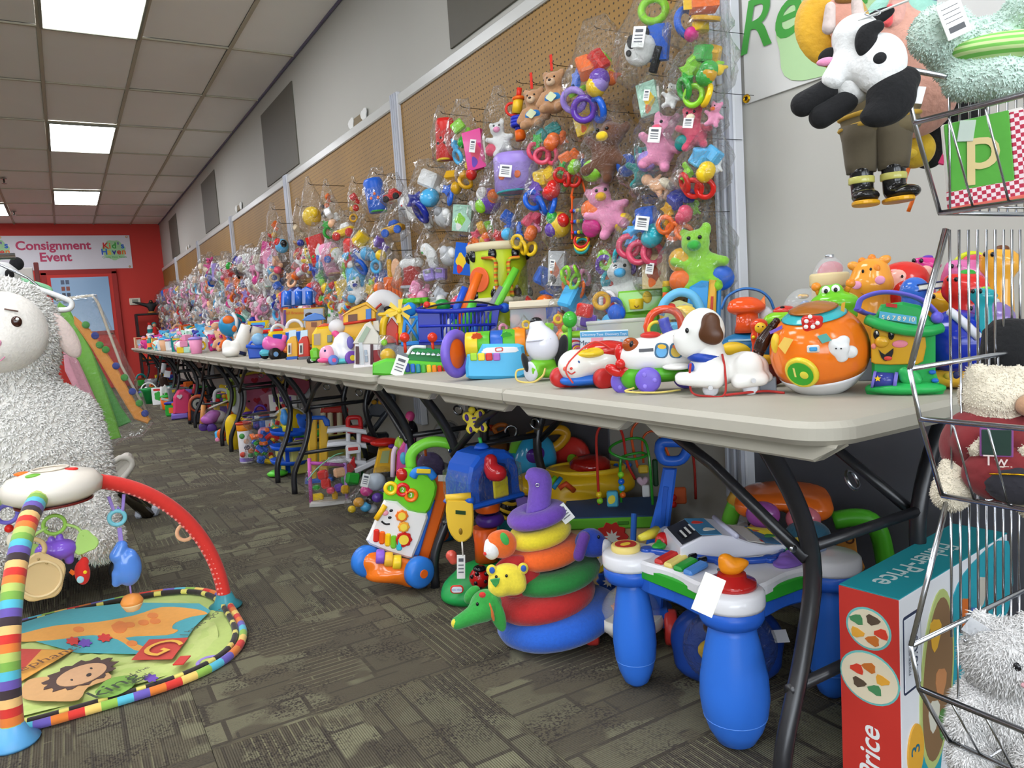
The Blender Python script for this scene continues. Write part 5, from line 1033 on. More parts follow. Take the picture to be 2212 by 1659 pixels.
t.add('ladybug', ball(23), mat('#b81a16', 'glossy'), t.at(1037, 1248, -50));
for x, y, d in ((1030, 1240, -71), (1048, 1256, -69), (1028, 1260, -70), (1050, 1240, -66), (1038, 1268, -66), (1020, 1246, -64)): t.add('ladybug_spot', ball(4.5, 2.5, 4.5), mat('black', 'glossy'), t.at(x, y, d))
t.body('ladybug_head', (('e', (1036, 1228, -54), (14, 14, 7)),), mat('black', 'glossy'), 16); lg = t.add('logo_plate', extr(rrect(28, 18, 8), 3, 1), mat('#d8402c'), t.at(987, 1273, -44), (0, 4, 0)); t.add('logo_inner', extr(rrect(22, 12, 5), 2), mat('#e9f0f8'), (0, -2, 0), parent=lg); t.text('logo_writing', 'little tikes', 5.5, '#2158b8', (0, -3.4, 0), parent=lg)
tg = t.tag_(996, 1250, -70, 17, 50, 4); t.line('tag_string', [(998, 1170, -68), (1000, 1200, -70)], 1.6, mat('#e6e2da', 'cloth'), 0)
t.body('pink_bear', (('e', (975, 1200, -10), (12, 10, 12)), ('e', (980, 1212, -12), (9, 8, 8))), mat('#d85a4a', 'glossy'), 18, 6)
# ---- baby walker
p = PZ(860, 1266, 0)
t = seen('baby_walker', 'green and white baby walker with orange frame and blue wheels', 'walker', p)
t.line('green_handle', [(905, 1060, 18), (888, 1005, 18), (893, 975, 18), (925, 956, 18), (960, 956, 18), (985, 970, 18), (998, 1010, 18), (975, 1050, 18)], 12, mat('#79d03c'), 6, 12)
t.shape('orange_frame', [(918, 1020), (978, 1036), (972, 1062), (925, 1215), (895, 1210)], 14, mat('#ee6a1c'), 10, 4); t.shape('blue_back', [(842, 1065), (940, 1080), (905, 1200), (812, 1190)], 12, mat('#2f6fd0'), -4, 3)
t.shape('white_panel', [(830, 1078), (858, 1082), (880, 1100), (922, 1108), (918, 1135), (895, 1195), (880, 1204), (798, 1175), (798, 1150)], 16, mat('#ece9e6', 'glossy'), -14, 5, 2); t.shape('green_panel', [(852, 1040), (862, 1015), (890, 1012), (930, 1028), (944, 1050), (935, 1085), (920, 1108), (882, 1102), (858, 1082), (828, 1078), (835, 1050)], 18, mat('#74d030', 'glossy'), -14, 5, 2)
for x, y, c, n in ((844, 1055, 'yellow', '1'), (870, 1058, '#d8241f', '2'), (888, 1070, '#f47a1c', '3')): w = t.add('shape_button', torus(11, 4.5, 20, 8), mat(c, 'glossy'), t.at(x, y, -26), (90, 10, 0)); t.text('number', n, 12, 'white', t.at(x, y, -28), (90, 8, 0))
t.body('flower', (('e', (868, 1025, -22), (12, 8, 14)),), mat('#b8241a', 'glossy'), 18); t.line('blue_phone', [(892, 1030, -24), (900, 1018, -26), (925, 1018, -26), (938, 1032, -24)], 9, mat('#2f7fd6'), 5, 10); t.add('phone_plate', box(30, 3, 10, 2), mat('#e8c42c'), t.at(915, 1023, -36), (0, 8, 0))
for i, c in enumerate(('#d8302a', '#ee641c', '#f0c81c', '#74c030', '#3fb8d8')): t.add('piano_key', box(12, 8, 28, 3), mat(c, 'glossy'), t.at(812+12.5*i, 1171+4.6*i, -24), (0, 8, 0))
t.body('dog_nose', (('e', (832, 1108, -24), (7, 4, 6)),), mat('#f0a0b0', 'glossy'), 14); t.line('dog_mouth', [(824, 1126, -23), (832, 1132, -23), (842, 1132, -23)], 2, mat('black'), 3); t.add('dog_eye', ball(4, 2, 3), mat('black'), t.at(845, 1103, -23), (0, -10, 0)); t.add('dog_eye', ball(4, 2, 3), mat('black'), t.at(842, 1118, -23)); t.line('yellow_flute', [(812, 1122, -26), (832, 1092, -26)], 6, mat('#f0b81c'), 0)
for x, y, r, c in ((868, 1114, 13, '#ee7a2c'), (872, 1138, 12, '#f0a83a'), (872, 1165, 17, '#c8241f')): w = t.add('spinner', extr(ngon(r, 32, r*.95, 0, .08, 8), 7, 1.5), mat(c, 'glossy'), t.at(x, y, -24), (0, 8, 0)); t.add('spinner_face', extr(ngon(r*.62, 18), 2), mat('#f2d24a'), (0, -4.5, 0), parent=w)
t.body('orange_front', (('c', (795, 1210, -20), (888, 1240, -20), 24, 28), ('e', (845, 1238, -30), (54, 26, 18))), mat('#f0761c', 'glossy'), 32, 16)
for i, c in enumerate(('#8a5cc8', '#efb83a', '#f0cc2c')): t.add('roller', cyl(15, 18, b=3), mat(c), t.at(812+18*i, 1202+6*i, -44), (0, 98, 0))
for x, y, d in ((792, 1212, -20), (906, 1236, -52)):
 w = t.add('wheel', lathe(((6, -16), (26, -16), (33, -8), (33, 8), (26, 16), (6, 16)), 26), mat('#2f77d0'), t.at(x, y, d), (90, 0, 30)); t.add('hub', cyl(9, 4), mat('#e8641c'), (0, 0, 15), parent=w)
t.add('rear_wheel', lathe(((6, -14), (24, -14), (30, -7), (30, 7), (24, 14), (6, 14)), 22), mat('#2f77d0'), (60, 90, 30), (90, 0, 30)); t.add('rear_wheel', lathe(((6, -14), (24, -14), (30, -7), (30, 7), (24, 14), (6, 14)), 22), mat('#2f77d0'), (-40, 90, 30), (90, 0, 30))
t.add('sticker', box(22, 1, 14, .3), mat('#d8d4cc', 'paper'), t.at(957, 1040, -1), (0, 8, 0))
# ================================================================ small toy builders used many times
RND = random.Random(11)
def hexname(c):
 names = dict(red='red', orange='orange', yellow='yellow', green='green', lime='lime', blue='blue', navy='navy', sky='sky blue', cyan='turquoise', teal='teal', purple='purple', lilac='lilac', violet='violet', pink='pink', magenta='magenta', white='white', cream='cream', beige='beige', tan='tan', brown='brown', black='black', grey='grey', peach='peach', gold='gold', silver='silver', rose='rose', mint='mint', dgrey='dark grey', lgrey='light grey', dark='dark brown', rust='rust', sand='sand')
 return names.get(c, 'coloured')
def mini_parts(add, kind, c, s):
 """add(name, mesh, mat, loc, rot): a small toy about s tall with its base at z=0"""
 a, b, d = (list(c)+[c[0], c[-1]])[:3]
 if kind == 'bear':
  add('body', blob((('e', (0, 0, .32), (.27, .22, .3)), ('e', (0, -.02, .74), (.24, .21, .22)), ('e', (-.2, 0, .92), (.09, .06, .09)), ('e', (.2, 0, .92), (.09, .06, .09)), ('c', (-.24, -.05, .45), (-.36, -.12, .25), .1, .09), ('c', (.24, -.05, .45), (.36, -.12, .25), .1, .09), ('c', (-.14, -.1, .14), (-.2, -.3, .09), .12, .1), ('c', (.14, -.1, .14), (.2, -.3, .09), .12, .1)), 24, .08), mat(a, 'plush'), (0, 0, 0))
  add('muzzle', ball(.11, .08, .09), mat(b, 'plush'), (0, -.21, .69)); add('nose', ball(.04, .03, .03), mat('dark'), (0, -.28, .72))
  for x in (-.09, .09): add('eye', ball(.025), mat('black', 'glossy'), (x, -.2, .8))
  add('shirt', blob((('e', (0, 0, .34), (.285, .235, .2)),), 16), mat(d, 'cloth'), (0, 0, 0))
 elif kind == 'car':
  add('body', box(1, .5, .26, .08), mat(a), (0, 0, .12)); add('cabin', box(.5, .44, .24, .09, .8), mat(b), (.05, 0, .36)); add('window', box(.34, .46, .13, .04), mat('#8fb4cc', 'glossy'), (.05, 0, .4))
  for x in (-.3, .3):
   for y in (-.24, .24): add('wheel', cyl(.14, .1, b=.03, seg=14), mat(d), (x, y+.05, .14), (90, 0, 0))
 elif kind == 'bottle':
  add('bottle', lathe(((.16, 0), (.2, .03), (.2, .55), (.12, .72), (.1, .78)), 16), mat(a, 'glossy'), (0, 0, 0)); add('cap', cyl(.13, .18, seg=14), mat(b), (0, 0, .77)); add('label', cyl(.205, .28, b=0, seg=16), mat(d, 'paper'), (0, 0, .16))
 elif kind == 'cup':
  add('cup', lathe(((.22, 0), (.25, .03), (.32, .7), (.28, .7), (.24, .1)), 18), mat(a), (0, 0, 0)); add('lid', lathe(((.33, .68), (.33, .76), (.2, .82), (.06, .84)), 18), mat(b), (0, 0, 0)); add('handle', torus(.18, .05, 20, 8, .5), mat(d), (.3, 0, .38), (90, 90, 0)); add('spout', cyl(.07, .1), mat(b), (0, -.08, .84))
 elif kind == 'blocks':
  for i in range(4): q = (a, b, d, c[-1])[i]; add('block', box(.34, .34, .3, .03), mat(q, 'matte'), ((-.18, .2, 0, .1)[i], (.05, -.06, 0, .2)[i], (0, 0, .3, .0)[i] if i < 3 else .6), (0, 0, (5, -12, 20, 40)[i]))
 elif kind == 'doll':
  add('dress', lathe(((.3, 0), (.28, .1), (.16, .45), (.13, .6)), 16), mat(a, 'cloth'), (0, 0, 0)); add('head', ball(.15, .14, .17), mat('peach'), (0, 0, .76)); add('hair', blob((('e', (0, .04, .82), (.18, .16, .16)), ('e', (0, .1, .65), (.16, .1, .2))), 16, .05), mat(b, 'cloth'), (0, 0, 0))
  for s_ in (-1, 1): add('arm', tube(((s_*.12, 0, .56), (s_*.28, -.06, .36)), .05, 8), mat('peach'), (0, 0, 0))
  for x in (-.05, .05): add('eye', ball(.02), mat('black'), (x, -.135, .78))
 elif kind == 'rings':
  for i in range(4): add('ring', torus(.3-.05*i, .1, 20, 8), mat((a, b, d, c[-1])[i]), (0, 0, .1+.17*i))
  add('knob', ball(.11), mat(a), (0, 0, .82)); add('base', cyl(.34, .06), mat(b), (0, 0, 0))
 elif kind == 'gadget':
  add('case', box(.7, .28, .8, .1), mat(a), (0, 0, 0)); add('screen', box(.46, .04, .3, .03), mat(b, 'glossy'), (0, -.14, .4)); add('button', ball(.07, .05, .07), mat(d), (-.15, -.15, .2)); add('button', ball(.07, .05, .07), mat(c[-1]), (.12, -.15, .22)); add('handle', torus(.22, .05, 18, 8, .5), mat(d), (0, 0, .78), (90, 0, 0))
 elif kind == 'ball':
  add('ball', ball(.45), mat(a), (0, 0, .45)); add('band', torus(.44, .05, 26, 6), mat(b), (0, 0, .45), (20, 30, 0)); add('band', torus(.44, .05, 26, 6), mat(d), (0, 0, .45), (90, 20, 0))
 elif kind == 'book':
  add('pages', box(.7, .12, .92, .02), mat('#e8e4da', 'paper'), (0, 0, .02)); add('cover', box(.76, .03, .98, .01), mat(a, 'glossy'), (0, -.07, 0)); add('cover', box(.76, .03, .98, .01), mat(a, 'glossy'), (0, .07, 0)); add('picture', extr(ngon(.22, 20, .26, 0, .12, 5), .01), mat(b, 'paper'), (0, -.09, .5)); add('title', box(.5, .01, .12, .01), mat(d, 'paper'), (0, -.09, .8))
 elif kind == 'case':
  add('tub', box(.9, .5, .6, .06), mat(a), (0, 0, 0)); add('lid', box(.94, .54, .12, .04), mat(b), (0, 0, .6)); add('latch', box(.16, .05, .14, .02), mat(d), (0, -.27, .54)); add('sticker', box(.5, .01, .28, .01), mat(c[-1], 'paper'), (0, -.255, .16))
KINDS_M = ['bear', 'car', 'bottle', 'cup', 'blocks', 'doll', 'rings', 'gadget', 'ball', 'book', 'case']
NOUN = dict(bear='plush bear', car='toy car', bottle='toy bottle', cup='sippy cup', blocks='toy block set', doll='doll', rings='ring stacker', gadget='electronic toy', ball='toy ball', book='picture book', case='toy case')
def mini(kind, c, p, s, label, group, rz=None, cat=None):
 t = Thing(NOUN[kind].replace(' ', '_'), label, cat or NOUN[kind].split()[-1] if kind != 'blocks' else 'blocks', tuple(p), facing(p)+R_(RND.uniform(-35, 35) if rz is None else rz), s, group)
 mini_parts(lambda n, me, m, loc=(0, 0, 0), rot=(0, 0, 0): t.add(n, me, m, loc, rot), kind, c, s); return t
def wheel(t, px, py, dy, r, w, c, hub=None, rz=0, name='wheel'):
 o = t.add(name, lathe(((r*.3, -w/2), (r*.82, -w/2), (r, -w*.3), (r, w*.3), (r*.82, w/2), (r*.3, w/2)), 22), mat(c), t.at(px, py, dy), (90, 0, rz))
 if hub: t.add('hub', cyl(r*.4, w*.25), mat(hub), (0, 0, w*.42), parent=o)
 return o
# ================================================================ more toys under the tables, further along
def fl(name, label, cat, px, py, **k): return seen(name, label, cat, PZ(px, py, 0), **k)
def fx(name, label, cat, px, X, **k):
 q = PX(px, 900, X); q[2] = 0; return seen(name, label, cat, q, **k)
# big zip bag of play pieces
t = fl('zip_bag_of_toys', 'clear zip bag with a pink doll house and coloured play pieces on the floor', 'bag', 715, 1088)
t.line('house_post', [(672, 1085, 0), (668, 990, 0)], 4, mat('#c85aa8'), 0); t.line('house_post', [(750, 1080, 10), (745, 1000, 10)], 4, mat('#b88ad0'), 0); t.line('house_beam', [(668, 1000, 0), (745, 1005, 10)], 4, mat('#b04a9c'), 0); t.shape('grey_floor', [(668, 1092), (672, 1080), (755, 1076), (765, 1088)], 50, mat('#b9b6b0'), 10, 3)
for x, y, w, h, c in ((685, 1082, 28, 16, 'yellow'), (724, 1080, 12, 20, 'gold'), (705, 1055, 20, 22, 'red'), (735, 1062, 20, 18, 'purple'), (745, 1066, 18, 18, 'gold'), (760, 1045, 30, 24, 'green'), (684, 1058, 16, 10, 'green'), (715, 1066, 16, 14, 'rose'), (700, 1035, 22, 20, 'red'), (735, 1030, 26, 20, 'peach')): t.add('play_piece', box(w, 16, h, 4), mat(c), t.at(x, y, RND.uniform(0, 24)), (0, RND.uniform(-15, 15), RND.uniform(-20, 20)))
t.body('clear_bag', (('e', (715, 1055, 10), (56, 34, 40)), ('c', (690, 1030, 10), (730, 1000, 10), 30, 16), ('e', (725, 1020, 10), (40, 20, 24))), mat('#f0f2f2', 'film'), 34, 16, 2); t.line('zip_strip', [(664, 1038, -14), (685, 1012, -14), (720, 985, -10), (742, 978, -6)], 3, mat('#6fae8c'), 3, flat=.4)
t = fl('bag_of_toys', 'crumpled clear bag of small white and purple toys beside the baby walker', 'bag', 790, 1112)
for x, y, r, c in ((812, 1040, 22, '#c9d4e2'), (792, 1060, 14, 'magenta'), (775, 1085, 12, '#e0a02c'), (790, 1095, 12, 'sky'), (800, 1080, 10, 'black'), (815, 1075, 12, 'purple'), (805, 1100, 12, 'lgrey'), (828, 1050, 14, 'lilac'), (760, 1100, 9, 'yellow')): t.add('small_toy', ball(r, r*.8, r*.9), mat(c, 'glossy'), t.at(x, y, RND.uniform(-6, 14)))
t.body('clear_bag', (('e', (790, 1085, 4), (44, 30, 32)), ('e', (815, 1045, 4), (38, 26, 34)), ('c', (775, 1095, 4), (830, 1030, 4), 24, 24)), mat('#f2f2f0', 'film'), 32, 16, 2); t.tag_(786, 1052, -34, 16, 28, 18)
t = fl('toy_barn_roof', 'small green and purple toy on the floor between the two clear bags', 'toy', 764, 1046)
t.add('green_dome', dome(24, 20), mat('#2f9a4a'), (0, 10, 18)); t.add('base', cyl(26, 18), mat('#2f8a44'), (0, 10, 0)); t.add('purple_knob', lathe(((7, 0), (8, 14), (5, 18)), 14), mat('#8a3f9c'), (2, 10, 36))
t = fl('toy_rail_set', 'green and yellow toy box standing behind the baby walker', 'toy', 842, 1085); t.add('tub', box(40, 30, 34, 6), mat('#1f7a3a'), (0, 20, 0)); t.add('yellow_label', box(22, 3, 8, 1), mat('#e2c22c'), (0, 4, 10)); t.add('lid', box(44, 34, 6, 2), mat('#2a8a44'), (0, 20, 34))
# parking garage and ramp
t = fl('toy_garage', 'white toy garage with ramps, red handle and yellow lift', 'toy garage', 760, 1050)
for y, w in ((995, 70), (958, 66), (928, 60)): t.shape('white_deck', [(706, y+6), (708, y-4), (745, y-8), (790, y-2), (792, y+8), (745, y+2)], 40, mat('#e6e7ec'), 12, 3)
for x in (752, 775): t.line('white_pillar', [(x, 1035, 4), (x, 925, 4)], 5, mat('#e9e9ee'), 0)
t.shape('ramp', [(765, 1010), (820, 985), (822, 995), (768, 1022)], 30, mat('#e6e7ec'), 0, 2); t.add('name_plate', extr(rrect(32, 20, 6), 4, 1), mat('#ededf0'), t.at(763, 970, -14)); t.add('red_label', box(20, 2, 7, .5), mat('#c8302c'), t.at(763, 973, -17))
t.line('red_handle', [(752, 930, 4), (752, 906, 4), (758, 902, 4), (774, 902, 4), (778, 908, 4), (780, 928, 4)], 5, mat('#d02a2c'), 4); t.shape('red_roof', [(750, 935), (750, 920), (782, 918), (784, 934)], 26, mat('#cc2a2c'), 10, 3); t.shape('red_slide', [(740, 1015), (765, 985), (770, 1010), (755, 1025)], 20, mat('#c8282a'), 0, 3); t.line('red_rail', [(780, 945, 10), (820, 955, 14)], 8, mat('#c8282a'), 0)
t = fl('toy_lift_tower', 'yellow toy lift tower with a blue cap beside the white garage', 'toy', 690, 1040)
for x in (676, 700): t.shape('yellow_rail', [(x-10, 1035), (x-11, 905), (x+9, 905), (x+9, 1032)], 12, mat('#e8b83a'), 0, 3)
t.shape('blue_cap', [(660, 922), (662, 908), (672, 900), (680, 898), (702, 898), (712, 908), (713, 920), (702, 920), (696, 906), (676, 906), (672, 922)], 16, mat('#2a62c8'), -2, 3); t.add('foot', box(60, 40, 12, 4), mat('#2a62c8'), t.at(690, 1042, 6))
# ball ramp with blue spirals
t = fl('spiral_ball_ramp', 'blue spiral ball run with a yellow ring and pale blue bird on top', 'ball run', 622, 1024)
t.line('mast', [(625, 1020, 0), (624, 925, 0)], 8, mat('#1f56c0'), 0)
for y in (930, 962, 992): t.add('blue_spiral', lathe(((14, 0), (36, 4), (40, 12), (38, 13), (30, 5), (14, 5)), 26), mat('#1f5ad0'), t.at(624, y+12, 0), (0, 6, 0))
t.add('yellow_ring', cyl(11, 13), mat('#dcd23a'), t.at(622, 931, 0)); t.body('bird', (('e', (615, 905, 0), (10, 8, 14)), ('e', (613, 890, 0), (6, 6, 7))), mat('#4f9ae0'), 18, 4); t.add('lime_foot', lathe(((20, 0), (22, 5), (14, 10)), 20), mat('#5cc83a'), t.at(600, 1026, -10)); t.line('prop', [(603, 1018, -8), (604, 1000, -4)], 4, mat('#4fa0e0'), 0)
# building-block bag and canister
t = fl('bag_of_building_blocks', 'clear bag bulging with red, blue, green and yellow building blocks', 'bag', 568, 1004)
for i in range(46):
 x, y = RND.uniform(545, 600), RND.uniform(915, 1000); c = RND.choice(['red', 'blue', 'green', 'yellow', 'orange', 'red', 'blue'])
 t.add('block', box(RND.choice((9, 14, 18)), 9, 8, 1.2), mat(c), t.at(x, y, RND.uniform(-8, 24)), (RND.uniform(-50, 50), RND.uniform(-50, 50), RND.uniform(-90, 90)))
t.body('clear_bag', (('e', (572, 965, 8), (40, 34, 46)), ('e', (568, 910, 8), (42, 24, 22)), ('e', (575, 985, 8), (42, 34, 26))), mat('#f2f4f4', 'film'), 32, 16, 2)
t = fl('toy_canister', 'printed round canister with an orange lid and photo label', 'canister', 535, 1000)
t.add('canister', cyl(15, 72, b=2), mat('#e4dfe2', 'paper'), (0, 8, 0)); t.add('orange_lid', cyl(16, 14, b=2), mat('#ea8a1c'), (0, 8, 70)); t.add('red_rim', torus(15, 2.5), mat('#b8301f'), (0, 8, 86)); t.add('purple_band', cyl(15.5, 8, b=0), mat('#5f4a96', 'paper'), (0, 8, 4))
for x, z, c in ((2, 34, '#2a3050'), (2, 48, '#c99a80'), (-8, 20, '#c8402c'), (8, 16, '#3f8a4a'), (-6, 60, '#4a9a4a'), (9, 26, '#d87a2c')): t.add('label_picture', ball(6, 3, 6), mat(c, 'paper'), (x, -6, z))
t = fl('yellow_toy_jug', 'tall bright yellow plastic toy case standing on a foot', 'toy', 507, 970)
t.body('yellow_body', (('e', (505, 920, 0), (18, 14, 26)), ('e', (506, 948, 0), (16, 14, 22)), ('c', (510, 958, 0), (512, 968, 0), 9, 8)), mat('#ecc41c'), 28, 10); t.shape('star_top', [(498, 912), (506, 896), (512, 905), (524, 900), (518, 912)], 8, mat('#ecc81c'), 0, 2)
t = fl('toy_train', 'blue and orange toy train peeking out by the yellow toy', 'toy train', 476, 952); t.add('body', box(20, 14, 18, 4), mat('sky'), (0, 4, 4)); t.body('orange_front', (('e', (478, 938, -4), (9, 7, 12)),), mat('orange'), 16); wheel(t, 470, 950, -4, 5, 4, 'pink'); wheel(t, 482, 950, -4, 5, 4, 'red')
# pink and lilac cluster with handle toy
t = fl('toy_pram', 'pink and lilac doll pram with purple wheels in crinkled plastic', 'doll pram', 455, 930)
t.body('pink_seat', (('e', (452, 905, 0), (18, 14, 12)), ('e', (462, 895, 0), (14, 12, 10))), mat('#c06ac0'), 22, 6); wheel(t, 458, 925, -8, 10, 8, '#5a3a8c'); wheel(t, 440, 922, 10, 10, 8, '#5a3a8c'); t.line('orange_post', [(436, 915, 0), (440, 875, 0)], 5, mat('#e8a05a'), 0); t.line('flag', [(452, 882, -6), (500, 862, -6)], 5, mat('#c9c0b4', 'cloth'), 0, flat=.4); t.body('clear_wrap', (('e', (468, 895, 0), (28, 18, 20)),), mat('#f0f0f2', 'film'), 22, 0, 1); t.body('white_toys', (('e', (470, 900, 6), (18, 12, 14)),), mat('#e2dce2', 'cloth'), 20)
t = fl('shape_sorter', 'white arched shape sorter with round coloured holes', 'shape sorter', 478, 908)
t.line('white_arch', [(464, 880, 0), (464, 850, 0), (474, 842, 0), (488, 844, 0), (494, 855, 0), (494, 880, 0)], 4, mat('#dfe0e2'), 4); t.add('panel', box(26, 8, 22, 3), mat('#6a4a9c'), t.at(478, 872, 4))
for x, y, c in ((472, 856, 'green'), (484, 856, 'gold'), (470, 866, 'red'), (486, 866, 'lime')): t.add('round_piece', ball(5, 3, 5), mat(c), t.at(x, y, -2))
t = fx('potty_seat', 'round grey and lime potty seat leaning under the table', 'potty', 508, 1.25)
t.body('grey_shell', (('e', (512, 850, 6), (20, 12, 38)), ('e', (514, 880, 6), (14, 10, 18))), mat('#b9bdbc'), 26, 8); t.body('lime_face', (('e', (500, 848, -6), (10, 5, 32)),), mat('#9fbc4a'), 22); t.add('window', box(5, 3, 14, 1), mat('#5a5a20'), t.at(500, 838, -12))
t = fx('pink_play_mat', 'large pink folded play mat with red hearts leaning on the wall', 'play mat', 575, 1.55)
t.shape('pink_panel', [(520, 812), (560, 806), (600, 820), (612, 850), (596, 900), (545, 890), (512, 850)], 14, mat('#c66a86', 'cloth'), 0, 3, 2); t.line('yellow_binding', [(518, 812, -6), (560, 804, -6), (600, 818, -6), (614, 850, -6)], 3, mat('#d8bc3a', 'cloth'), 4)
for x, y in ((573, 842), (550, 822), (570, 878), (555, 865)): t.add('red_heart', extr(heart(9), 3), mat('#b8283a', 'cloth'), t.at(x, y, -9))
t.shape('pink_shade', [(560, 855), (600, 840), (606, 870), (580, 888)], 4, mat('#d890a4', 'cloth'), -8, 1, 2)
t = fx('pink_play_tent', 'rose pink folded play tent leaning beneath the table', 'play tent', 640, 1.62)
t.shape('panel', [(606, 830), (630, 812), (668, 822), (660, 850), (620, 852)], 12, mat('#b85a70', 'cloth'), 0, 2, 2); t.add('heart', extr(heart(10), 3), mat('#9c2f40', 'cloth'), t.at(628, 835, -8)); t.line('yellow_edge', [(606, 832, -6), (628, 812, -6), (665, 820, -6)], 3, mat('#d8bc3a', 'cloth'), 3)
t = fx('cardboard_box', 'large pale yellow cardboard box under the tables', 'box', 680, 1.33)
t.add('carton', box(170, 110, 55, 2), mat('#c9c468', 'paper'), (8, 30, 0), (0, 0, 20)); t.add('flap', box(165, 50, 3, .8), mat('#bdb75c', 'paper'), (12, -10, 57), (12, 0, 20)); t.shape('fold_line', [(600, 850), (602, 850), (606, 905), (604, 905)], 2, mat('#a8a24c', 'paper'), -40)
t = fx('toy_kitchen_set', 'red and cream toy kitchen shelf standing behind the lift tower', 'toy kitchen', 715, 1.5)
for x in (700, 715, 735): t.line('cream_post', [(x, 960, 0), (x-2, 880, 0)], 6, mat('#d9cdb0'), 0)
t.shape('red_shelf', [(692, 890), (694, 880), (738, 876), (752, 882), (752, 890)], 30, mat('#b8281f'), 8, 2); t.shape('red_shelf', [(690, 960), (692, 950), (742, 948), (744, 958)], 30, mat('#a8261f'), 8, 2); t.add('back_panel', box(50, 4, 70, 1), mat('#8a2a22'), t.at(728, 955, 24))
t = fx('toy_stroller', 'folded dark grey toy stroller with yellow clips against the wall', 'toy stroller', 815, 1.6)
t.line('frame', [(780, 935, 0), (808, 880, 0), (832, 846, 0), (846, 852, 0), (848, 870, 0), (825, 905, 0), (795, 945, 0)], 6, mat('#3f444c'), 3); t.shape('grey_body', [(795, 885), (808, 862), (832, 866), (842, 880), (822, 900), (800, 898)], 24, mat('#464b54'), 4, 4)
for x in (808, 822): t.add('yellow_clip', ball(6, 5, 5), mat('#d8a02c'), t.at(x, 869, -12))
t.add('base', box(60, 30, 14, 5), mat('#33383f'), t.at(810, 950, 4))
t = fx('pink_doll', 'seated doll with a pink hat and black cape behind the baby walker', 'doll', 888, 1.35)
t.body('body', (('e', (885, 930, 0), (18, 14, 24)), ('e', (880, 960, 0), (20, 18, 22))), mat('#1c1a1e', 'glossy'), 22, 8); t.body('pink_hat', (('e', (886, 898, 0), (10, 9, 10)), ('e', (882, 906, 0), (11, 9, 5))), mat('#e04a8c'), 18, 4); t.add('face', ball(8, 8, 9), mat('peach'), t.at(876, 912, -6)); t.body('white_collar', (('e', (874, 932, -12), (9, 6, 14)),), mat('#e6e6ee'), 16)
t = fx('pink_toy_case', 'pink and lilac toy house with blue trim beside the doll', 'toy house', 885, 1.2)
t.shape('pink_front', [(855, 1030), (858, 975), (872, 952), (895, 948), (902, 975), (900, 1030)], 30, mat('#e2569c'), 6, 4, 1); t.line('lilac_trim', [(878, 1000, -12), (880, 965, -12), (890, 950, -12)], 5, mat('#a878d0'), 3); t.body('blue_trim', (('e', (872, 990, -12), (8, 5, 14)),), mat('#4fb4d0'), 14); t.body('lime_back', (('e', (866, 965, 10), (14, 10, 24)),), mat('#9cc83a'), 16); t.line('pearl_edge', [(848, 1030, -8), (850, 980, -8), (856, 965, -8)], 5, mat('#ecd0e0'), 3)
t = fx('toy_bucket', 'yellow toy bucket with printed stickers by the garage', 'bucket', 830, 1.28)
t.shape('bucket', [(806, 1020), (818, 968), (858, 960), (856, 1015)], 36, mat('#d8a41c'), 8, 4); t.shape('sticker', [(820, 1000), (826, 975), (842, 973), (838, 1000)], 2, mat('#9aa468', 'paper'), -11, 0, 1); t.body('red_lid', (('e', (830, 955, 10), (30, 22, 9)),), mat('#c8261f'), 18); t.body('purple_knob', (('e', (846, 964, -8), (8, 6, 5)),), mat('#6a2f9a'), 12)
t = fx('bag_of_clothes', 'clear bag holding grey and purple soft things behind the green arch', 'bag', 940, 1.38)
t.body('grey_bundle', (('e', (965, 935, 0), (26, 20, 24)),), mat('#8d9096', 'cloth'), 20, 0, 2); t.body('purple_bundle', (('e', (930, 1010, -10), (30, 18, 34)),), mat('#6a5a8c', 'cloth'), 22, 0, 2); t.body('clear_bag', (('e', (945, 990, -10), (40, 26, 44)), ('e', (965, 935, 0), (30, 24, 28))), mat('#eceff2', 'film'), 26, 12, 2); t.line('orange_tie', [(917, 958, -30), (920, 985, -32)], 3, mat('orange', 'cloth'), 0); t.line('green_strap', [(905, 1030, -10), (1000, 1020, -10)], 4, mat('#7ab04a'), 0)
t = fx('toy_steering_set', 'orange looped handle toy with a dark tube near the wall', 'toy', 1075, 1.62)
t.line('orange_loop', [(1066, 925, 0), (1078, 918, 0), (1094, 920, 0), (1090, 932, 0), (1074, 936, 0)], 5, mat('#d8762c'), 4, closed=True); t.line('red_block', [(1050, 922, 10), (1066, 925, 10)], 7, mat('#b83a22'), 0); t.line('dark_tube', [(1050, 955, -10), (1100, 935, -10)], 9, mat('#33373f'), 0); t.add('silver_clip', torus(12, 3, arc=.7), mat('silver', 'metal'), t.at(1104, 932, -16), (90, 60, 0)); t.add('base', box(60, 40, 90, 6), mat('#8a5a2a'), t.at(1075, 1030, 10))
t = fx('bee_toy', 'black and yellow round bee toy beside the mailbox tower', 'toy', 1095, 1.32)
t.body('body', (('e', (1097, 1095, 0), (22, 20, 26)),), mat('#1c1a1a', 'glossy'), 20);
for z in (1080, 1098, 1112): t.add('yellow_stripe', torus(19, 4, sq=1), mat('#e2b82c'), t.at(1097, z, 0), (10, 20, 0))
t.add('box_base', box(50, 40, 60, 6), mat('#1c6a74'), t.at(1100, 1180, 10))
t = fx('toy_ride_on', 'teal and blue ride-on toy behind the mailbox tower', 'ride-on toy', 955, 1.3)
t.body('body', (('e', (945, 1160, 0), (30, 24, 22)), ('e', (960, 1150, 0), (26, 20, 26))), mat('#1f6a8c'), 22, 8); t.body('orange_face', (('e', (952, 1155, -18), (18, 10, 16)),), mat('#d8602c'), 16); wheel(t, 938, 1180, -10, 14, 10, '#2a3a9a'); wheel(t, 970, 1180, -10, 14, 10, '#2a3a9a')
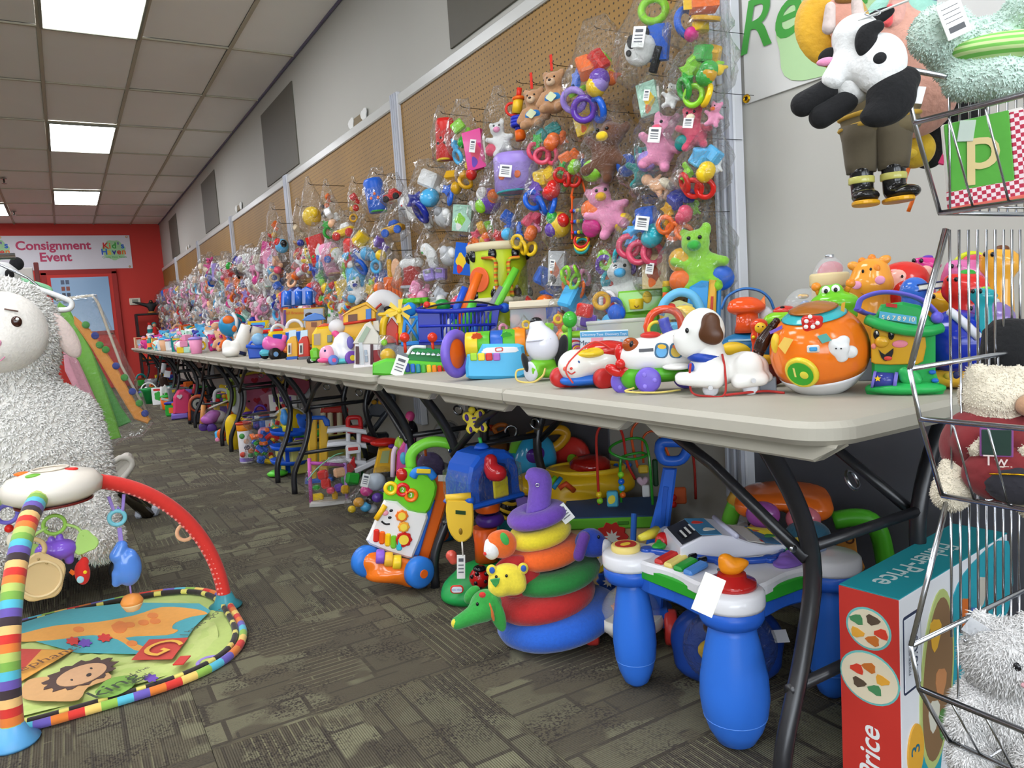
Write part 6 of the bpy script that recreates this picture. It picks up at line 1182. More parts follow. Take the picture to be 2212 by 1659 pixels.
# far cluster
t = fl('toy_backpack_car', 'pink hooded toy car with lilac bumper on the floor', 'toy car', 392, 905)
t.shape('pink_shell', [(374, 893), (374, 858), (384, 842), (398, 840), (412, 850), (412, 888), (400, 896)], 34, mat('#d8406c', 'glossy'), 8, 5); t.shape('bumper', [(370, 906), (370, 894), (405, 890), (408, 902)], 30, mat('#8068c0'), 4, 3); t.add('heart_badge', extr(heart(7), 2), mat('#d8c8d0'), t.at(388, 857, -11)); t.line('red_post', [(418, 850, 0), (422, 830, 0)], 4, mat('#b8303a'), 0); wheel(t, 384, 904, -6, 6, 6, '#2a2a30'); wheel(t, 402, 902, -6, 6, 6, '#2a2a30'); t.body('lilac_top', (('e', (404, 848, 10), (16, 10, 8)),), mat('#8a70c0'), 14)
t = fl('toy_speaker', 'black and orange round toy speaker case on the floor', 'toy', 428, 915)
t.shape('case', [(408, 910), (408, 870), (416, 856), (432, 852), (446, 862), (450, 890), (438, 912), (424, 916)], 20, mat('#22242e'), 4, 4); t.line('orange_rim', [(410, 908, -6), (410, 872, -6), (418, 858, -6), (434, 855, -6), (446, 865, -6)], 3, mat('#c8562c'), 4); t.add('dial', cyl(11, 5), mat('#9a9a90'), t.at(428, 873, -6), (90, 0, 0)); t.add('dial_hole', cyl(5, 3), mat('black'), t.at(428, 873, -10), (90, 0, 0)); t.add('ring', torus(16, 2.5), mat('#a8462a'), t.at(428, 873, -7), (90, 0, 0))
t = fl('toy_picket_chair', 'small white wooden doll chair on the floor', 'doll chair', 358, 885)
for x in (350, 358, 366): t.line('slat', [(x, 884, 0), (x-1, 835, 0)], 3.2, mat('#d6d4d0'), 0)
t.shape('back_panel', [(348, 842), (356, 830), (366, 842), (366, 850), (348, 850)], 6, mat('#d6d4d0'), 0, 1); t.shape('seat_panel', [(348, 864), (348, 858), (372, 862), (372, 868)], 14, mat('#d6d4d0'), -6, 1); t.line('stretcher', [(366, 876, 0), (382, 874, 4)], 2.5, mat('#c9c7c4'), 0)
t = fl('green_pail', 'green plastic pail beside the white doll chair', 'pail', 325, 872); t.add('pail', lathe(((11, 0), (14, 26), (16, 28), (16, 33), (13, 33)), 18), mat('#1f8a44'), (0, 6, 0)); t.add('handle', torus(15, 1.5, 20, 6, .5), mat('white'), (0, 6, 30), (70, 0, 0)); t.add('rim', torus(15, 1.8), mat('#2fa858'), (0, 6, 32))
t = fl('snack_tub', 'red and yellow printed tub next to the green pail', 'tub', 342, 872); t.add('tub', cyl(9, 28), mat('#b82a22', 'paper'), (0, 4, 0)); t.add('lid', cyl(9.6, 8), mat('#e2a83a'), (0, 4, 26)); t.add('label', cyl(9.2, 10, b=0), mat('#e8d8b0', 'paper'), (0, 4, 8))
t = fx('toy_horse', 'dark brown rocking horse body in the shadow under the table', 'toy horse', 385, 1.2); t.body('body', (('e', (378, 848, 0), (26, 14, 14)), ('c', (360, 845, 0), (352, 820, 0), 10, 8), ('c', (365, 855, 0), (362, 875, 0), 6, 5), ('c', (392, 855, 0), (395, 872, 0), 6, 5)), mat('#3a241c', 'plush'), 22, 6); t.add('hang_tag', box(12, 1, 14, .3), mat('#e6e6ea', 'paper'), t.at(360, 815, -12), (0, 15, 0)); t.line('white_leg', [(352, 805, 4), (355, 785, 4)], 5, mat('#d9dade'), 0)
t = fx('newspaper_bundle', 'bundle of rolled white and yellow papers under the table', 'paper bundle', 330, 1.15)
for i in range(7): t.line('paper_roll', [(318+3*i, 850-3*i, i), (338+3*i, 832-6*i, i)], 4, mat(('#d9d6c4', '#cfcf9a', '#e2e2de')[i % 3], 'paper'), 0)
G_ = 'small toys under the far tables'
spots = []
for k in range(26):
 Y = 9.2+k*.17; X = 1.0+.5*((k*7) % 5)/5; c = RND.sample(['navy', 'red', 'green', 'white', 'yellow', 'teal', 'brown', 'purple', 'grey', 'orange', 'black'], 3)
 kd = ['case', 'bear', 'blocks', 'book', 'gadget', 'cup', 'car'][k % 7]
 mini(kd, c, (X, Y, 0), RND.uniform(.2, .32), f'{hexname(c[0])} and {hexname(c[1])} {NOUN[kd]} on the floor under the far tables', G_)
for k in range(16):
 Y = 5.2+k*.26; X = 1.42+.2*((k*3) % 4)/4; c = RND.sample(['navy', 'red', 'green', 'white', 'yellow', 'teal', 'purple', 'orange', 'pink', 'blue'], 3); kd = ['case', 'gadget', 'bear', 'ball', 'car', 'book'][k % 6]
 mini(kd, c, (X, Y, 0), RND.uniform(.22, .36), f'{hexname(c[0])} and {hexname(c[1])} {NOUN[kd]} stored against the wall under the middle tables', 'small toys against the wall under the middle tables')
# ================================================================ toys standing on the tables
def tb(px, X, z=TZ, py=700):
 q = PX(px, py, X); q[2] = z; return q
def ftoy(name, label, cat, px, py, **k): return seen(name, label, cat, PZ(px, py, TZ), **k)
BT = []
def btoy(name, label, cat, px, X, z=TZ, **k): BT.append((seen(name, label, cat, tb(px, X, z), **k), z)); return BT[-1][0]
# ---- learning lantern with a smiling face
t = ftoy('learning_lantern', 'green smiling toy lantern with a purple carry handle', 'toy', 1955, 850)
t.shape('green_frame', [(1873, 851), (1876, 838), (1884, 826), (1884, 700), (1872, 694), (1874, 684), (1892, 680), (1903, 658), (1950, 652), (1988, 660), (2008, 684), (2032, 704), (2028, 716), (2020, 720), (2020, 800), (2030, 830), (2034, 851)], 60, mat('#2fae58'), 20, 6)
t.body('base', (('c', (1885, 845, 0), (2020, 848, 0), 13, 15), ('e', (1955, 838, -6), (78, 40, 16))), mat('#2fb65a'), 34, 10)
t.shape('face_panel', [(1882, 712), (1896, 706), (1960, 712), (1998, 718), (1994, 780), (1960, 787), (1890, 786), (1882, 770)], 8, mat('#d8a52a', 'glossy'), -14, 2, 2); t.line('brim', [(1874, 690, -10), (1900, 700, -24), (1950, 712, -28), (2000, 716, -20), (2032, 708, 0)], 12, mat('#2fae58'), 5, 10)
t.shape('number_band', [(1900, 672), (1980, 684), (1980, 701), (1898, 688)], 4, mat('#5fb4d8', 'glossy'), -16, .8); t.text('numbers', '5 6 7 8 9 10', 13, '#f2e6c8', t.at(1940, 688, -19), (90, 8, 0), bold=.2); t.shape('red_logo', [(1914, 654), (1938, 657), (1938, 665), (1914, 662)], 3, mat('#c8302a'), -14)
t.line('handle', [(1852, 668, -20), (1862, 645, -24), (1900, 632, -26), (1945, 634, -24), (1990, 648, -10), (2018, 672, 0), (2028, 690, 4)], 10, mat('#7068d8'), 6, 10, flat=.45); t.line('handle', [(1852, 668, -20), (1868, 676, 10), (1890, 682, 20)], 9, mat('#6860cc'), 4, 10, flat=.5); t.add('handle_pivot', ball(12, 14, 13), mat('#6a62d4'), t.at(2024, 686, -8))
for x, y in ((1893, 723), (1925, 724)): t.add('eye', ball(6, 3, 10), mat('black', 'glossy'), t.at(x, y, -20)); t.add('eye_glint', ball(2, 1, 3), mat('white'), t.at(x+1, y-5, -23))
t.add('nose', ball(14, 9, 13), mat('#dca72c', 'glossy'), t.at(1905, 738, -20)); t.shape('mouth', [(1898, 755), (1912, 766), (1930, 752), (1926, 772), (1914, 780), (1904, 772)], 3, mat('black'), -19, 0, 2); t.add('tongue', ball(8, 2, 5), mat('#d8463a'), t.at(1918, 774, -20)); t.add('cheek', ball(15, 2, 8), mat('#e8889a'), t.at(1944, 743, -19)); t.add('cheek', ball(5, 2, 6), mat('#e88a7a'), t.at(1887, 748, -19))
t.line('roller', [(1890, 820, -22), (1930, 822, -22)], 17, mat('#37439a', 'glossy'), 0, 14); t.line('roller_end', [(1884, 819, -22), (1890, 820, -22)], 19, mat('#8078d8'), 0, 14); t.line('roller_end', [(1930, 822, -22), (1938, 823, -22)], 19, mat('#8078d8'), 0, 14); t.add('roller_star', extr(star(7), 2), mat('yellow'), t.at(1896, 818, -40))
t.body('frog_relief', (('e', (1965, 815, -26), (20, 8, 16)), ('e', (1952, 803, -28), (10, 7, 10)), ('e', (1978, 822, -26), (12, 7, 10))), mat('#33b45e'), 26, 6)
for x, y in ((2014, 804), (2020, 822)): t.add('blue_button', ball(7, 5, 5), mat('#2a70d0'), t.at(x, y, -14))
# ---- big orange activity ball
t = ftoy('activity_ball', 'big orange and white activity ball with teal top and number badge', 'ball', 1772, 848)
cb = t.at(1769, 757, 0); r = 101
def cap(name, a0, a1, c, rr=r):
 pf = tuple((rr*math.cos(R_(a0+(a1-a0)*i/8)), rr*math.sin(R_(a0+(a1-a0)*i/8))) for i in range(9)); return t.add(name, lathe(pf, 40), mat(c, 'glossy'), cb, (14, -6, 0))
cap('orange_shell', -26, 52, '#f07a1c'); cap('white_shell', -66, -26, '#e6e6e8'); cap('teal_base', -89, -66, '#3a9cc0'); tp = cap('teal_top', 50, 68, '#3fb4bc', r+2); cap('brown_dome', 62, 89, '#a86420', r+6)
t.add('white_swirl', torus(26, 4, sq=.5), mat('#eadfd4', 'glossy'), t.at(1757, 676, -32), (26, -6, 0)); t.add('white_swirl', torus(12, 4, sq=.5), mat('#eadfd4', 'glossy'), t.at(1757, 672, -32), (26, -6, 0));
t.body('red_ladybird', (('e', (1755, 700, -78), (20, 12, 18)), ('e', (1740, 690, -74), (8, 8, 8)), ('e', (1768, 712, -76), (8, 8, 8)), ('e', (1770, 690, -70), (8, 8, 8)), ('e', (1745, 714, -78), (8, 8, 8))), mat('#d0281f', 'glossy'), 30, 8)
for x, y in ((1742, 694), (1756, 706), (1766, 698), (1750, 684), (1741, 706)): t.add('white_dot', ball(4.5, 3, 4.5), mat('white', 'glossy'), t.at(x, y, -91))
bd = t.add('number_badge', lathe(((2, 8), (26, 8), (27, 10), (33, 8), (36, 2), (34, 0)), 30), mat('#e8d23a', 'glossy'), t.at(1733, 803, -82), (115, 0, -24)); t.add('badge_face', cyl(27, 1.5, b=0), mat('#3aa82a', 'glossy'), (0, 0, 9), parent=bd); t.text('badge_number', '1', 30, '#eee27a', (-11, 3, 11), (0, 0, 0), parent=bd, bold=.6); t.add('badge_chick', ball(9, 9, 2), mat('#e6d84a'), (8, -2, 11), parent=bd)
t.body('kitten_relief', (('e', (1812, 752, -95), (20, 9, 17)), ('e', (1822, 735, -91), (12, 8, 10)), ('e', (1838, 760, -81), (13, 8, 13)), ('e', (1818, 772, -91), (12, 7, 10)), ('e', (1800, 742, -97), (7, 6, 8))), mat('#ececec', 'glossy'), 32, 8)
for x in (1806, 1817): t.add('kitten_eye', ball(1.6), mat('black'), t.at(x, 753, -105))
t.add('switch', box(24, 5, 16, 6), mat('#e6e0d8'), t.at(1757, 762, -100), (8, 0, 0)); t.add('switch_slider', box(15, 4, 9, 3), mat('#3f9cd8'), t.at(1757, 759, -104))
t.shape('ribbon', [(1694, 728), (1714, 733), (1696, 765), (1681, 748)], 2, mat('#ecc25a', 'cloth'), -92); t.shape('ribbon', [(1765, 726), (1785, 720), (1797, 735), (1776, 742)], 2, mat('#5faea4', 'cloth'), -104); t.shape('ribbon', [(1818, 655), (1826, 652), (1822, 692), (1814, 688)], 2, mat('#e2a83a', 'cloth'), -40); t.shape('ribbon', [(1662, 716), (1690, 702), (1690, 710), (1664, 722)], 2, mat('#7a5fc0', 'cloth'), -50); t.body('yellow_bunny', (('e', (1676, 742, -52), (10, 8, 22)),), mat('#ecc83a'), 18); t.line('yellow_arm', [(1848, 696, -10), (1866, 730, -10), (1872, 770, -10)], 7, mat('#ecd03a'), 4)
# ---- white dog pull toy
t = ftoy('dog_pull_toy', 'white plastic puppy pull toy with brown ears and blue collar', 'pull toy', 1568, 851)
t.body('body', (('e', (1545, 800, 0), (48, 40, 36)), ('e', (1610, 795, 0), (48, 40, 36)), ('c', (1530, 760, 0), (1530, 800, 0), 34, 40), ('e', (1618, 790, -34), (28, 14, 30)), ('c', (1645, 818, -30), (1595, 825, -34), 15, 15), ('c', (1545, 820, -34), (1472, 818, -40), 20, 14), ('e', (1545, 800, -34), (26, 14, 24)), ('e', (1655, 815, -10), (14, 12, 12)), ('c', (1530, 825, 30), (1470, 815, 26), 18, 13)), mat('#ecebe6'), 50, 9)
t.body('head', (('e', (1518, 715, 0), (46, 42, 50)), ('e', (1488, 735, 0), (30, 30, 26)), ('e', (1470, 730, 0), (14, 20, 14)), ('e', (1500, 752, 0), (36, 32, 22))), mat('#ecebe6'), 40, 14)
t.body('ear', (('e', (1535, 695, -42), (19, 9, 20)), ('e', (1534, 722, -44), (24, 9, 20)), ('e', (1545, 728, -43), (14, 8, 14))), mat('#55341f'), 26, 14); t.body('far_ear', (('e', (1540, 705, 42), (19, 9, 30)),), mat('#55341f'), 20)
t.add('collar', torus(34, 7, 30, 8, 1, 1.4), mat('#2446a8'), t.at(1525, 772, 0), (0, 8, 0)); t.add('medal', ball(7, 5, 10), mat('#2446a8'), t.at(1493, 793, -34)); t.add('eye', ball(4, 3, 6), mat('black', 'glossy'), t.at(1484, 714, -37)); t.add('nose', ball(7, 8, 6), mat('black', 'glossy'), t.at(1461, 727, -4)); t.add('tongue', ball(5, 6, 4), mat('#d8362a'), t.at(1468, 746, -14))
for x, y in ((1535, 840), (1620, 836)): wheel(t, x, y, -14, 17, 30, '#e4e6ea');
for x, y in ((1535, 838), (1628, 822)): t.add('axle_cap', cyl(5, 4), mat('#c9cacd'), t.at(x, y, -52), (90, 0, 0))
t.line('pull_cord', [(1492, 785, -42), (1490, 810, -44), (1495, 848, -30), (1530, 856, -46), (1565, 852, -48), (1566, 800, -44), (1560, 765, -30)], 2.4, mat('#b8302a', 'cloth'), 5); t.line('pull_cord', [(1566, 854, -48), (1580, 852, -46), (1650, 845, -20), (1695, 849, -30)], 2.8, mat('#b8302a', 'cloth'), 5)
# ---- white aeroplane
t = ftoy('toy_aeroplane', 'white and green toy aeroplane with red propeller and purple wheels', 'toy plane', 1410, 846)
t.body('fuselage', (('e', (1435, 765, 0), (78, 44, 40)), ('e', (1385, 768, 0), (50, 40, 38)), ('e', (1470, 755, 0), (50, 36, 44))), mat('#eceae6', 'glossy'), 42, 14); t.body('green_belly', (('e', (1430, 805, 0), (80, 44, 20)), ('e', (1370, 815, 0), (30, 32, 28))), mat('#56b02a'), 34, 10)
t.body('wing', (('e', (1462, 792, -50), (30, 40, 7)),), mat('#efede9', 'glossy'), 26); t.body('brown_patch', (('e', (1362, 745, -24), (18, 14, 16)),), mat('#a04a1c', 'glossy'), 18); t.add('eye', ball(4, 3, 7), mat('black', 'glossy'), t.at(1364, 743, -38), (0, 15, 0)); t.add('cockpit', ball(22, 20, 8), mat('#c8302a'), t.at(1405, 724, 0))
for x, y, a in ((1340, 762, 0), (1326, 800, 120), (1352, 800, 240)): t.body('propeller_blade', (('e', (x, y, -12), (12, 8, 20), (0, a, 0)),), mat('#c8241f', 'glossy'), 18)
t.add('propeller_hub', ball(11), mat('#c8241f', 'glossy'), t.at(1340, 786, -22))
for x, y, d in ((1400, 821, -44), (1346, 824, 12), (1480, 812, 30)):
 w = wheel(t, x, y, d, 27, 18, '#7460c8');
 for a in (0, 2.1, 4.2): t.add('wheel_dimple', ball(5, 5, 2), mat('#8a78dc'), (14*math.cos(a), 14*math.sin(a), 9), parent=w)
for x, c1, c2 in ((1429, '#e8b82a', '#5fa8dc'), (1461, '#d86a2a', '#c8a83a')): w = t.add('window', extr(rrect(28, 32, 10), 3, 1), mat('#3f6a8a', 'paper'), t.at(x, 757, -43), (0, 8, 0)); t.add('window_picture', extr(ngon(11, 16, 12), 2), mat(c2, 'paper'), (0, -2, -2), parent=w); t.add('window_picture', extr(ngon(9, 12, 5), 2), mat(c1, 'paper'), (0, -2.4, 8), parent=w)
t.add('barcode', box(30, 1, 7, .2), mat('#55565c', 'paper'), t.at(1396, 760, -42)); t.line('pull_cord', [(1370, 838, -40), (1352, 846, -50), (1420, 848, -60), (1470, 842, -40)], 2.2, mat('#d8c46a', 'cloth'), 5)
# ---- white car with a face
t = ftoy('toy_car', 'white toy car with a painted smiling face, red wheels and red roof', 'toy car', 1268, 836)
t.body('body', (('e', (1275, 785, 10), (66, 46, 32)), ('e', (1240, 790, -10), (34, 38, 34)), ('e', (1310, 775, 15), (40, 40, 36))), mat('#eceae2', 'glossy'), 40, 14); t.body('blue_chassis', (('e', (1270, 818, 5), (68, 44, 14)), ('e', (1240, 822, -20), (30, 20, 10))), mat('#2a6ac8'), 32, 8); t.body('red_roof', (('e', (1310, 757, 10), (50, 36, 22)), ('e', (1340, 765, 10), (24, 30, 14))), mat('#c8281f', 'glossy'), 30, 10); t.body('yellow_bonnet', (('e', (1272, 764, -14), (34, 28, 10)), ('e', (1290, 758, -10), (18, 18, 8))), mat('#e8c62c', 'glossy'), 28, 8)
for x, y, d in ((1304, 818, -38), (1210, 815, -6), (1228, 826, 30), (1340, 806, 30)): wheel(t, x, y, d, 22, 24, '#c02a28', rz=20)
for x in (1229, 1249): t.add('eye', ball(5, 2, 6), mat('white'), t.at(x, 783, -41)); t.add('pupil', ball(3, 2, 4), mat('#2f5a9a'), t.at(x+1, 783, -43))
for x, y in ((1221, 797), (1249, 799)): t.add('cheek', ball(5, 2, 5), mat('#e8705c'), t.at(x, y, -42))
t.add('nose', ball(3), mat('#d8463a'), t.at(1234, 796, -48)); t.line('smile', [(1226, 802, -44), (1234, 808, -46), (1243, 803, -46)], 1.4, mat('#c8342a'), 4); t.line('pull_cord', [(1330, 760, -20), (1285, 738, -30), (1240, 770, -48), (1222, 800, -52), (1238, 828, -52)], 1.8, mat('#d8463a', 'cloth'), 5)
# ---- egg-headed dog with black ears
t = ftoy('dog_pull_toy', 'pull toy dog with a white egg-shaped head, black ears and lime body', 'pull toy', 1172, 822)
t.body('head', (('e', (1172, 745, -8), (36, 34, 38)), ('c', (1168, 735, -8), (1160, 706, -8), 28, 17)), mat('#dfe0ea', 'glossy'), 34, 10); t.add('nose', ball(13, 12, 9), mat('black', 'glossy'), t.at(1158, 694, -8)); t.line('mouth', [(1138, 738, -30), (1160, 736, -42), (1190, 732, -34)], 1.6, mat('#b9bac6'), 4); t.body('ear', (('e', (1213, 760, -4), (13, 20, 38), (0, 14, 0)),), mat('#141418', 'cloth'), 24); t.body('ear', (('e', (1136, 785, -4), (8, 14, 24), (0, -14, 0)),), mat('#141418', 'cloth'), 22)
t.body('lime_body', (('e', (1172, 785, -4), (30, 28, 14)), ('e', (1185, 802, 0), (38, 26, 14)), ('c', (1160, 800, -20), (1158, 815, -20), 12, 8)), mat('#74c22c'), 30, 8); wheel(t, 1147, 803, -14, 22, 9, '#cfd2da', rz=-50); wheel(t, 1205, 810, 14, 16, 10, '#cfd2da', rz=-50); t.line('pull_cord', [(1132, 797, -20), (1116, 802, -26), (1118, 822, -30), (1150, 826, -40), (1172, 812, -44), (1178, 796, -36)], 2.2, mat('#d8c06a', 'cloth'), 5)
# ---- keyboard with drum wheel
t = ftoy('piano_drum_toy', 'light blue toy piano with a purple drum wheel and coloured roller', 'toy piano', 1062, 818)
t.shape('blue_case', [(1008, 812), (1006, 790), (1010, 764), (1032, 762), (1042, 742), (1118, 741), (1130, 745), (1136, 790), (1136, 808), (1120, 816), (1020, 816)], 74, mat('#52b4e2'), 14, 7); t.body('case_bottom', (('c', (1018, 808, 14), (1126, 808, 14), 12, 12),), mat('#52b4e2'), 20)
for i, c in enumerate(('#9ccf2c', '#e8cf2c', '#cc2c24', '#a860b8')): t.add('piano_key', box(15, 10, 16, 2), mat(c), t.at(1024+16.5*i, 779, -22))
pn = t.shape('white_panel', [(1043, 757), (1052, 751), (1110, 749), (1118, 753), (1114, 761), (1044, 763)], 3, mat('#e6e6ea'), -22, .6, 2); t.add('logo', extr(rrect(17, 9, 3), 2), mat('#c8463c'), t.at(1078, 755, -24)); t.add('logo_inner', extr(rrect(12, 5, 2), 2), mat('#e6e6ea'), t.at(1078, 755, -25.5))
for x in (1058, 1098): t.add('foot', cyl(18, 9, b=3), mat('#4aa8d8'), t.at(x, 822, 8))
w = t.add('drum_wheel', torus(42, 11, 36, 12, 1, .9), mat('#7a62c8'), t.at(986, 764, 6), (90, 0, 58), (1, 1, 1)); t.add('drum_face', lathe(((1, 5), (30, 4), (36, 0), (30, -4), (1, -4)), 26), mat('#ea661c'), t.at(985, 764, 4), (90, 0, 58))
for i, (c, x) in enumerate((('#e8c42c', 1008), ('#58b02c', 1034), ('#2a5fb8', 1062), ('#58b02c', 1088), ('#f08a1c', 1110))): t.add('roller_band', cyl(30+i*.6, 27, b=1), mat(c), t.at(x, 748-1.6*i, 24), (0, 90, -6))
for x, y, c in ((1030, 727, '#e2562c'), (1094, 724, '#56b43a')): t.add('leaf', extr(ngon(11, 24, 9, 0, .14, 8), 3), mat(c), t.at(x, y, -4), (30, 0, 0))
# ---- rainbow xylophone
t = ftoy('toy_xylophone', 'green toy xylophone with rainbow piano keys and two red mallets', 'xylophone', 888, 806)
t.shape('green_base', [(806, 808), (806, 785), (835, 774), (960, 782), (972, 806), (900, 812)], 60, mat('#5fc038'), 20, 5); t.shape('dark_green_case', [(880, 786), (884, 754), (900, 750), (956, 754), (962, 790)], 34, mat('#1f8a44'), 20, 4)
for i, c in enumerate(('#263a9c', '#2a6ac8', '#1f8f9c', '#4cae3c', '#e8c82c', '#ee8a1c', '#d8361f', '#9c2418')): t.add('piano_key', box(9.6, 12, 19, 2), mat(c, 'glossy'), t.at(881+11.6*i, 804+.7*i, -14))
for i in range(6): b = t.add('metal_bar', box(9, 24, 5, 1), mat('#cfd8e2', 'metal'), t.at(892+11*i, 765+.8*i, 6)); t.add('bar_screw', ball(2), mat('silver', 'metal'), (0, -8, 5), parent=b)
for x in (874, 934): t.add('mallet_head', ball(11), mat('#d8341f', 'glossy'), t.at(x, 729, 8)); t.line('mallet_stick', [(x, 735, 8), (x+2, 762, 8)], 3.4, mat('#d8341f'), 0)
t.line('white_frame', [(880, 766, 0), (892, 750, 6), (920, 750, 6)], 4, mat('#dfe8e4'), 4); tg = t.tag_(856, 812, -40, 26, 44, 24)
# ---- lime popper wrapped in plastic
t = ftoy('push_down_popper', 'lime based push-down popper with a yellow ball inside a clear bag', 'toy', 832, 801)
t.shape('lime_base', [(806, 802), (806, 784), (824, 780), (860, 782), (862, 800)], 40, mat('#62c638'), 10, 4); t.add('yellow_bulb', ball(17, 15, 16), mat('#e8b82a', 'glossy'), t.at(838, 768, 6)); t.add('yellow_collar', torus(16, 4), mat('#e8c82c'), t.at(838, 780, 6)); t.body('clear_wrap', (('e', (838, 755, 6), (23, 20, 30)), ('c', (838, 740, 6), (822, 728, 6), 14, 5)), mat('#eef0f0', 'film'), 26, 10); t.add('yellow_clip', box(10, 4, 4, 1), mat('yellow'), t.at(820, 796, -12)); t.add('green_bit', ball(7), mat('lime'), t.at(830, 740, 4))
# ---- doll house
t = ftoy('doll_house', 'small brown and white doll house with a folded paper roof', 'doll house', 792, 792)
t.shape('white_wall', [(766, 792), (766, 742), (822, 742), (822, 790)], 30, mat('#e9e4e4'), 14, 2); t.shape('brown_frame', [(768, 786), (768, 748), (776, 748), (776, 786)], 6, mat('#4a1f22'), -4); t.shape('brown_frame', [(800, 790), (800, 744), (806, 744), (806, 790)], 6, mat('#4a1f22'), -4)
for x in (783, 792): t.add('window', box(6, 2, 26, .5), mat('#9aa6b4', 'glossy'), t.at(x, 782, -3)); t.add('glazing_bar', box(6, 1, 1.4, .2), mat('white'), t.at(x, 768, -5))
t.shape('roof', [(762, 742), (788, 700), (800, 694), (826, 736), (824, 744)], 34, mat('#d9d2c4'), 14, 2); t.shape('roof_paper', [(772, 738), (792, 704), (800, 710), (784, 740)], 2, mat('#9fae98', 'paper'), -5); t.shape('chimney', [(806, 712), (806, 694), (818, 692), (820, 716)], 12, mat('#cfc2ae'), 10, 1); t.shape('floor_plate', [(764, 795), (764, 788), (832, 786), (832, 793)], 40, mat('#e9e4e4'), 10, 1.5); t.add('tape', box(8, 1, 50, .3), mat('#dfe4e8', 'frost'), t.at(783, 790, -8)); t.add('red_panel', box(16, 4, 30, 1), mat('#8c1f26'), t.at(815, 786, -3))
# ---- pink and white car
t = ftoy('toy_car', 'white and pink girl toy car with lilac wheels', 'toy car', 730, 786)
t.body('body', (('e', (742, 745, 6), (22, 24, 28)), ('e', (748, 765, 6), (24, 26, 18)), ('e', (712, 765, 0), (20, 22, 20))), mat('#ecebf0', 'glossy'), 30, 8); t.body('pink_nose', (('e', (708, 766, -6), (18, 20, 20)),), mat('#f2a6c4', 'glossy'), 22); t.add('bumper', box(44, 44, 10, 4), mat('#5fc4cc'), t.at(742, 784, 0)); wheel(t, 760, 773, -22, 15, 9, '#7a4fb0', '#e8d23a', 20); wheel(t, 720, 778, -24, 11, 9, '#6a8ad8', '#e8649a', 20); t.add('eye', ball(2.4, 2, 3), mat('#22306a'), t.at(702, 758, -23)); t.body('pink_mouth', (('e', (700, 778, -18), (14, 10, 6)),), mat('#e8568e'), 16); t.body('pink_bow', (('e', (724, 720, 4), (8, 6, 6)), ('e', (730, 726, 4), (8, 6, 6))), mat('#e8568e'), 18, 4); t.body('window_print', (('e', (757, 740, -16), (8, 4, 14)),), mat('#6a5fb0', 'paper'), 16)
# ---- yellow bus with green wheels
t = ftoy('toy_bus', 'yellow toy school bus with lime mudguards', 'toy bus', 700, 782)
t.shape('bus_body', [(674, 778), (674, 722), (684, 706), (720, 702), (752, 710), (756, 722), (756, 760), (700, 778)], 44, mat('#ecc21c'), 22, 6); t.add('bonnet', box(20, 38, 26, 6), mat('#74c43a'), t.at(682, 777, 4)); t.shape('windscreen', [(678, 745), (678, 722), (692, 720), (692, 745)], 3, mat('#8a6a1c', 'glossy'), -1);
for x in (712, 728, 744): t.shape('window', [(x-5, 740), (x-5, 724), (x+6, 723), (x+6, 739)], 3, mat('#4a5a3a', 'glossy'), -1, .5)
t.shape('red_roof_rack', [(684, 708), (700, 698), (750, 704), (756, 714), (720, 704)], 36, mat('#d8501c'), 22, 2); wheel(t, 672, 778, -4, 9, 10, '#22201f', '#d8d8d8', 20); wheel(t, 690, 780, -6, 9, 10, '#22201f', '#d8d8d8', 20); t.add('green_bumper', box(22, 6, 8, 2), mat('#5fb83a'), t.at(682, 780, -8))
for px, c, lab in ((657, '#d8341f', 'red'), (632, '#ecb82a', 'yellow')):
 t = ftoy('toy_truck', f'{lab} toy truck with a clear windscreen and grey bumper', 'toy truck', px, 776)
 t.shape('cab', [(px-12, 774), (px-12, 738), (px-6, 726), (px+8, 724), (px+12, 740), (px+12, 774)], 34, mat(c), 16, 3); t.shape('windscreen', [(px-9, 738), (px-8, 714), (px+8, 712), (px+8, 734)], 12, mat('#b9d4e6', 'glossy'), 6, 1); t.shape('grille', [(px-11, 766), (px-11, 742), (px-2, 741), (px-2, 765)], 4, mat('#e6e0d6'), -3, 1); t.shape('grille_bars', [(px-9, 762), (px-9, 746), (px-5, 746), (px-5, 762)], 2, mat('#3a3c40'), -6); t.add('bumper', box(24, 14, 8, 2), mat('#2a62c0' if lab == 'yellow' else '#6a6c72'), t.at(px, 778, -2))
 wheel(t, px-8, 776, 4, 7, 8, '#1f1e1e'); wheel(t, px+12, 776, 4, 7, 8, '#1f1e1e'); t.add('cargo_bed', box(26, 30, 22, 3), mat(c), t.at(px+4, 770, 44))
t = ftoy('toy_tractor', 'pink and aqua toy tractor with big black wheels', 'toy tractor', 592, 776)
t.body('pink_body', (('e', (592, 745, 4), (24, 18, 14)), ('e', (580, 740, 4), (12, 14, 14)), ('e', (606, 748, 4), (12, 14, 12))), mat('#e86ab4', 'glossy'), 28, 6); t.add('aqua_chassis', box(40, 22, 14, 5), mat('#56bcd0'), t.at(582, 768, 4)); wheel(t, 594, 765, -12, 13.5, 10, '#1c1c1e', '#6a9ad0', 20); wheel(t, 611, 768, 4, 10, 10, '#2a2a2c', None, 20); wheel(t, 572, 766, 20, 10, 8, '#1c1c1e'); t.add('orange_nose', box(12, 14, 16, 4), mat('#ee7a2c'), t.at(617, 762, 2)); t.line('lever', [(612, 740, 0), (616, 724, 0)], 5, mat('#e86ab4'), 0)
t = ftoy('toy_basket', 'small royal blue plastic basket holding a pale blue bagged toy', 'basket', 555, 774)
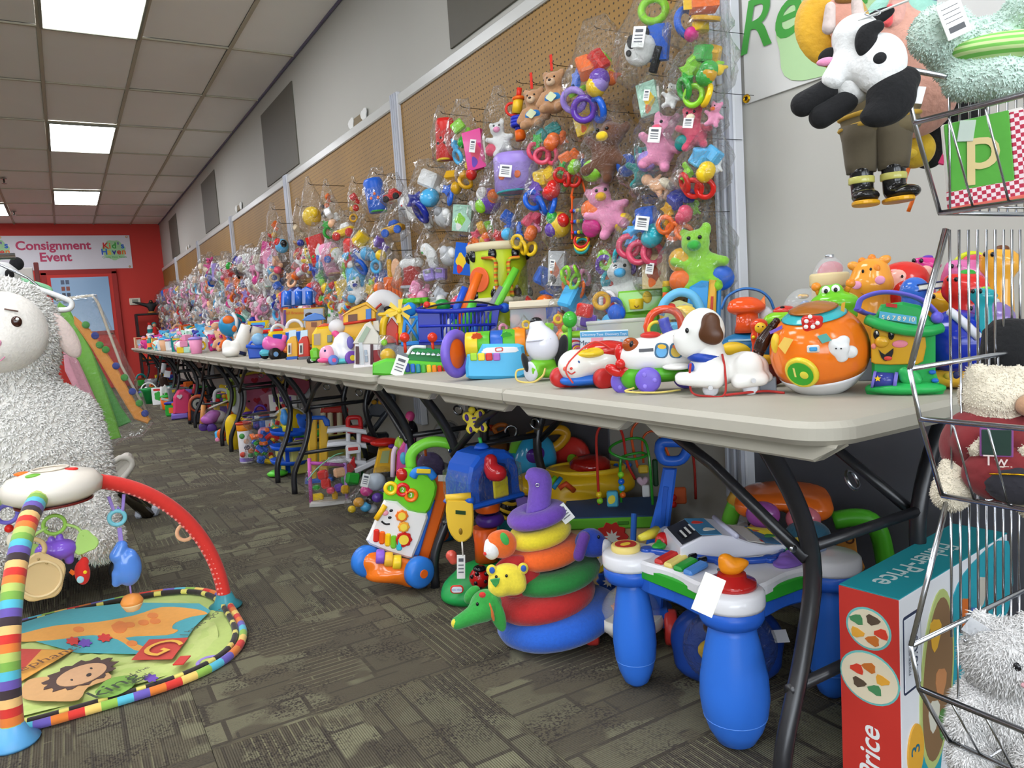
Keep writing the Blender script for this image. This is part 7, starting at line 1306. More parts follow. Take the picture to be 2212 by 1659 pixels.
t.shape('tub', [(538, 774), (534, 748), (578, 748), (574, 774)], 30, mat('#2156c8'), 10, 3); t.line('rim', [(532, 748, -4), (556, 750, -8), (580, 748, -2)], 4, mat('#2156c8'), 3); t.line('tub_handle', [(536, 748, 10), (545, 738, 10), (566, 738, 10), (578, 748, 10)], 2.6, mat('#2a62d4'), 4); t.body('pale_toy', (('e', (558, 733, 10), (14, 10, 14)),), mat('#8cc0e6', 'glossy'), 18)
t = ftoy('toy_telescope', 'white plastic toy telescope with a navy band and wide feet', 'toy', 520, 770)
t.line('tube', [(512, 768, 10), (524, 735, 10), (533, 702, 10)], [16, 15, 12], mat('#e9e6df'), 0, 16); t.line('navy_band', [(514, 764, 8), (516, 757, 8)], 17, mat('#1f2a56'), 0, 16); t.body('white_foot', (('e', (500, 762, 0), (18, 18, 10)), ('e', (512, 750, 6), (14, 14, 16)), ('e', (492, 752, 10), (12, 12, 18))), mat('#e9e6df'), 26, 8); t.line('cross_tube', [(530, 712, 14), (565, 720, 20)], 12, mat('#e6e2da'), 0, 14); t.line('cross_band', [(538, 713, 13), (542, 714, 13)], 12.6, mat('#1f2a56'), 0, 14)
t = btoy('toy_globe', 'small blue and orange toy globe with a white arm', 'globe', 500, 1.22)
t.add('globe', ball(24), mat('#2f8fc0'), t.at(498, 710, 0)); t.body('orange_land', (('e', (494, 698, -18), (12, 8, 10)), ('e', (506, 716, -20), (6, 4, 8))), mat('#e8742c'), 18, 4); t.line('white_arm', [(504, 684, -6), (512, 700, -20), (508, 726, -12)], 4, mat('#dfe6e8'), 4); t.line('blue_stand', [(498, 738, 0), (490, 752, -4), (500, 764, -4)], 6, mat('#3f78b8'), 3)
# ================================================================ back rows on the tables
t = btoy('giraffe_toy', 'orange plastic giraffe head toy with pink cheeks at the back of the table', 'toy', 1880, 1.42)
t.body('head', (('e', (1880, 615, 0), (46, 36, 36)), ('e', (1882, 585, 4), (36, 30, 28)), ('e', (1880, 660, 4), (40, 30, 40)), ('c', (1882, 690, 4), (1882, 735, 4), 34, 38)), mat('#f4a23a', 'glossy'), 36, 14)
for x, y in ((1845, 575), (1910, 562)): t.body('ear', (('e', (x, y, 0), (14, 8, 10), (0, -25 if x > 1880 else 20, 0)),), mat('#f0a040', 'glossy'), 16)
for x, y in ((1862, 564), (1883, 557)): t.add('horn', ball(8), mat('#ec8a2a', 'glossy'), t.at(x, y, 0))
for x, y in ((1850, 616), (1901, 605)): t.add('cheek', ball(10, 3, 9), mat('#f0a0c0'), t.at(x, y, -34))
for x, y in ((1864, 586), (1881, 582)): t.add('eye', ball(2.5, 2, 4), mat('black'), t.at(x, y, -27))
t.line('smile', [(1860, 632, -36), (1870, 638, -38), (1878, 634, -38)], 1.4, mat('#a8641c'), 3); t.body('spot', (('e', (1894, 580, -24), (7, 4, 9)),), mat('#ec8a2a'), 12)
t = btoy('frog_toy', 'lime green frog head toy with bulging eyes and orange antennae', 'toy', 1805, 1.30)
t.body('head', (('e', (1803, 655, 0), (50, 38, 26)), ('e', (1784, 630, -6), (14, 14, 14)), ('e', (1806, 626, -6), (14, 14, 14)), ('e', (1805, 680, 0), (44, 34, 22)), ('c', (1805, 700, 0), (1805, 745, 0), 34, 34)), mat('#72c82c', 'glossy'), 36, 8)
for x, y in ((1784, 628), (1805, 625)): t.add('eye', ball(9, 5, 10), mat('white', 'glossy'), t.at(x, y, -17)); t.add('pupil', ball(4, 3, 5), mat('black', 'glossy'), t.at(x, y+1, -22))
for x, y, x2, y2 in ((1763, 620, 1772, 640), (1837, 612, 1828, 630)): t.add('antenna_ball', ball(10), mat('#f0902c', 'glossy'), t.at(x, y, 4)); t.line('antenna', [(x, y, 4), (x2, y2, 4)], 6, mat('#f0902c'), 0)
t = btoy('popper_dome', 'clear dome toy with a pink crab inside on a cream base', 'toy', 1792, 1.55)
t.add('cream_base', cyl(40, 30, b=5), mat('#e6d3a0'), t.at(1792, 620, 0)); t.add('base_post', cyl(34, 110, b=4), mat('#e0c68c'), t.at(1792, 720, 0)); t.body('crab', (('e', (1795, 582, 0), (24, 16, 18)), ('e', (1778, 590, -6), (12, 9, 12))), mat('#d05a6a', 'plush'), 20, 6); t.add('clear_dome', dome(36, 58), mat('#e9ecee', 'clear'), t.at(1792, 612, 0)); t.add('red_nose', ball(6), mat('red'), t.at(1768, 596, -16)); t.add('top_knob', cyl(9, 8), mat('silver', 'metal'), t.at(1792, 558, 0))
t = btoy('clear_globe', 'clear plastic globe toy with small blue and pink figures inside', 'toy', 1737, 1.42)
t.add('clear_ball', ball(42), mat('#e2e6e6', 'clear'), t.at(1737, 665, 0)); t.body('blue_figure', (('e', (1740, 665, 0), (14, 10, 16)),), mat('#6a90d0', 'glossy'), 14); t.add('pink_figure', ball(8), mat('pink'), t.at(1738, 676, -8)); t.add('gold_leaf', ball(12, 4, 6), mat('gold', 'metal'), t.at(1735, 640, 0)); t.add('stand', cyl(26, 40, 20, b=4), mat('#7a86a8'), t.at(1737, 735, 0))
t = btoy('monkey_toy', 'round red toy with a pinkish monkey face near the wall', 'toy', 1950, 1.52)
t.body('red_shell', (('e', (1950, 605, 0), (52, 36, 40)), ('c', (1950, 630, 0), (1950, 740, 0), 44, 46)), mat('#d8322c', 'glossy'), 30, 10); t.body('face', (('e', (1942, 605, -22), (24, 18, 24)), ('e', (1935, 625, -22), (28, 18, 18))), mat('#f0b4a4', 'glossy'), 22, 8); t.add('ear', ball(16, 8, 14), mat('#f0b9aa'), t.at(1998, 588, 0)); t.add('eye', ball(2.5, 2, 3.5), mat('black'), t.at(1949, 597, -42))
t = btoy('blue_ball_book', 'blue ball toy with a small navy board book resting on it', 'toy', 1985, 1.40)
t.add('ball', ball(29), mat('#3a70d0', 'glossy'), t.at(1975, 628, 0)); t.add('stand', cyl(24, 95, 24, b=4), mat('#2a58b0'), t.at(1975, 735, 0)); bk = t.add('book', box(70, 44, 11, 2), mat('#e6e4d8', 'paper'), t.at(2025, 622, -6), (0, -5, 0)); t.add('cover', box(74, 46, 2.5, 1), mat('#1f2f6a'), (0, 0, 11), parent=bk); t.add('cover', box(74, 46, 2.5, 1), mat('#1f2f6a'), (0, 0, -2), parent=bk)
t = btoy('toy_globe', 'royal blue toy globe with a white arm on a yellow base', 'globe', 2075, 1.36)
t.add('globe', ball(72), mat('#1f34b0', 'glossy'), t.at(2065, 740, 10)); t.body('yellow_base', (('e', (2060, 815, 0), (74, 46, 22)),), mat('#e8b03a'), 22); t.line('white_arm', [(2052, 672, -30), (2080, 695, -50), (2115, 730, -50)], 9, mat('#e0e0ea'), 3); t.add('badge', ball(10, 4, 8), mat('#c8a03a'), t.at(2050, 812, -44)); t.add('button', ball(7, 3, 8), mat('#2a2c60'), t.at(2066, 810, -45))
for i, (nm, px, X, py, rr, c, c2, lab) in enumerate((('toy_hippo', 2000, 1.62, 575, (30, 22, 20), 'magenta', 'purple', 'magenta plastic hippo toy at the back by the wall'), ('toy_pig', 2100, 1.55, 600, (60, 34, 42), '#d870a8', 'rose', 'large pink plastic pig toy standing behind the wire uprights'), ('toy_apple', 2085, 1.42, 625, (46, 32, 36), '#d82c28', 'green', 'round red plastic apple toy behind the wire uprights'), ('toy_drum', 2035, 1.5, 655, (44, 30, 24), '#e8b02c', 'orange', 'yellow toy drum beside the pink pig'), ('toy_turtle', 2125, 1.36, 640, (26, 20, 18), '#2a9fa8', 'lime', 'small teal turtle toy beside the red apple'), ('toy_pot', 2135, 1.44, 690, (50, 34, 40), '#8a70b0', 'lgrey', 'clear purple toy pot near the wire uprights'), ('toy_lion', 2160, 1.55, 570, (40, 28, 34), '#e8a83a', 'brown', 'yellow lion toy behind the wire uprights'))):
 t = btoy(nm, lab, 'toy', px, X)
 t.body('body', (('e', (px, py, 0), rr), ('e', (px-rr[0]*.6, py-rr[2]*.5, -rr[1]*.5), (rr[0]*.4, rr[1]*.5, rr[2]*.45)), ('c', (px, py+20, 0), (px, 740, 0), rr[0]*.6, rr[0]*.75)), mat(c, 'glossy'), 24, 8); t.add('cap', ball(rr[0]*.35, rr[1]*.4, rr[2]*.25), mat(c2), t.at(px+4, py-rr[2]*.95, 0))
 for d in (-1, 1): t.add('eye', ball(4, 3, 5), mat('black', 'glossy'), t.at(px-rr[0]*.6+8*d, py-rr[2]*.6, -rr[1]*.98))
t = btoy('yellow_hoop', 'thin lime yellow plastic hoop standing behind the toys by the wall', 'hoop', 2065, 1.66)
t.line('hoop', [(2030, 640, 0), (2045, 600, 0), (2070, 560, 0), (2100, 548, 0), (2130, 560, 0), (2150, 600, 0), (2160, 720, 0)], 6, mat('#cfd82c'), 5); t.line('crossbar', [(2032, 640, 0), (2160, 640, 0)], 4, mat('#cfd82c'), 0); t.line('hoop_leg', [(2030, 640, 0), (2026, 745, 0)], 6, mat('#cfd82c'), 0)
# mushroom group
t = btoy('mushroom_toy', 'orange mushroom-shaped activity toy with a blue strap handle', 'toy', 1612, 1.40)
t.body('cap', (('e', (1612, 665, 0), (40, 32, 17)), ('e', (1608, 655, 0), (32, 26, 14))), mat('#ea541c', 'glossy'), 26, 8); t.add('stem', lathe(((28, 0), (24, 20), (22, 48)), 20), mat('#e2501c', 'glossy'), t.at(1615, 718, 0)); t.line('strap_handle', [(1558, 668, 10), (1572, 640, 10), (1605, 624, 10), (1640, 628, 10), (1662, 645, 10), (1672, 668, 10)], 8, mat('#2a6ab0'), 5, 10, flat=.4); t.body('blue_base', (('e', (1610, 745, 0), (52, 36, 28)),), mat('#1f6a9c'), 22); t.body('yellow_lip', (('e', (1595, 752, -18), (36, 22, 18)),), mat('#ecc02a'), 20); t.shape('orange_ear', [(1638, 655), (1652, 638), (1654, 660)], 8, mat('#f0802c'), 0, 2); t.body('white_side', (('e', (1655, 680, 10), (14, 10, 18)),), mat('#e6e6ea'), 14); t.add('printed_line', box(50, 2, 4, .5), mat('#9ac0d8'), t.at(1600, 737, -36))
t = btoy('monkey_shaker', 'small red monkey figure with a yellow face beside the brown bat', 'toy', 1640, 1.22)
t.body('body', (('e', (1640, 712, 0), (19, 15, 15)), ('e', (1636, 738, 0), (14, 12, 20)), ('c', (1640, 755, 0), (1640, 790, 0), 14, 18)), mat('#d8421c', 'glossy'), 24, 6); t.body('face', (('e', (1643, 718, -13), (12, 6, 12)),), mat('#ecc42c'), 14)
for x in (1638, 1648): t.add('eye', ball(1.5), mat('black'), t.at(x, 715, -19))
t.add('yellow_button', ball(4), mat('yellow'), t.at(1628, 738, -13)); t.body('blue_seat', (('e', (1655, 765, 10), (32, 24, 26)),), mat('#1f5a8c'), 16); t.body('maroon_seat', (('e', (1660, 810, 14), (44, 26, 34)),), mat('#7a241c'), 18); t.body('yellow_arm', (('e', (1650, 785, 0), (30, 20, 14)),), mat('#ecb82a'), 16)
t = btoy('toy_bat', 'short glossy dark brown plastic toy bat leaning by the orange ball', 'toy bat', 1660, 1.16); t.line('bat', [(1640, 758, 0), (1648, 738, 0), (1664, 712, 0), (1676, 695, 0)], [13, 15, 10, 7], mat('#33201a', 'glossy'), 4, 12); t.add('knob', ball(8), mat('#33201a', 'glossy'), t.at(1677, 694, 0)); t.add('handle_band', torus(8, 2), mat('#1c1210'), t.at(1668, 706, 0), (0, 35, 0)); t.line('tip', [(1640, 758, 0), (1638, 770, 0), (1640, 815, 0)], [13, 10, 12], mat('#33201a', 'glossy'), 0)
t = btoy('lime_turtle', 'lime green ride toy with a red domed hatch', 'toy', 1690, 1.36); t.body('lime_body', (('e', (1695, 690, 0), (44, 30, 20)), ('e', (1690, 725, 0), (40, 30, 20))), mat('#86cc2c', 'glossy'), 22, 8); t.body('red_hatch', (('e', (1695, 672, 0), (24, 18, 12)),), mat('#d0382c', 'glossy'), 16); t.add('hatch_button', ball(5, 4, 3), mat('black'), t.at(1690, 664, -12))
# case, arches and green pack
t = btoy('toy_tool_case', 'blue and yellow hinged toy tool case standing on edge by the post', 'toy case', 1525, 1.58)
t.shape('blue_half', [(1480, 690), (1490, 620), (1515, 606), (1535, 608), (1530, 690)], 40, mat('#2f9ae0'), 10, 5); t.shape('yellow_seam', [(1526, 690), (1532, 604), (1548, 606), (1546, 690)], 44, mat('#e8b02a'), 8, 3); t.shape('blue_back', [(1544, 690), (1550, 608), (1558, 612), (1556, 690)], 40, mat('#2a86cc'), 12, 3); t.shape('red_latch', [(1534, 672), (1536, 640), (1541, 640), (1540, 672)], 6, mat('#c83a22'), -16, 1); t.add('hidden_foot', box(70, 40, 60, 4), mat('#2f9ae0'), t.at(1515, 745, 8))
t = btoy('steering_arch_toy', 'light blue arched toy dashboard with printed rainbow panel', 'toy', 1470, 1.48)
t.line('blue_arch', [(1425, 680, 0), (1438, 650, 0), (1465, 632, 0), (1495, 638, 0), (1512, 665, 0), (1516, 700, 0)], 10, mat('#6ab8e2'), 5, 10); t.shape('printed_panel', [(1432, 690), (1442, 655), (1468, 648), (1496, 658), (1504, 690)], 8, mat('#d8dc9a', 'paper'), 8, 1, 1);
for x, y, c in ((1450, 662, 'red'), (1478, 665, 'lilac'), (1466, 674, 'orange'), (1490, 676, 'pink')): t.add('printed_spot', ball(9, 3, 7), mat(c, 'paper'), t.at(x, y, 2))
t.add('base', box(100, 40, 50, 6), mat('#5fb0da'), t.at(1472, 745, 4)); t.body('yellow_dial', (('e', (1478, 675, -10), (26, 10, 16)),), mat('#e8c85a', 'glossy'), 16)
t = btoy('steering_wheel_toy', 'orange toy steering wheel with a blue horn stick', 'toy', 1432, 1.30)
t.line('orange_rim', [(1398, 705, 0), (1408, 680, 0), (1432, 668, 0), (1460, 674, 0), (1472, 700, 0), (1468, 728, 0), (1440, 742, 0), (1408, 735, 0)], 9, mat('#e2502a', 'glossy'), 5, 10, closed=True); t.line('blue_stick', [(1432, 688, -8), (1440, 712, -10), (1455, 735, -14)], 12, mat('#4a56d0'), 4, 10); t.add('green_hub', cyl(16, 10), mat('#2f7a3a'), t.at(1418, 712, 0), (90, 0, 0)); t.add('yellow_ring', torus(16, 4), mat('#e2c83a'), t.at(1418, 712, -8), (90, 0, 0)); t.body('clear_wrap', (('e', (1455, 705, -14), (34, 20, 40)),), mat('#eef2f6', 'film'), 18, 0, 2); t.add('base', box(60, 30, 40, 6), mat('#c8442a'), t.at(1435, 770, 6))
t = btoy('green_toy_pack', 'lime green packaged toy with yellow cups at the back of the table', 'toy', 1388, 1.60)
t.shape('green_pack', [(1332, 680), (1336, 630), (1432, 622), (1438, 670)], 20, mat('#7cc83a', 'glossy'), 8, 4); t.add('yellow_cup', cyl(14, 22, 16), mat('#e8c82a'), t.at(1375, 668, -14)); t.line('cup_smile', [(1370, 660, -30), (1375, 664, -30), (1380, 660, -30)], 1, mat('#8a5a1c'), 3); t.add('yellow_disc', ball(10, 4, 13), mat('#f0cc4a'), t.at(1398, 642, -6)); t.add('support', box(80, 24, 70, 4), mat('#6ab02c'), t.at(1385, 745, 10)); t.line('white_hoop', [(1298, 660, -6), (1300, 640, -6), (1318, 632, -6), (1330, 650, -6), (1342, 670, -6)], 5, mat('#e6e2e2'), 4)
t = btoy('stacking_tower', 'small yellow, green and orange cup tower by the tool case', 'stacking cups', 1438, 1.56)
for i, c in enumerate(('#e8b02a', '#e8602a', '#72c03a', '#ecc42a')): t.add('cup', cyl(9, 12, 8), mat(c), t.at(1440, 655-12*i, 0))
t.add('support', box(24, 20, 85, 3), mat('#e8b02a'), t.at(1440, 742, 4))
# tub, box and bags
t = btoy('frosted_bin', 'frosted clear plastic bin holding bagged toys', 'bin', 1335, 1.36)
t.shape('bin_wall', [(1275, 745), (1268, 700), (1402, 690), (1398, 742)], 70, mat('#e6e2d8', 'frost'), 20, 5); t.line('bin_rim', [(1266, 699, -14), (1335, 693, -16), (1404, 689, -14)], 4, mat('#e9e6de', 'frost'), 2)
t = btoy('measure_game_box', 'pale blue game box printed Discovery Toys Measure', 'game box', 1305, 1.24)
t.shape('box', [(1254, 764), (1253, 716), (1357, 712), (1358, 762)], 26, mat('#dfeaf2', 'paper'), 12, 1.5); t.shape('blue_strip', [(1254, 729), (1253, 718), (1356, 714), (1357, 725)], 2, mat('#4f9ccc', 'paper'), -2); t.text('brand_print', 'Discovery Toys  Discovery Toys', 7.2, '#e9f2f8', t.at(1305, 722, -3.6), (90, 2, 0)); t.text('title_print', 'Measure', 15, '#33405c', t.at(1277, 741, -3.4), (90, 2, 0)); t.shape('pink_print', [(1277, 742), (1277, 730), (1303, 729), (1303, 741)], 2, mat('#e89aac', 'paper'), -1.6); t.text('note_print', 'B', 10, '#4f9ccc', t.at(1343, 737, -3.4), (90, 2, 0))
def clearbag(name, label, px, X, py, w, h, cols, z=TZ, base=None):
 t = btoy(name, label, 'bag', px, X, z)
 for i, c in enumerate(cols):
  x = px+w*.32*math.cos(i*2.4); y = py+h*.12+h*.26*math.sin(i*2.4); k = i % 3; r = w*.17
  t.add('toy_piece', (ball(r, r*.8, r), box(r*1.8, r, r*1.5, r*.2), torus(r*.8, r*.3))[k], mat(c), t.at(x, y+(r*.7 if k == 1 else 0), w*.1*((i*3) % 4-1)), (90 if k == 2 else 0, RND.uniform(-25, 25), RND.uniform(-30, 30)))
 t.body('clear_bag', (('e', (px, py+h*.12, 0), (w*.5, w*.34, h*.38)), ('c', (px, py-h*.1, 0), (px-w*.08, py-h*.46, 0), w*.26, w*.07), ('e', (px, py+h*.3, 0), (w*.46, w*.3, h*.22))), mat('#f2f3f3', 'film'), 24, w*.12, w*.02)
 if base: t.add('bottom_toy', box(w*.7, w*.4, base, w*.06), mat(cols[0]), t.at(px, py+h*.5+base, 0))
 return t
clearbag('bagged_toy_blocks', 'clear bag of blue and purple baby toys on the frosted bin', 1296, 1.38, 664, 112, 100, ['blue', 'purple', 'gold', 'sky', 'red', 'blue'], base=30)
clearbag('bagged_play_food', 'clear bag of sky blue and lilac soft blocks behind the green mallet', 1268, 1.48, 690, 70, 90, ['sky', 'lilac', 'pink', 'sky', 'white'], base=30)
clearbag('bagged_play_food', 'clear bag of lime, lilac and yellow squares beside the green mallet', 1204, 1.30, 700, 60, 80, ['lime', 'purple', 'yellow', 'peach', 'lime'], base=30)
clearbag('bagged_toys', 'clear bag of orange and amber cups behind the egg-headed dog', 1135, 1.34, 710, 56, 60, ['gold', 'orange', 'yellow', 'amber' if 'amber' in CN else 'peach', 'orange'], base=30)
clearbag('bagged_toys', 'clear bag of peach and yellow animals behind the toy piano', 1085, 1.28, 715, 60, 40, ['peach', 'yellow', 'pink', 'orange'], base=30)
t = btoy('toy_maraca', 'lime green round-headed maraca standing beside the striped wheel', 'maraca', 1230, 1.22)
t.add('head', ball(16, 16, 18), mat('#3fae3a', 'glossy'), t.at(1231, 690, 0)); t.line('stick', [(1231, 705, 0), (1231, 760, 0)], 4.5, mat('#4fb83a'), 0); t.body('lime_tray', (('e', (1250, 722, 20), (40, 20, 8)),), mat('#9cd83a'), 16); t.add('foot', cyl(18, 8), mat('#3fae3a'), t.at(1231, 766, 0))
t = ftoy('striped_wheel_toy', 'white wheel toy with concentric rainbow stripes behind the car', 'toy', 1240, 800)
for i, (r, c) in enumerate(((36, '#e2e6ee'), (30, '#d8463a'), (25, '#e6e0d0'), (20, '#8a5fb0'), (16, '#e8b03a'), (12, '#e06a8a'), (7, '#e6e6ea'))): t.add('stripe_disc', cyl(r, 12+i*2, b=1.5, seg=28), mat(c), t.at(1240, 766, 10-i), (75, 0, 35))
t.add('axle_foot', box(30, 20, 10, 3), mat('#d8d8de'), t.at(1240, 806, 10))
t = btoy('toy_tub', 'wide storage tub with a cream lid full of bagged play food', 'tub', 1155, 1.52)
t.shape('tub', [(1104, 735), (1102, 666), (1210, 660), (1208, 730)], 60, mat('#c9ccd8', 'frost'), 22, 4); t.shape('cream_lid', [(1100, 668), (1100, 652), (1212, 645), (1212, 662)], 70, mat('#e3d6ba'), 20, 4); t.add('blue_label', box(30, 2, 26, .5), mat('#2a56c0', 'paper'), t.at(1196, 690, -10))
for x, y, r, c in ((1115, 690, 14, 'peach'), (1135, 685, 16, '#4a7a5a'), (1165, 688, 14, 'red'), (1150, 705, 13, 'gold'), (1180, 700, 13, 'lime'), (1125, 710, 12, 'orange')): t.add('play_food', ball(r, r*.8, r*.85), mat(c), t.at(x, y, 16))
# green drum standing at the back
t = btoy('toy_drum', 'tall lime toy drum with cream rims and a braided yellow strap', 'drum', 1085, 1.56)
yt, yb = t.at(1085, 540, 0)[2], t.at(1085, 650, 0)[2]
t.add('lime_shell', cyl(61, yt-yb, b=1, seg=36), mat('#b8cc22'), (0, 0, yb)); t.add('cream_rim', lathe(((60, 0), (66, 3), (67, 14), (63, 18), (55, 17)), 36), mat('#d9cda8'), (0, 0, yt-4)); t.add('cream_rim', lathe(((58, 0), (68, 2), (70, 10), (62, 14)), 36), mat('#e0d8bc'), (0, 0, yb-6)); t.add('lower_shell', cyl(58, yb-2, b=2, seg=36), mat('#b4c822'), (0, 0, 0))
for a in range(8):
 q = R_(45*a-100);
 for z, s_ in ((yt-12, -1), (yb+14, 1)): l_ = t.add('lug', ball(9, 5, 13), mat('black', 'glossy'), (62*math.cos(q), 62*math.sin(q), z-8*0)); t.add('lug_bolt', cyl(3, 10), mat('#d8d4c8'), (62*math.cos(q), 62*math.sin(q), z+6))
t.add('orange_disc', cyl(26, 4, b=1, seg=28), mat('#ea6a3a'), (-40, -48, yb+46), (90, 0, -40))
for xs in (-16, 14): t.line('braided_strap', [(1085+xs-28 if xs < 0 else 1085+xs+22, 556, -62), (1085+xs, 562, -66), (1085+xs+2, 600, -67), (1085+xs+8, 640, -66)], 10, stripes('strap_braid', ['#e2a01c', '#c8501c', '#9ab02c'], 2, .25), 5, 8, flat=.4)
# navy basket with bats
t = btoy('toy_basket', 'navy blue plastic basket full of toy bats and bottles', 'basket', 985, 1.30)
bx0 = [(908, 672), (1078, 664)]
t.shape('basket_front', [(905, 745), (902, 668), (950, 672), (955, 745)], 4, mat('#1c2a9c'), -30, 1); t.shape('basket_front', [(1060, 740), (1062, 668), (1080, 664), (1068, 738)], 4, mat('#1c2a9c'), -30, 1); t.line('basket_rim', [(900, 672, -32), (985, 672, -34), (1082, 664, -32)], 5, mat('#1f30a8'), 2); t.line('basket_rim', [(900, 670, -32), (912, 664, 40), (1078, 658, 40), (1082, 664, -32)], 4, mat('#1f30a8'), 0)
for i in range(13): x = 956+8.2*i; t.line('basket_bar', [(x, 674, -32), (x+1, 740, -30)], 1.7, mat('#1f30a8'), 0)
for y in (705, 738): t.line('basket_rail', [(905, y, -32), (1070, y-4, -32)], 3, mat('#1f30a8'), 0)
t.shape('basket_back', [(908, 745), (905, 672), (1076, 664), (1068, 738)], 4, mat('#1a2690'), 40, 1); t.line('wire_handle', [(905, 668, 0), (960, 656, -20), (1030, 652, -20), (1080, 662, 0)], 2, mat('#2a2a30'), 5); t.add('handle_knob', ball(12, 12, 11), mat('#1f56c0'), t.at(1090, 665, 0))
for a, b, r, c in (((965, 720), (1005, 620), 9, '#2556c8'), ((985, 720), (1035, 590), 11, '#ea6a1c'), ((1030, 720), (1085, 620), 9, '#7d8088'), ((1040, 720), (1115, 580), 10, '#6cc83a'), ((1000, 720), (1020, 648), 14, '#5ac84a'), ((975, 730), (985, 690), 10, '#4fae3a'), ((1020, 735), (1028, 700), 10, '#3f86d8'), ((1045, 735), (1050, 698), 9, '#3f86d8'), ((960, 735), (975, 690), 9, '#d9dce6')):
 t.line('toy_bat', [(a[0], a[1], 6), ((a[0]+b[0])/2, (a[1]+b[1])/2, 6), (b[0], b[1], 6)], [r*.7, r, r*.85], mat(c), 0, 10)
t.body('green_scoop', (('e', (955, 660, 10), (18, 14, 14)),), mat('#1f8a3a'), 16); t.body('yellow_duck', (('e', (930, 662, 4), (16, 12, 9)),), mat('#ecc02a'), 14); t.add('red_face', ball(7, 4, 7), mat('#d8342a'), t.at(922, 658, -8))
# windmill, barn, palm
t = btoy('toy_windmill', 'blue lattice toy windmill with yellow sails', 'toy windmill', 888, 1.22)
for x, x2 in ((870, 876), (908, 900)): t.line('tower_leg', [(x, 742, -8), (x2, 686, -8)], 4, mat('#2a86d8'), 0); t.line('tower_leg', [(x, 740, 20), (x2, 686, 18)], 4, mat('#2478c4'), 0)
t.line('cross_brace', [(870, 740, -10), (900, 690, -10)], 3, mat('#2a86d8'), 0); t.line('cross_brace', [(908, 740, -10), (876, 690, -10)], 3, mat('#2a86d8'), 0); t.add('platform', box(44, 36, 9, 2), mat('#2a86d8'), t.at(889, 746, 4)); t.add('head', ball(15, 14, 15), mat('#2a8ae0'), t.at(886, 668, 0)); t.add('top_plate', box(34, 28, 5, 1.5), mat('#2a86d8'), t.at(888, 688, 4))
for a in range(6): t.add('sail', extr(((-3, 4), (-5, 24), (5, 26), (3, 4)), 2), mat('#ecc82a'), t.at(863, 672, -16), (0, 60*a+10, 0))
t.add('sail_hub', ball(5), mat('#ecc82a'), t.at(863, 672, -17))
t = btoy('toy_barn', 'yellow arched toy barn front with a red inside', 'toy barn', 840, 1.18)
t.line('yellow_arch', [(826, 745, 0), (828, 700, 0), (840, 676, 0), (856, 678, 0), (868, 702, 0), (866, 735, 0)], 8, mat('#eec22a'), 5, 8); t.shape('red_inside', [(830, 742), (834, 705), (846, 686), (860, 704), (860, 740)], 14, mat('#c8361f'), 8, 2, 1); t.line('red_post', [(858, 745, -6), (858, 720, -6)], 3, mat('#d8301f'), 0); t.add('yellow_roof', box(56, 30, 8, 3), mat('#eec22a'), t.at(845, 682, 6)); t.add('roof_label', box(14, 1, 6, .3), mat('#c8c0a0', 'paper'), t.at(842, 684, -10))
t = btoy('toy_palm_tree', 'toy tree with a bright green scalloped top and grey trunk', 'toy tree', 897, 1.50)
t.add('scalloped_top', extr(ngon(30, 40, 20, 0, .07, 10), 12, 3), mat('#66c82a'), t.at(896, 650, 0), (90, 0, 0)); t.line('trunk', [(898, 655, 0), (899, 700, 0), (900, 740, 0)], 10, mat('#8a9a86'), 0, 12); t.add('foot', cyl(22, 6), mat('#66c82a'), t.at(900, 742, 0))
t = btoy('toy_arch_house', 'white arched toy playhouse with a red stripe', 'playhouse', 812, 1.36)
t.line('white_arch', [(795, 745, 0), (795, 690, 0), (806, 662, 0), (822, 645, 0), (840, 648, 0), (856, 668, 0), (858, 740, 0)], 12, mat('#dedbdc'), 5, 10, flat=1.6); t.line('red_stripe', [(803, 690, -16), (812, 668, -18), (824, 656, -18)], 2.4, mat('#b8342a'), 4); t.add('black_top', ball(9, 8, 7), mat('black'), t.at(838, 668, -14)); t.shape('back_wall', [(800, 745), (800, 690), (824, 655), (852, 690), (852, 742)], 10, mat('#d2cfd2'), 20, 2)
t = btoy('toy_farm', 'yellow toy farm house with arched windows and blue shutters', 'toy house', 780, 1.24)
t.shape('yellow_house', [(742, 745), (742, 680), (760, 668), (790, 656), (812, 672), (812, 742)], 34, mat('#ecb422'), 12, 3); t.shape('window', [(752, 696), (752, 680), (772, 678), (772, 694)], 3, mat('#6a3a1c'), -6, .5); t.shape('blue_shutter', [(790, 694), (790, 668), (802, 666), (802, 692)], 5, mat('#3f78c8'), -6, 1); t.line('red_rail', [(742, 700, -8), (812, 690, -8)], 3, mat('#c8341f'), 0); t.shape('roof', [(738, 682), (762, 664), (792, 652), (816, 672), (812, 676), (790, 660), (762, 672)], 40, mat('#e2a81c'), 12, 2); t.body('white_barrel', (('e', (728, 706, 0), (18, 14, 16)),), mat('#e0dcdc'), 14)
t = btoy('toy_house', 'small toy house with a blue wavy roof and orange walls', 'toy house', 678, 1.26)
t.shape('walls', [(660, 745), (660, 690), (696, 688), (696, 742)], 26, mat('#e2a04a'), 10, 2); t.shape('blue_roof', [(652, 692), (664, 682), (680, 676), (696, 680), (704, 690), (690, 692), (670, 694)], 34, mat('#4f86d8'), 10, 2, 1); t.shape('window', [(672, 706), (672, 696), (684, 696), (684, 706)], 3, mat('#8a4a1c'), -5)
t = btoy('castle_toy', 'bright blue toy castle wall on top of a yellow game box', 'toy castle', 650, 1.45, TZ+.32)
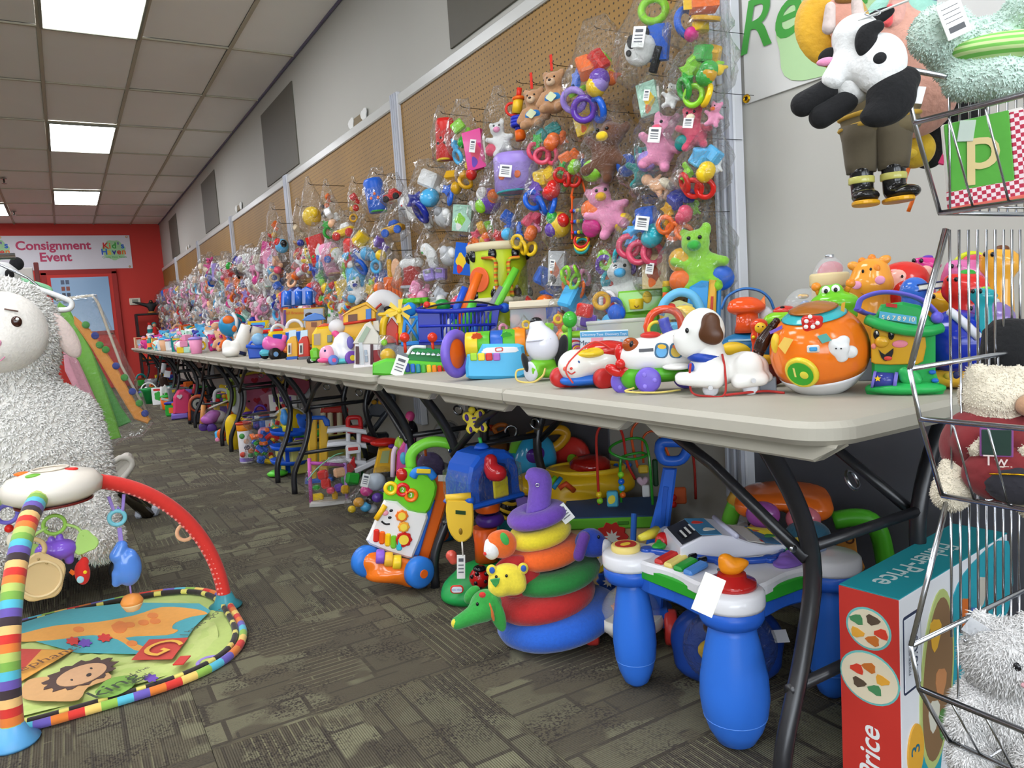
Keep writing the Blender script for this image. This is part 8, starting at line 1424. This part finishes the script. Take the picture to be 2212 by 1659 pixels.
t.shape('castle_wall', [(608, 668), (608, 636), (616, 630), (620, 634), (628, 628), (634, 632), (644, 624), (652, 628), (662, 622), (672, 626), (684, 618), (690, 656), (670, 662), (640, 664)], 34, mat('#1f62d0', 'glossy'), 12, 3)
for x in (622, 645, 668): t.line('turret', [(x, 662, -6), (x, 632, -6)], 8, mat('#2468d8', 'glossy'), 0, 10)
t = btoy('game_box', 'yellow boxed toy with a photo of a child, under the blue castle', 'game box', 655, 1.42)
t.shape('box', [(612, 742), (612, 668), (700, 664), (700, 740)], 50, mat('#d9a41e', 'paper'), 20, 1.5); t.shape('purple_edge', [(612, 730), (612, 670), (618, 670), (618, 730)], 3, mat('#5f3f8a', 'paper'), -6); t.shape('photo', [(656, 710), (656, 668), (698, 666), (698, 706)], 3, mat('#c3ccd8', 'paper'), -6); t.add('photo_face', ball(8, 3, 9), mat('#c99a80', 'paper'), t.at(668, 690, -8)); t.add('photo_hair', ball(9, 3, 6), mat('#3a241c', 'paper'), t.at(668, 681, -8)); t.text('box_print', 'Self Bracelet', 8, '#d8501c', t.at(636, 676, -8), (90, 3, 0))
for px, c, kd, s, X, lab in ((590, ['sky', 'red', 'yellow'], 'case', .24, 1.4, 'pale blue toy case beside the castle box'), (600, ['yellow', 'blue', 'white'], 'gadget', .2, 1.22, 'yellow and blue electronic toy by the pink tractor'), (560, ['white', 'purple', 'lilac'], 'case', .3, 1.5, 'white and lilac storage case at the wall'), (720, ['white', 'navy', 'red'], 'car', .22, 1.4, 'white and navy toy car behind the yellow bus'), (636, ['gold', 'blue', 'white'], 'gadget', .22, 1.2, 'gold toy with a blue handle behind the trucks'), (745, ['red', 'yellow', 'black'], 'car', .2, 1.14, 'red toy car between the farm and the pink car')):
 mini(kd, c, tb(px, X), s, lab, 'toys filling the back of the tables')
# small toys on the far tables
G_ = 'small toys on the far tables'; k = 0
for Y in np.arange(6.6, 13.35, .2):
 for X in (1.0, 1.24, 1.5):
  if X < 1.1 and Y < 7.0: continue
  k += 1; c = RND.sample(['white', 'white', 'pink', 'sky', 'cream', 'navy', 'orange', 'teal', 'red', 'yellow', 'lilac', 'magenta', 'peach', 'mint'], 3); kd = KINDS_M[(k*5) % 11] if k % 3 else 'bear'
  bay = 'fifth' if Y < 9.8 else 'sixth' if Y < 11.6 else 'last'
  mini(kd, c, (X+RND.uniform(-.06, .06), float(Y)+RND.uniform(-.05, .05), TZ), RND.uniform(.14, .22)*(1.5 if X > 1.4 else 1.15 if X > 1.1 else .9), f'{hexname(c[0])} and {hexname(c[1])} {NOUN[kd]} on the {bay} table from the basket rack' if kd != 'bear' else f'{hexname(c[0])} plush bear in a {hexname(c[2])} shirt on the {bay} table from the basket rack', G_)
# dark shelf with an eagle at the end of the tables
p = PY(335, 735, 15.2); p[2] = 0
t = Thing('black_shelf', 'tall black shelf with a bird figure on top in the corner by the red wall', 'shelf', (1.45, 15.4, 0))
for z in (.0, .45, .9, 1.3): t.add('shelf_board', box(.55, .32, .03, .004), mat('#1c1a1a', 'matte'), (0, 0, z))
for x in (-.27, .27): t.add('side_panel', box(.03, .32, 1.33, .004), mat('#1c1a1a', 'matte'), (x, 0, 0))
t = Thing('bird_figure', 'black spread-winged bird figure on the corner shelf', 'figure', (1.45, 15.4, 1.335)); t.add('body', blob((('e', (0, 0, .1), (.06, .05, .1)), ('c', (-.05, 0, .14), (-.3, 0, .22), .04, .015), ('c', (.05, 0, .14), (.28, 0, .3), .04, .015), ('e', (0, -.03, .21), (.035, .04, .035))), 30, .03), mat('#201c1c', 'matte')); t.add('base', cyl(.07, .03), mat('#b8702c'), (0, 0, 0)); t.add('beak', cyl(.01, .04, .002, b=.002), mat('gold'), (0, -.06, .21), (90, 0, 0))
for i in range(5): c = ['orange', 'white', 'red', 'teal', 'brown'][i:]+['white', 'navy', 'red']; mini(['case', 'bottle', 'doll', 'cup', 'blocks'][i], c[:3], (1.3+.08*i, 15.3, (.48, .93, .93, .48, .93)[i]), .24, f'{hexname(c[0])} {NOUN[["case", "bottle", "doll", "cup", "blocks"][i]]} on the black corner shelf', 'things on the corner shelf')
# ================================================================ bagged toys hung on the pegboard
def bag_mesh(seed):
 rng = np.random.default_rng(seed); n, m = 20, 15; rings = []; ph = rng.random(12)*6.28; neck = rng.uniform(.16, .55)
 for i in range(m):
  z = i/(m-1); w = .5*min(1, .55+z*3)*(1-(1-neck)*max(0, (z-.45)/.55)**1.3); d = .5*min(1, .35+z*3.2)*(1-.9*max(0, (z-.3)/.7)**1.1)
  if z > .93: w *= 1.15
  a = np.linspace(0, 2*math.pi, n, endpoint=False)
  wr = 1+.10*np.sin(3*a+ph[0]+z*5)*np.sin(z*9+ph[1])+.07*np.sin(7*a+ph[2]-z*8)+.05*np.sin(11*a+ph[3]+z*17)
  x = np.sign(np.cos(a))*np.abs(np.cos(a))**.75*w*wr+.05*math.sin(z*4+ph[4]); y = np.sign(np.sin(a))*np.abs(np.sin(a))**.8*d*wr
  rings.append(np.stack([x, y, np.full(n, z-.5)+.02*np.sin(2*a+ph[5])], 1))
 return ringmesh(rings)
BAGS = [bag_mesh(i) for i in range(16)]
FILM = mat('#f1f2f0', 'film'); HOOK = tube(((0, .9, .03), (0, .1, .0), (0, 0, .02), (0, -.04, .08)), .012, 6)
def content(add, kind, c, w, h, d):
 """toy pieces for a bag of w x h x d (centred, lower part)"""
 r = RND; c = list(c); m = min(w, h)
 def rndpiece(i, s):
  col = c[i % len(c)]; q = i % 5; a = i*2.4; rr = (.1+.33*((i*7) % 5)/5)
  loc = (w*rr*1.25*math.cos(a), d*.5*((i*3) % 5-2.2)/4-d*.08, -h*.18+h*rr*.95*math.sin(a)); rot = (r.uniform(-60, 60), r.uniform(-60, 60), r.uniform(-60, 60))
  if q == 0: add('ball', ball(s*.5, s*.45, s*.5, 12, 8), mat(col, 'glossy'), loc, rot)
  elif q == 1: add('block', box(s, s*.7, s*.8, s*.1), mat(col), loc, rot)
  elif q == 2: add('ring', torus(s*.5, s*.16, 16, 7), mat(col, 'glossy'), loc, (90+rot[0]*.5, 0, rot[2]))
  elif q == 3: add('figure', blob((('e', (0, 0, 0), (.3, .22, .34)), ('e', (0, -.02, .42), (.24, .2, .22)), ('c', (-.2, 0, .1), (-.45, -.05, .2), .1, .09), ('c', (.2, 0, .1), (.45, -.05, -.05), .1, .09)), 16, .1), mat(col, 'plush'), loc, (rot[0]*.4, rot[1]*.5, rot[2]*.5), s)
  else: add('shape', extr(star(.5, 5, .6), .25, .05), mat(col), loc, rot, s)
 if kind == 'mix':
  for i in range(13): rndpiece(i, m*.36)
 elif kind == 'few':
  for i in range(5): rndpiece(i+len(c), m*.5)
 elif kind == 'plush':
  s = m*.68; add('plush_animal', blob((('e', (0, 0, -.25), (.42, .3, .42)), ('e', (-.05, -.1, .38), (.34, .3, .32)), ('e', (-.32, 0, .66), (.13, .08, .16)), ('e', (.24, 0, .68), (.13, .08, .16)), ('c', (.3, -.1, -.1), (.6, -.25, -.2), .14, .12), ('c', (-.3, -.1, -.1), (-.58, -.25, .05), .14, .12), ('c', (.2, -.1, -.55), (.34, -.3, -.72), .17, .15), ('c', (-.2, -.1, -.55), (-.34, -.3, -.72), .17, .15)), 26, .14), mat(c[0], 'plush'), (0, 0, -h*.08), (0, r.uniform(-25, 25), 0), s)
  z0 = -h*.08; add('muzzle', ball(s*.17, s*.13, s*.13), mat(c[1], 'plush'), (-.05*s, -.38*s, z0+.3*s))
  for x in (-.17, .1): add('eye', ball(s*.05), mat('black', 'glossy'), (x*s, -.38*s, z0+.48*s))
  for i, col in enumerate(c[2:]): add('side_toy', ball(s*.3, s*.2, s*.3, 12, 8), mat(col), ((-.5+1.0*(i % 2))*s, -.1*s, z0-(.5-.5*(i//2))*s))
 elif kind == 'panda':
  s = m*.5; add('head', ball(s*.62, s*.45, s*.6), mat('white', 'plush'), (-w*.12, -d*.12, -h*.12)); add('eye_patch', ball(s*.2, s*.1, s*.26), mat('black', 'plush'), (-w*.2, -d*.12-s*.42, -h*.05)); add('nose', ball(s*.12), mat('black'), (-w*.28, -d*.12-s*.36, -h*.17)); add('ear', torus(s*.16, s*.08), mat('black'), (-w*.02, -d*.2, h*.05), (90, 0, 0))
  add('book', box(w*.42, d*.2, h*.42, .2), mat('blue', 'cloth'), (w*.17, 0, -h*.28), (0, 8, 0)); add('dotted_ring', torus(s*.45, s*.15), mat('lime'), (w*.15, 0, h*.32), (80, 0, 20)); add('black_leg', box(w*.12, d*.2, h*.3, .2), mat('black', 'plush'), (w*.1, -d*.1, -h*.42), (0, 20, 0))
 elif kind == 'links':
  for i in range(13): add('link', torus(m*.13, m*.045, 14, 6), mat(c[i % len(c)], 'glossy'), (w*.3*math.cos(i*2.1)*(.4+.12*(i % 5)), d*.3*((i*3) % 4-1.5)/2, -h*.2+h*.24*math.sin(i*1.7)), (r.uniform(40, 130), r.uniform(-60, 60), r.uniform(0, 180)), (1, 1.5, 1))
 elif kind == 'cube':
  add('soft_cube', box(w*.5, w*.4, w*.46, .5), mat(c[0], 'cloth'), (w*.08, 0, 0), (0, 0, 30)); add('cube_face', box(w*.46, 1, w*.42, .2), mat(c[1], 'cloth'), (w*.08-w*.1, -w*.18, .2), (0, 0, 30)); add('ring', torus(w*.24, w*.07), mat(c[2]), (-w*.26, 0, -h*.12), (90, 0, 60)); add('disc', cyl(w*.28, h*.07), mat(c[3]), (w*.12, -d*.1, -h*.2), (10, 15, 0)); add('ball', ball(w*.14), mat(c[4]), (-w*.16, -d*.1, -h*.36)); add('cup', cyl(w*.16, h*.18), mat(c[1]), (0, 0, -h*.34))
 elif kind == 'ctrl':
  add('handset', blob((('e', (-.2, 0, .25), (.26, .16, .26)), ('e', (.05, 0, -.1), (.24, .16, .4)), ('e', (.12, 0, -.4), (.22, .15, .2))), 24, .12), mat(c[0], 'glossy'), (0, 0, -h*.06), (0, 0, 0), m*.95)
  for x, z, s, col in ((-.2, .25, .13, c[1]), (.08, .05, .07, c[2]), (.12, -.38, .1, c[3]), (-.32, .12, .06, c[2])): add('button', ball(s*m*.95, s*m*.4, s*m*.95, 12, 8), mat(col, 'glossy'), (x*m*.95, -m*.1, z*m*.95-h*.06))
 elif kind == 'book':
  add('book', box(w*.78, d*.35, h*.74, .5), mat(c[0], 'glossy'), (0, 0, -h*.42), (0, r.uniform(-15, 15), 0)); add('page_edge', box(w*.1, d*.26, h*.6, .3), mat('#e6e2d6', 'paper'), (w*.34, .3, -h*.42)); add('picture', extr(ngon(w*.2, 18, h*.18, 0, .15, 4), .6), mat(c[1], 'paper'), (0, -d*.17, -h*.1)); add('picture', extr(ngon(w*.12, 14, h*.1, 0, .15, 3), .8), mat(c[2], 'paper'), (-w*.08, -d*.18, -h*.28))
 elif kind == 'cup':
  add('cup', lathe(((.3, 0), (.34, .05), (.36, .9), (.3, 1)), 18), mat(c[0]), (0, 0, -h*.42), (0, r.uniform(-12, 12), 0), (w*1.25, d*1.2, h*.8)); add('rim', torus(.34, .05), mat(c[1]), (0, 0, -h*.4), (0, 0, 0), (w, d*1.1, h*.5))
  for i in range(3): add('printed_dot', ball(w*.07, 1, w*.07, 10, 6), mat(c[2], 'paper'), (w*(-.15+.16*i), -d*.4, -h*.1+h*.1*(i % 2)))
 elif kind == 'car':
  s = w*.92; add('car_body', box(1, .5, .3, .08), mat(c[0]), (0, 0, -h*.3), (0, -12, 0), s); add('cabin', box(.5, .44, .24, .06, .8), mat(c[1]), (s*.05, 0, -h*.3+s*.28), (0, -12, 0), s)
  for x in (-.3, .3): add('wheel', cyl(.18, .14, b=.04, seg=14), mat(c[2]), (x*s, -s*.2, -h*.3+s*(.04+.2*x)), (90, 0, 0), s)
 elif kind == 'doll':
  s = m*.85
  for k in (-1, 1): add('doll_body', blob((('e', (0, 0, .3), (.2, .17, .2)), ('e', (0, 0, -.08), (.2, .15, .26)), ('c', (.1, 0, -.3), (.22, -.1, -.5), .1, .08), ('c', (-.1, 0, -.3), (-.2, -.1, -.5), .1, .08), ('c', (.18, 0, .02), (.36, -.1, -.05), .07, .06)), 20, .08), mat(c[0 if k < 0 else -1]), (k*w*.18, 0, -h*.05), (0, 50*k, 0), s)
  add('cloth', blob((('e', (0, 0, 0), (.3, .16, .16)),), 14), mat(c[1], 'cloth'), (w*.1, -d*.1, -h*.1), (0, 40, 0), s)
 elif kind == 'calc':
  for k in (-1, 1): add('case', box(w*.4, d*.4, h*.5, w*.05), mat(c[0]), (k*w*.22, 0, -h*.3), (0, 6*k, 0)); add('screen', box(w*.24, d*.1, h*.14, .3), mat(c[1], 'glossy'), (k*w*.22, -d*.2, 0), (0, 6*k, 0))
 elif kind == 'ball':
  s = m*.46; add('ball', ball(s, s*.8, s), mat(c[0], 'glossy'), (0, 0, -h*.14))
  for i, col in enumerate(c[1:]): add('panel', ball(s*.5, s*.4, s*.55, 12, 8), mat(col, 'glossy'), (s*.62*math.cos(i*1.7+.4), -s*.5, -h*.14+s*.6*math.sin(i*1.7+.4)))
 elif kind == 'rake':
  for i in range(5): add('tine', box(w*.13, d*.2, h*.42, w*.04), mat(c[0]), (w*(-.32+.16*i), 0, -h*.5))
  add('head_bar', box(w*.8, d*.22, h*.14, w*.05), mat(c[0]), (0, 0, -h*.12)); add('handle', box(w*.2, d*.2, h*.34, w*.05), mat(c[1]), (-w*.1, 0, 0)); add('spade', ball(w*.22, d*.12, h*.2), mat(c[2]), (w*.22, -d*.1, h*.14))
 elif kind == 'stocking':
  add('stocking', extr(((-.3, .4), (.3, .4), (.3, -.1), (.42, -.4), (-.42, -.42), (-.3, -.1)), .3, .06, 2), mat(c[0], 'cloth'), (0, 0, -h*.1), (0, 0, 0), (w, d, h*.8)); add('white_cuff', blob((('e', (-.2, 0, 0), (.26, .22, .16)), ('e', (.2, 0, 0), (.26, .22, .16))), 16, .1), mat('white', 'plush'), (0, 0, h*.26), (0, 0, 0), (w, d, h)); add('trim', box(w*.85, d*.34, h*.08, .5), mat('silver', 'cloth'), (0, 0, -h*.46))
 elif kind == 'purse':
  add('bead_bag', box(w*.6, d*.4, h*.5, w*.08), mat('#5a5048', 'cloth'), (0, 0, -h*.3), (0, 4, 0))
  for i in range(14): add('bead', ball(w*.07, w*.07, w*.07, 8, 6), mat(c[i % len(c)]), (w*(-.24+.12*(i % 5)), -d*.24, -h*.24+h*.14*(i//5)))
  for x in (-.32, .32): add('orange_edge', box(w*.07, d*.3, h*.56, w*.02), mat('#ea5f1c'), (x*w, 0, -h*.32), (0, 4, 0))
  add('orange_strap', tube(((-.3, 0, .22), (-.05, 0, .48), (.1, 0, .48), (.3, 0, .22)), .035, 6, 3), mat('#ea5f1c'), (0, 0, 0), (0, 0, 0), (w, d, h))
  for i, col in enumerate(('teal', 'yellow', 'red')): add('hoop', torus(w*.26, w*.05), mat(col), (w*.05, -d*.1, -h*.42+h*.04*i), (75, 10*i, 0))
BAYS = ['first', 'second', 'third', 'fourth', 'fifth', 'sixth']
nb = [0]
def hung(px, py, w, h, kind, c, what, bagged=True, tagged=False, X=None, name=None):
 p = PX(px, py, X or XW-.17); u = mpp(p); bay = BAYS[max(0, min(5, int((p[1]-PY0)//PW_)))]
 w2 = w*1.05; d = min(w*.75, .15/u); nb[0] += 1
 lab = ('clear bag of ' if bagged else '')+what+f' on {bay} pegboard bay past the rack'
 if len(lab.split()) > 15: lab = lab[6:]
 t = Thing(name or ('bagged_toy' if bagged else 'hung_toy'), lab, 'bagged toy' if bagged else 'toy', tuple(p), facing(p)*.6+R_(-90)*.4, u, 'bagged toys hung on the pegboard')
 def add(n, me, m, loc=(0, 0, 0), rot=(0, 0, 0), sc=1): return t.add(n, me, m, loc, rot, sc)
 if kind: content(add, kind, c, w2, h, d)
 if bagged: t.add('bag', BAGS[nb[0] % 16], FILM, (0, 0, h*.03), (0, 0, 180*(nb[0] % 2)), (w2*1.22, d*1.3, h*1.2))
 dz = h*.56; t.add('peg_hook', HOOK, mat('#3a3c42', 'metal'), (0, d*.05, dz-8), (0, 0, -30), (60, (XW-p[0])/u*.95, 60))
 if tagged: t.tag_(px-w*.2, py+h*.1, -d*.62, w*.26, h*.24, 12)
 return t
for e in ((1290, 150, 122, 170, 'mix', ['purple', 'orange', 'blue', 'yellow', 'lime', 'lilac', 'red'], 'purple, orange and blue baby toys'), (1398, 85, 108, 175, 'panda', ['white'], 'a panda with a blue book', 1, 1), (1512, 25, 108, 125, 'cube', ['orange', 'yellow', 'blue', 'gold', 'magenta'], 'an orange soft cube and stacking rings'), (1525, 135, 108, 140, 'mix', ['green', 'lime', 'yellow', 'lime', 'green', 'gold'], 'green frogs and yellow ducks'),
          (1405, 208, 52, 95, 'book', ['mint', 'yellow', 'orange'], 'a mint green baby book', 1, 1), (1452, 198, 46, 112, 'plush', ['white', 'cream'], 'one slim white plush'), (1266, 256, 50, 78, 'book', ['yellow', 'gold', 'orange'], 'a yellow duck book'), (1316, 312, 112, 140, 'plush', ['brown', 'yellow', 'lime', 'blue'], 'a brown monkey and lime rings'), (1432, 295, 104, 130, 'plush', ['pink', 'rose', 'lilac'], 'a pink plush elephant', 1, 1), (1502, 268, 86, 86, 'plush', ['rose', 'cream', 'teal'], 'a rose doll with teal bow', 1, 1), (1545, 240, 46, 84, 'plush', ['pink', 'orange'], 'a pink plush cow'),
          (1240, 345, 70, 84, 'mix', ['lime', 'orange', 'red', 'navy', 'green'], 'a lime teether with red face'), (1392, 350, 78, 100, 'plush', ['teal', 'white'], 'a teal plush whale'), (1522, 352, 98, 108, 'mix', ['yellow', 'sky', 'red', 'white', 'lime'], 'a yellow plush with mirror rings'), (1432, 392, 110, 76, 'doll', ['peach', 'cream', 'peach'], 'two peach baby dolls'), (1312, 440, 104, 118, 'plush', ['pink', 'gold', 'magenta', 'yellow', 'orange'], 'pink and yellow duck plush'), (1252, 462, 58, 165, 'purse', ['red', 'blue', 'yellow', 'green', 'purple'], 'orange edged bead purse', 0), (1206, 470, 58, 108, 'ball', ['yellow', 'red', 'green', 'purple'], 'a rainbow plush ball'),
          (1408, 485, 116, 120, 'mix', ['cyan', 'blue', 'rose', 'yellow', 'sky'], 'a teal butterfly and yellow sticks', 1, 1), (1476, 440, 90, 118, 'mix', ['rose', 'navy', 'orange', 'lime', 'gold'], 'a strawberry and blue star'), (1515, 545, 126, 168, 'plush', ['lime', 'green', 'orange', 'blue', 'gold'], 'a lime plush bunny with orange ring'), (1322, 562, 98, 108, 'links', ['red', 'orange', 'cyan', 'lime', 'purple'], 'red, orange and blue links'), (1415, 582, 68, 98, 'book', ['sand', 'rust', 'orange'], 'a sand coloured tiger book', 1, 1), (1236, 592, 86, 84, 'links', ['lime', 'pink', 'cyan', 'orange'], 'lime and pink links'),
          (958, 300, 46, 110, 'cup', ['red', 'yellow', 'black'], 'a red smiling cup'), (1000, 285, 54, 108, 'few', ['lime', 'sky', 'green'], 'a lime toy phone'), (1030, 318, 54, 112, 'book', ['magenta', 'rose', 'purple'], 'magenta felt purse with purple edge', 0, 1), (1082, 285, 66, 150, 'plush', ['white', 'pink', 'rose'], 'a white plush bunny'), (1192, 292, 88, 88, 'mix', ['orange', 'teal', 'rose', 'orange', 'green'], 'orange and teal letters'), (1112, 372, 108, 104, 'cup', ['lilac', 'cyan', 'orange'], 'a lilac drum with turquoise beads', 1, 1), (1192, 392, 96, 104, 'mix', ['red', 'yellow', 'blue', 'lime', 'purple'], 'red, yellow and blue cups'), (928, 408, 84, 98, 'few', ['white', 'navy', 'sky'], 'a white camera with navy trim'), (985, 392, 54, 70, 'few', ['gold', 'blue', 'gold'], 'a gold toy camera'), (1018, 365, 54, 56, 'few', ['yellow', 'gold', 'red'], 'a yellow smiling toy'),
          (885, 445, 50, 62, 'ctrl', ['white', 'gold', 'red', 'red'], 'a white handset with a red end'), (920, 462, 48, 74, 'ctrl', ['white', 'gold', 'blue', 'orange'], 'a white handset with an orange end'), (958, 462, 44, 54, 'ball', ['lgrey', 'white', 'grey'], 'a grey toy watch'), (1056, 425, 58, 66, 'ball', ['purple', 'orange', 'white', 'lime'], 'a purple and orange soft ball'), (996, 468, 54, 76, 'book', ['mint', 'lime', 'white'], 'a pale green booklet'), (1022, 440, 22, 62, 'ctrl', ['white', 'blue', 'white', 'navy'], 'a slim white phone'), (1048, 500, 62, 80, 'mix', ['orange', 'rose', 'gold', 'lime'], 'orange and rose squares'), (1095, 482, 56, 108, 'few', ['blue', 'red', 'sky'], 'a blue sparkly brush'), (1146, 482, 70, 106, 'mix', ['orange', 'rose', 'yellow', 'pink', 'blue'], 'orange and pink clips'),
          (930, 545, 52, 92, 'ctrl', ['white', 'gold', 'green', 'red'], 'a white handset with a green button'), (970, 545, 44, 60, 'ball', ['lgrey', 'white', 'lgrey'], 'a silver toy compact'), (890, 588, 60, 72, 'stocking', ['#a8281f'], 'a red sequin stocking'), (848, 600, 52, 118, 'rake', ['orange', 'gold', 'peach'], 'an orange sand rake set'), (940, 590, 56, 52, 'calc', ['lilac', 'grey'], 'two lilac calculators'), (912, 628, 56, 56, 'few', ['pink', 'rose', 'pink'], 'pink cloth'), (952, 635, 42, 54, 'few', ['silver', 'lgrey', 'white'], 'silver foil toys'), (998, 555, 54, 92, 'book', ['blue', 'yellow', 'red'], 'blue framed puzzle', 0), (1200, 575, 46, 100, 'book', ['lgrey', 'orange', 'black'], 'a boxed flash card set', 1, 1), (990, 640, 30, 40, 'few', ['beige', 'orange', 'green'], 'beige stickers'),
          (672, 452, 44, 108, 'ball', ['yellow', 'yellow'], 'a yellow funnel'), (706, 430, 24, 66, 'few', ['orange', 'dgrey', 'orange'], 'an orange and grey hammer'), (718, 468, 40, 70, 'few', ['white', 'green', 'peach'], 'a white and green figure'), (768, 432, 28, 78, 'few', ['red', 'gold', 'red'], 'red and gold figures'), (815, 420, 48, 90, 'cup', ['blue', 'green', 'orange'], 'a tall blue cup'), (848, 412, 42, 58, 'car', ['red', 'red', 'black'], 'a red and black car'), (850, 482, 52, 68, 'car', ['gold', 'blue', 'blue'], 'a gold and blue car'), (648, 500, 30, 110, 'few', ['beige', 'tan', 'navy'], 'beige wooden animals'), (650, 545, 38, 54, 'ball', ['red', 'red'], 'a red bowl'), (692, 535, 46, 86, 'book', ['red', 'white', 'blue'], 'a red and white book'), (724, 540, 46, 62, 'car', ['red', 'yellow', 'blue'], 'a red and yellow train'), (746, 492, 54, 58, 'car', ['yellow', 'white', 'red'], 'a yellow car with red wheels'), (786, 545, 40, 78, 'plush', ['white', 'black', 'black'], 'a white and black cow'), (822, 532, 46, 88, 'few', ['purple', 'sky', 'yellow'], 'a purple bottle'), (640, 585, 40, 48, 'few', ['red', 'peach', 'orange'], 'red and peach figures'), (702, 620, 34, 112, 'few', ['lime', 'lime', 'green'], 'a long lime toy'), (726, 622, 42, 76, 'mix', ['orange', 'teal', 'red', 'yellow'], 'orange and teal pieces'), (775, 620, 48, 78, 'plush', ['white', 'navy', 'sky'], 'a white and navy dog'), (812, 612, 40, 88, 'mix', ['orange', 'lime', 'purple', 'yellow'], 'an orange dinosaur with yellow rings'), (645, 640, 44, 60, 'few', ['navy', 'blue', 'red'], 'navy and red stationery'), (760, 560, 40, 60, 'few', ['sky', 'lime', 'white'], 'sky blue toys'), (752, 650, 40, 50, 'mix', ['yellow', 'red', 'sky', 'orange'], 'yellow duck toys'), (592, 490, 26, 80, 'few', ['orange', 'red', 'gold'], 'orange beads'), (608, 520, 32, 80, 'ball', ['sky', 'black', 'red'], 'a blue rimmed black cup'), (600, 570, 34, 60, 'few', ['peach', 'beige', 'rose'], 'peach dolls'), (605, 625, 34, 70, 'few', ['blue', 'navy', 'gold'], 'blue and gold toys')):
 hung(*e[:7], bagged=bool(e[7]) if len(e) > 7 else True, tagged=len(e) > 8)
# two teddy bears and a horn toy hanging without bags
for px, py, s in ((1198, 195, 92), (1155, 232, 88)):
 t = hung(px, py, s*.7, s*1.2, None, [], 'tan teddy bear in a blue printed shirt' if px > 1180 else 'tan teddy bear with open mouth in a blue shirt', False, name='teddy_bear')
 mini_parts(lambda n, me, m, loc=(0, 0, 0), rot=(0, 0, 0): t.add(n, me, m, (loc[0]*s, loc[1]*s, loc[2]*s-s*.55), rot, s), 'bear', ['#b98a62', '#d8b898', '#2a7fc8'], s); t.add('red_ribbon', box(6, 2, 34, .5), mat('#d8301f', 'cloth'), (-4, 0, s*.45)); t.add('shirt_print', extr(ngon(s*.12, 16, s*.1, 0, .15, 4), 1), mat('#cfd8b0', 'paper'), (0, -s*.25, -s*.2))
t = hung(1122, 245, 40, 130, None, [], 'yellow and blue toy horn with a red top', False, name='toy_horn')
t.line('red_top', [(1122, 190, 0), (1120, 212, 0)], 6, mat('#d8301f'), 0); t.line('yellow_body', [(1120, 212, 0), (1116, 245, 0)], 11, mat('#eec02a'), 0, 10); t.add('orange_collar', torus(10, 4), mat('#ee6a1c'), t.at(1120, 213, 0));
for i in range(3): t.add('blue_bellows', torus(13, 5), mat('#2a36b8'), t.at(1120, 256+7*i, 0))
t.line('blue_neck', [(1120, 268, 0), (1122, 285, 0)], 9, mat('#2a36b8'), 0); t.line('orange_tip', [(1122, 282, 0), (1126, 302, 0)], [11, 13], mat('#ee6a1c'), 0); t.add('red_loop', torus(13, 3), mat('#d8301f'), t.at(1106, 236, 0), (90, 0, 30))
# further bays: many smaller bags
COLS = dict(toy=['red', 'blue', 'yellow', 'green', 'orange', 'white', 'sky'], girl=['pink', 'rose', 'lilac', 'magenta', 'white', 'cream', 'pink'], pale=['white', 'cream', 'sky', 'mint', 'peach', 'pink', 'tan'], dark=['navy', 'black', 'red', 'grey', 'brown', 'green', 'orange'])
for Yc in np.arange(2.0, 15.5, .215):
 for j in range(5):
  z = .98+.2*j+RND.uniform(-.05, .05); Yb = float(Yc)+RND.uniform(-.06, .06)
  if Yb < 6.55 and (j > (2 if Yb > 4 else 0) or RND.random() < .35): continue
  top = 1.62 if Yb < 8.6 else 1.78 if Yb < 11.3 else 1.72
  if z > top or (j == 4 and RND.random() < .45): continue
  pal = 'toy' if Yb < 6.5 and RND.random() < .7 else 'pale' if RND.random() < .36 else 'girl' if RND.random() < (.5 if Yb < 12 else .25) else 'toy' if RND.random() < .6 else 'dark'
  c = RND.sample(COLS[pal], 3); kd = RND.choice(['few', 'few', 'plush', 'ball', 'book', 'cup', 'ctrl'] if pal != 'girl' else ['few', 'plush', 'few', 'ball', 'book'])
  if kd == 'ctrl': c = ['white']+c
  q = np.array([XW-.15, Yb, z]); v = q-CAMP; dd = np.dot(v, FW); px = IW/2+FPX*np.dot(v, RT)/dd; py = IH/2-FPX*np.dot(v, UP)/dd; u = dd/FPX
  nn = dict(few='figures', plush='plush', ball='ball', book='book', cup='cup', ctrl='handset')[kd]
  hung(px, py, .17/u, RND.uniform(.2, .29)/u, kd, c, f'{hexname(c[0])}, {hexname(c[1])} and {hexname(c[2])} {nn}', X=XW-.15)
# ---- back-row toys stand on their own blocks or boxes where the front row hides their feet
for t, z in BT:
 lo, hi = np.full(3, 1e9), np.full(3, -1e9)
 for ch in t.o.children:
  if ch.type != 'MESH': continue
  m_ = Matrix.LocRotScale(ch.location, ch.rotation_euler, ch.scale); q = np.array([tuple(m_ @ Vector(v)) for v in ch.bound_box]); lo = np.minimum(lo, q.min(0)); hi = np.maximum(hi, q.max(0))
 g = float(lo[2])
 if g*t.unit > .004: t.add('foot_block', box(max(8, float(hi[0]-lo[0])*.6), max(8, float(hi[1]-lo[1])*.6), g+.5, 2), mat('#8a8f98'), (float(hi[0]+lo[0])/2, float(hi[1]+lo[1])/2, 0))
 elif g*t.unit < -.002: t.o.location[2] -= g*t.unit
# ---- turn the lettering curves into plain meshes
bpy.context.view_layer.update(); _dg = bpy.context.evaluated_depsgraph_get()
for o in [o for o in SC.objects if o.type == 'FONT']:
 me = bpy.data.meshes.new_from_object(o.evaluated_get(_dg)); nm = o.name.split('.')[0]
 q = bpy.data.objects.new(nm, me); q.parent = o.parent; q.location = o.location; q.rotation_euler = o.rotation_euler; q.scale = o.scale
 c = o.data; bpy.data.objects.remove(o); COL.objects.link(q)
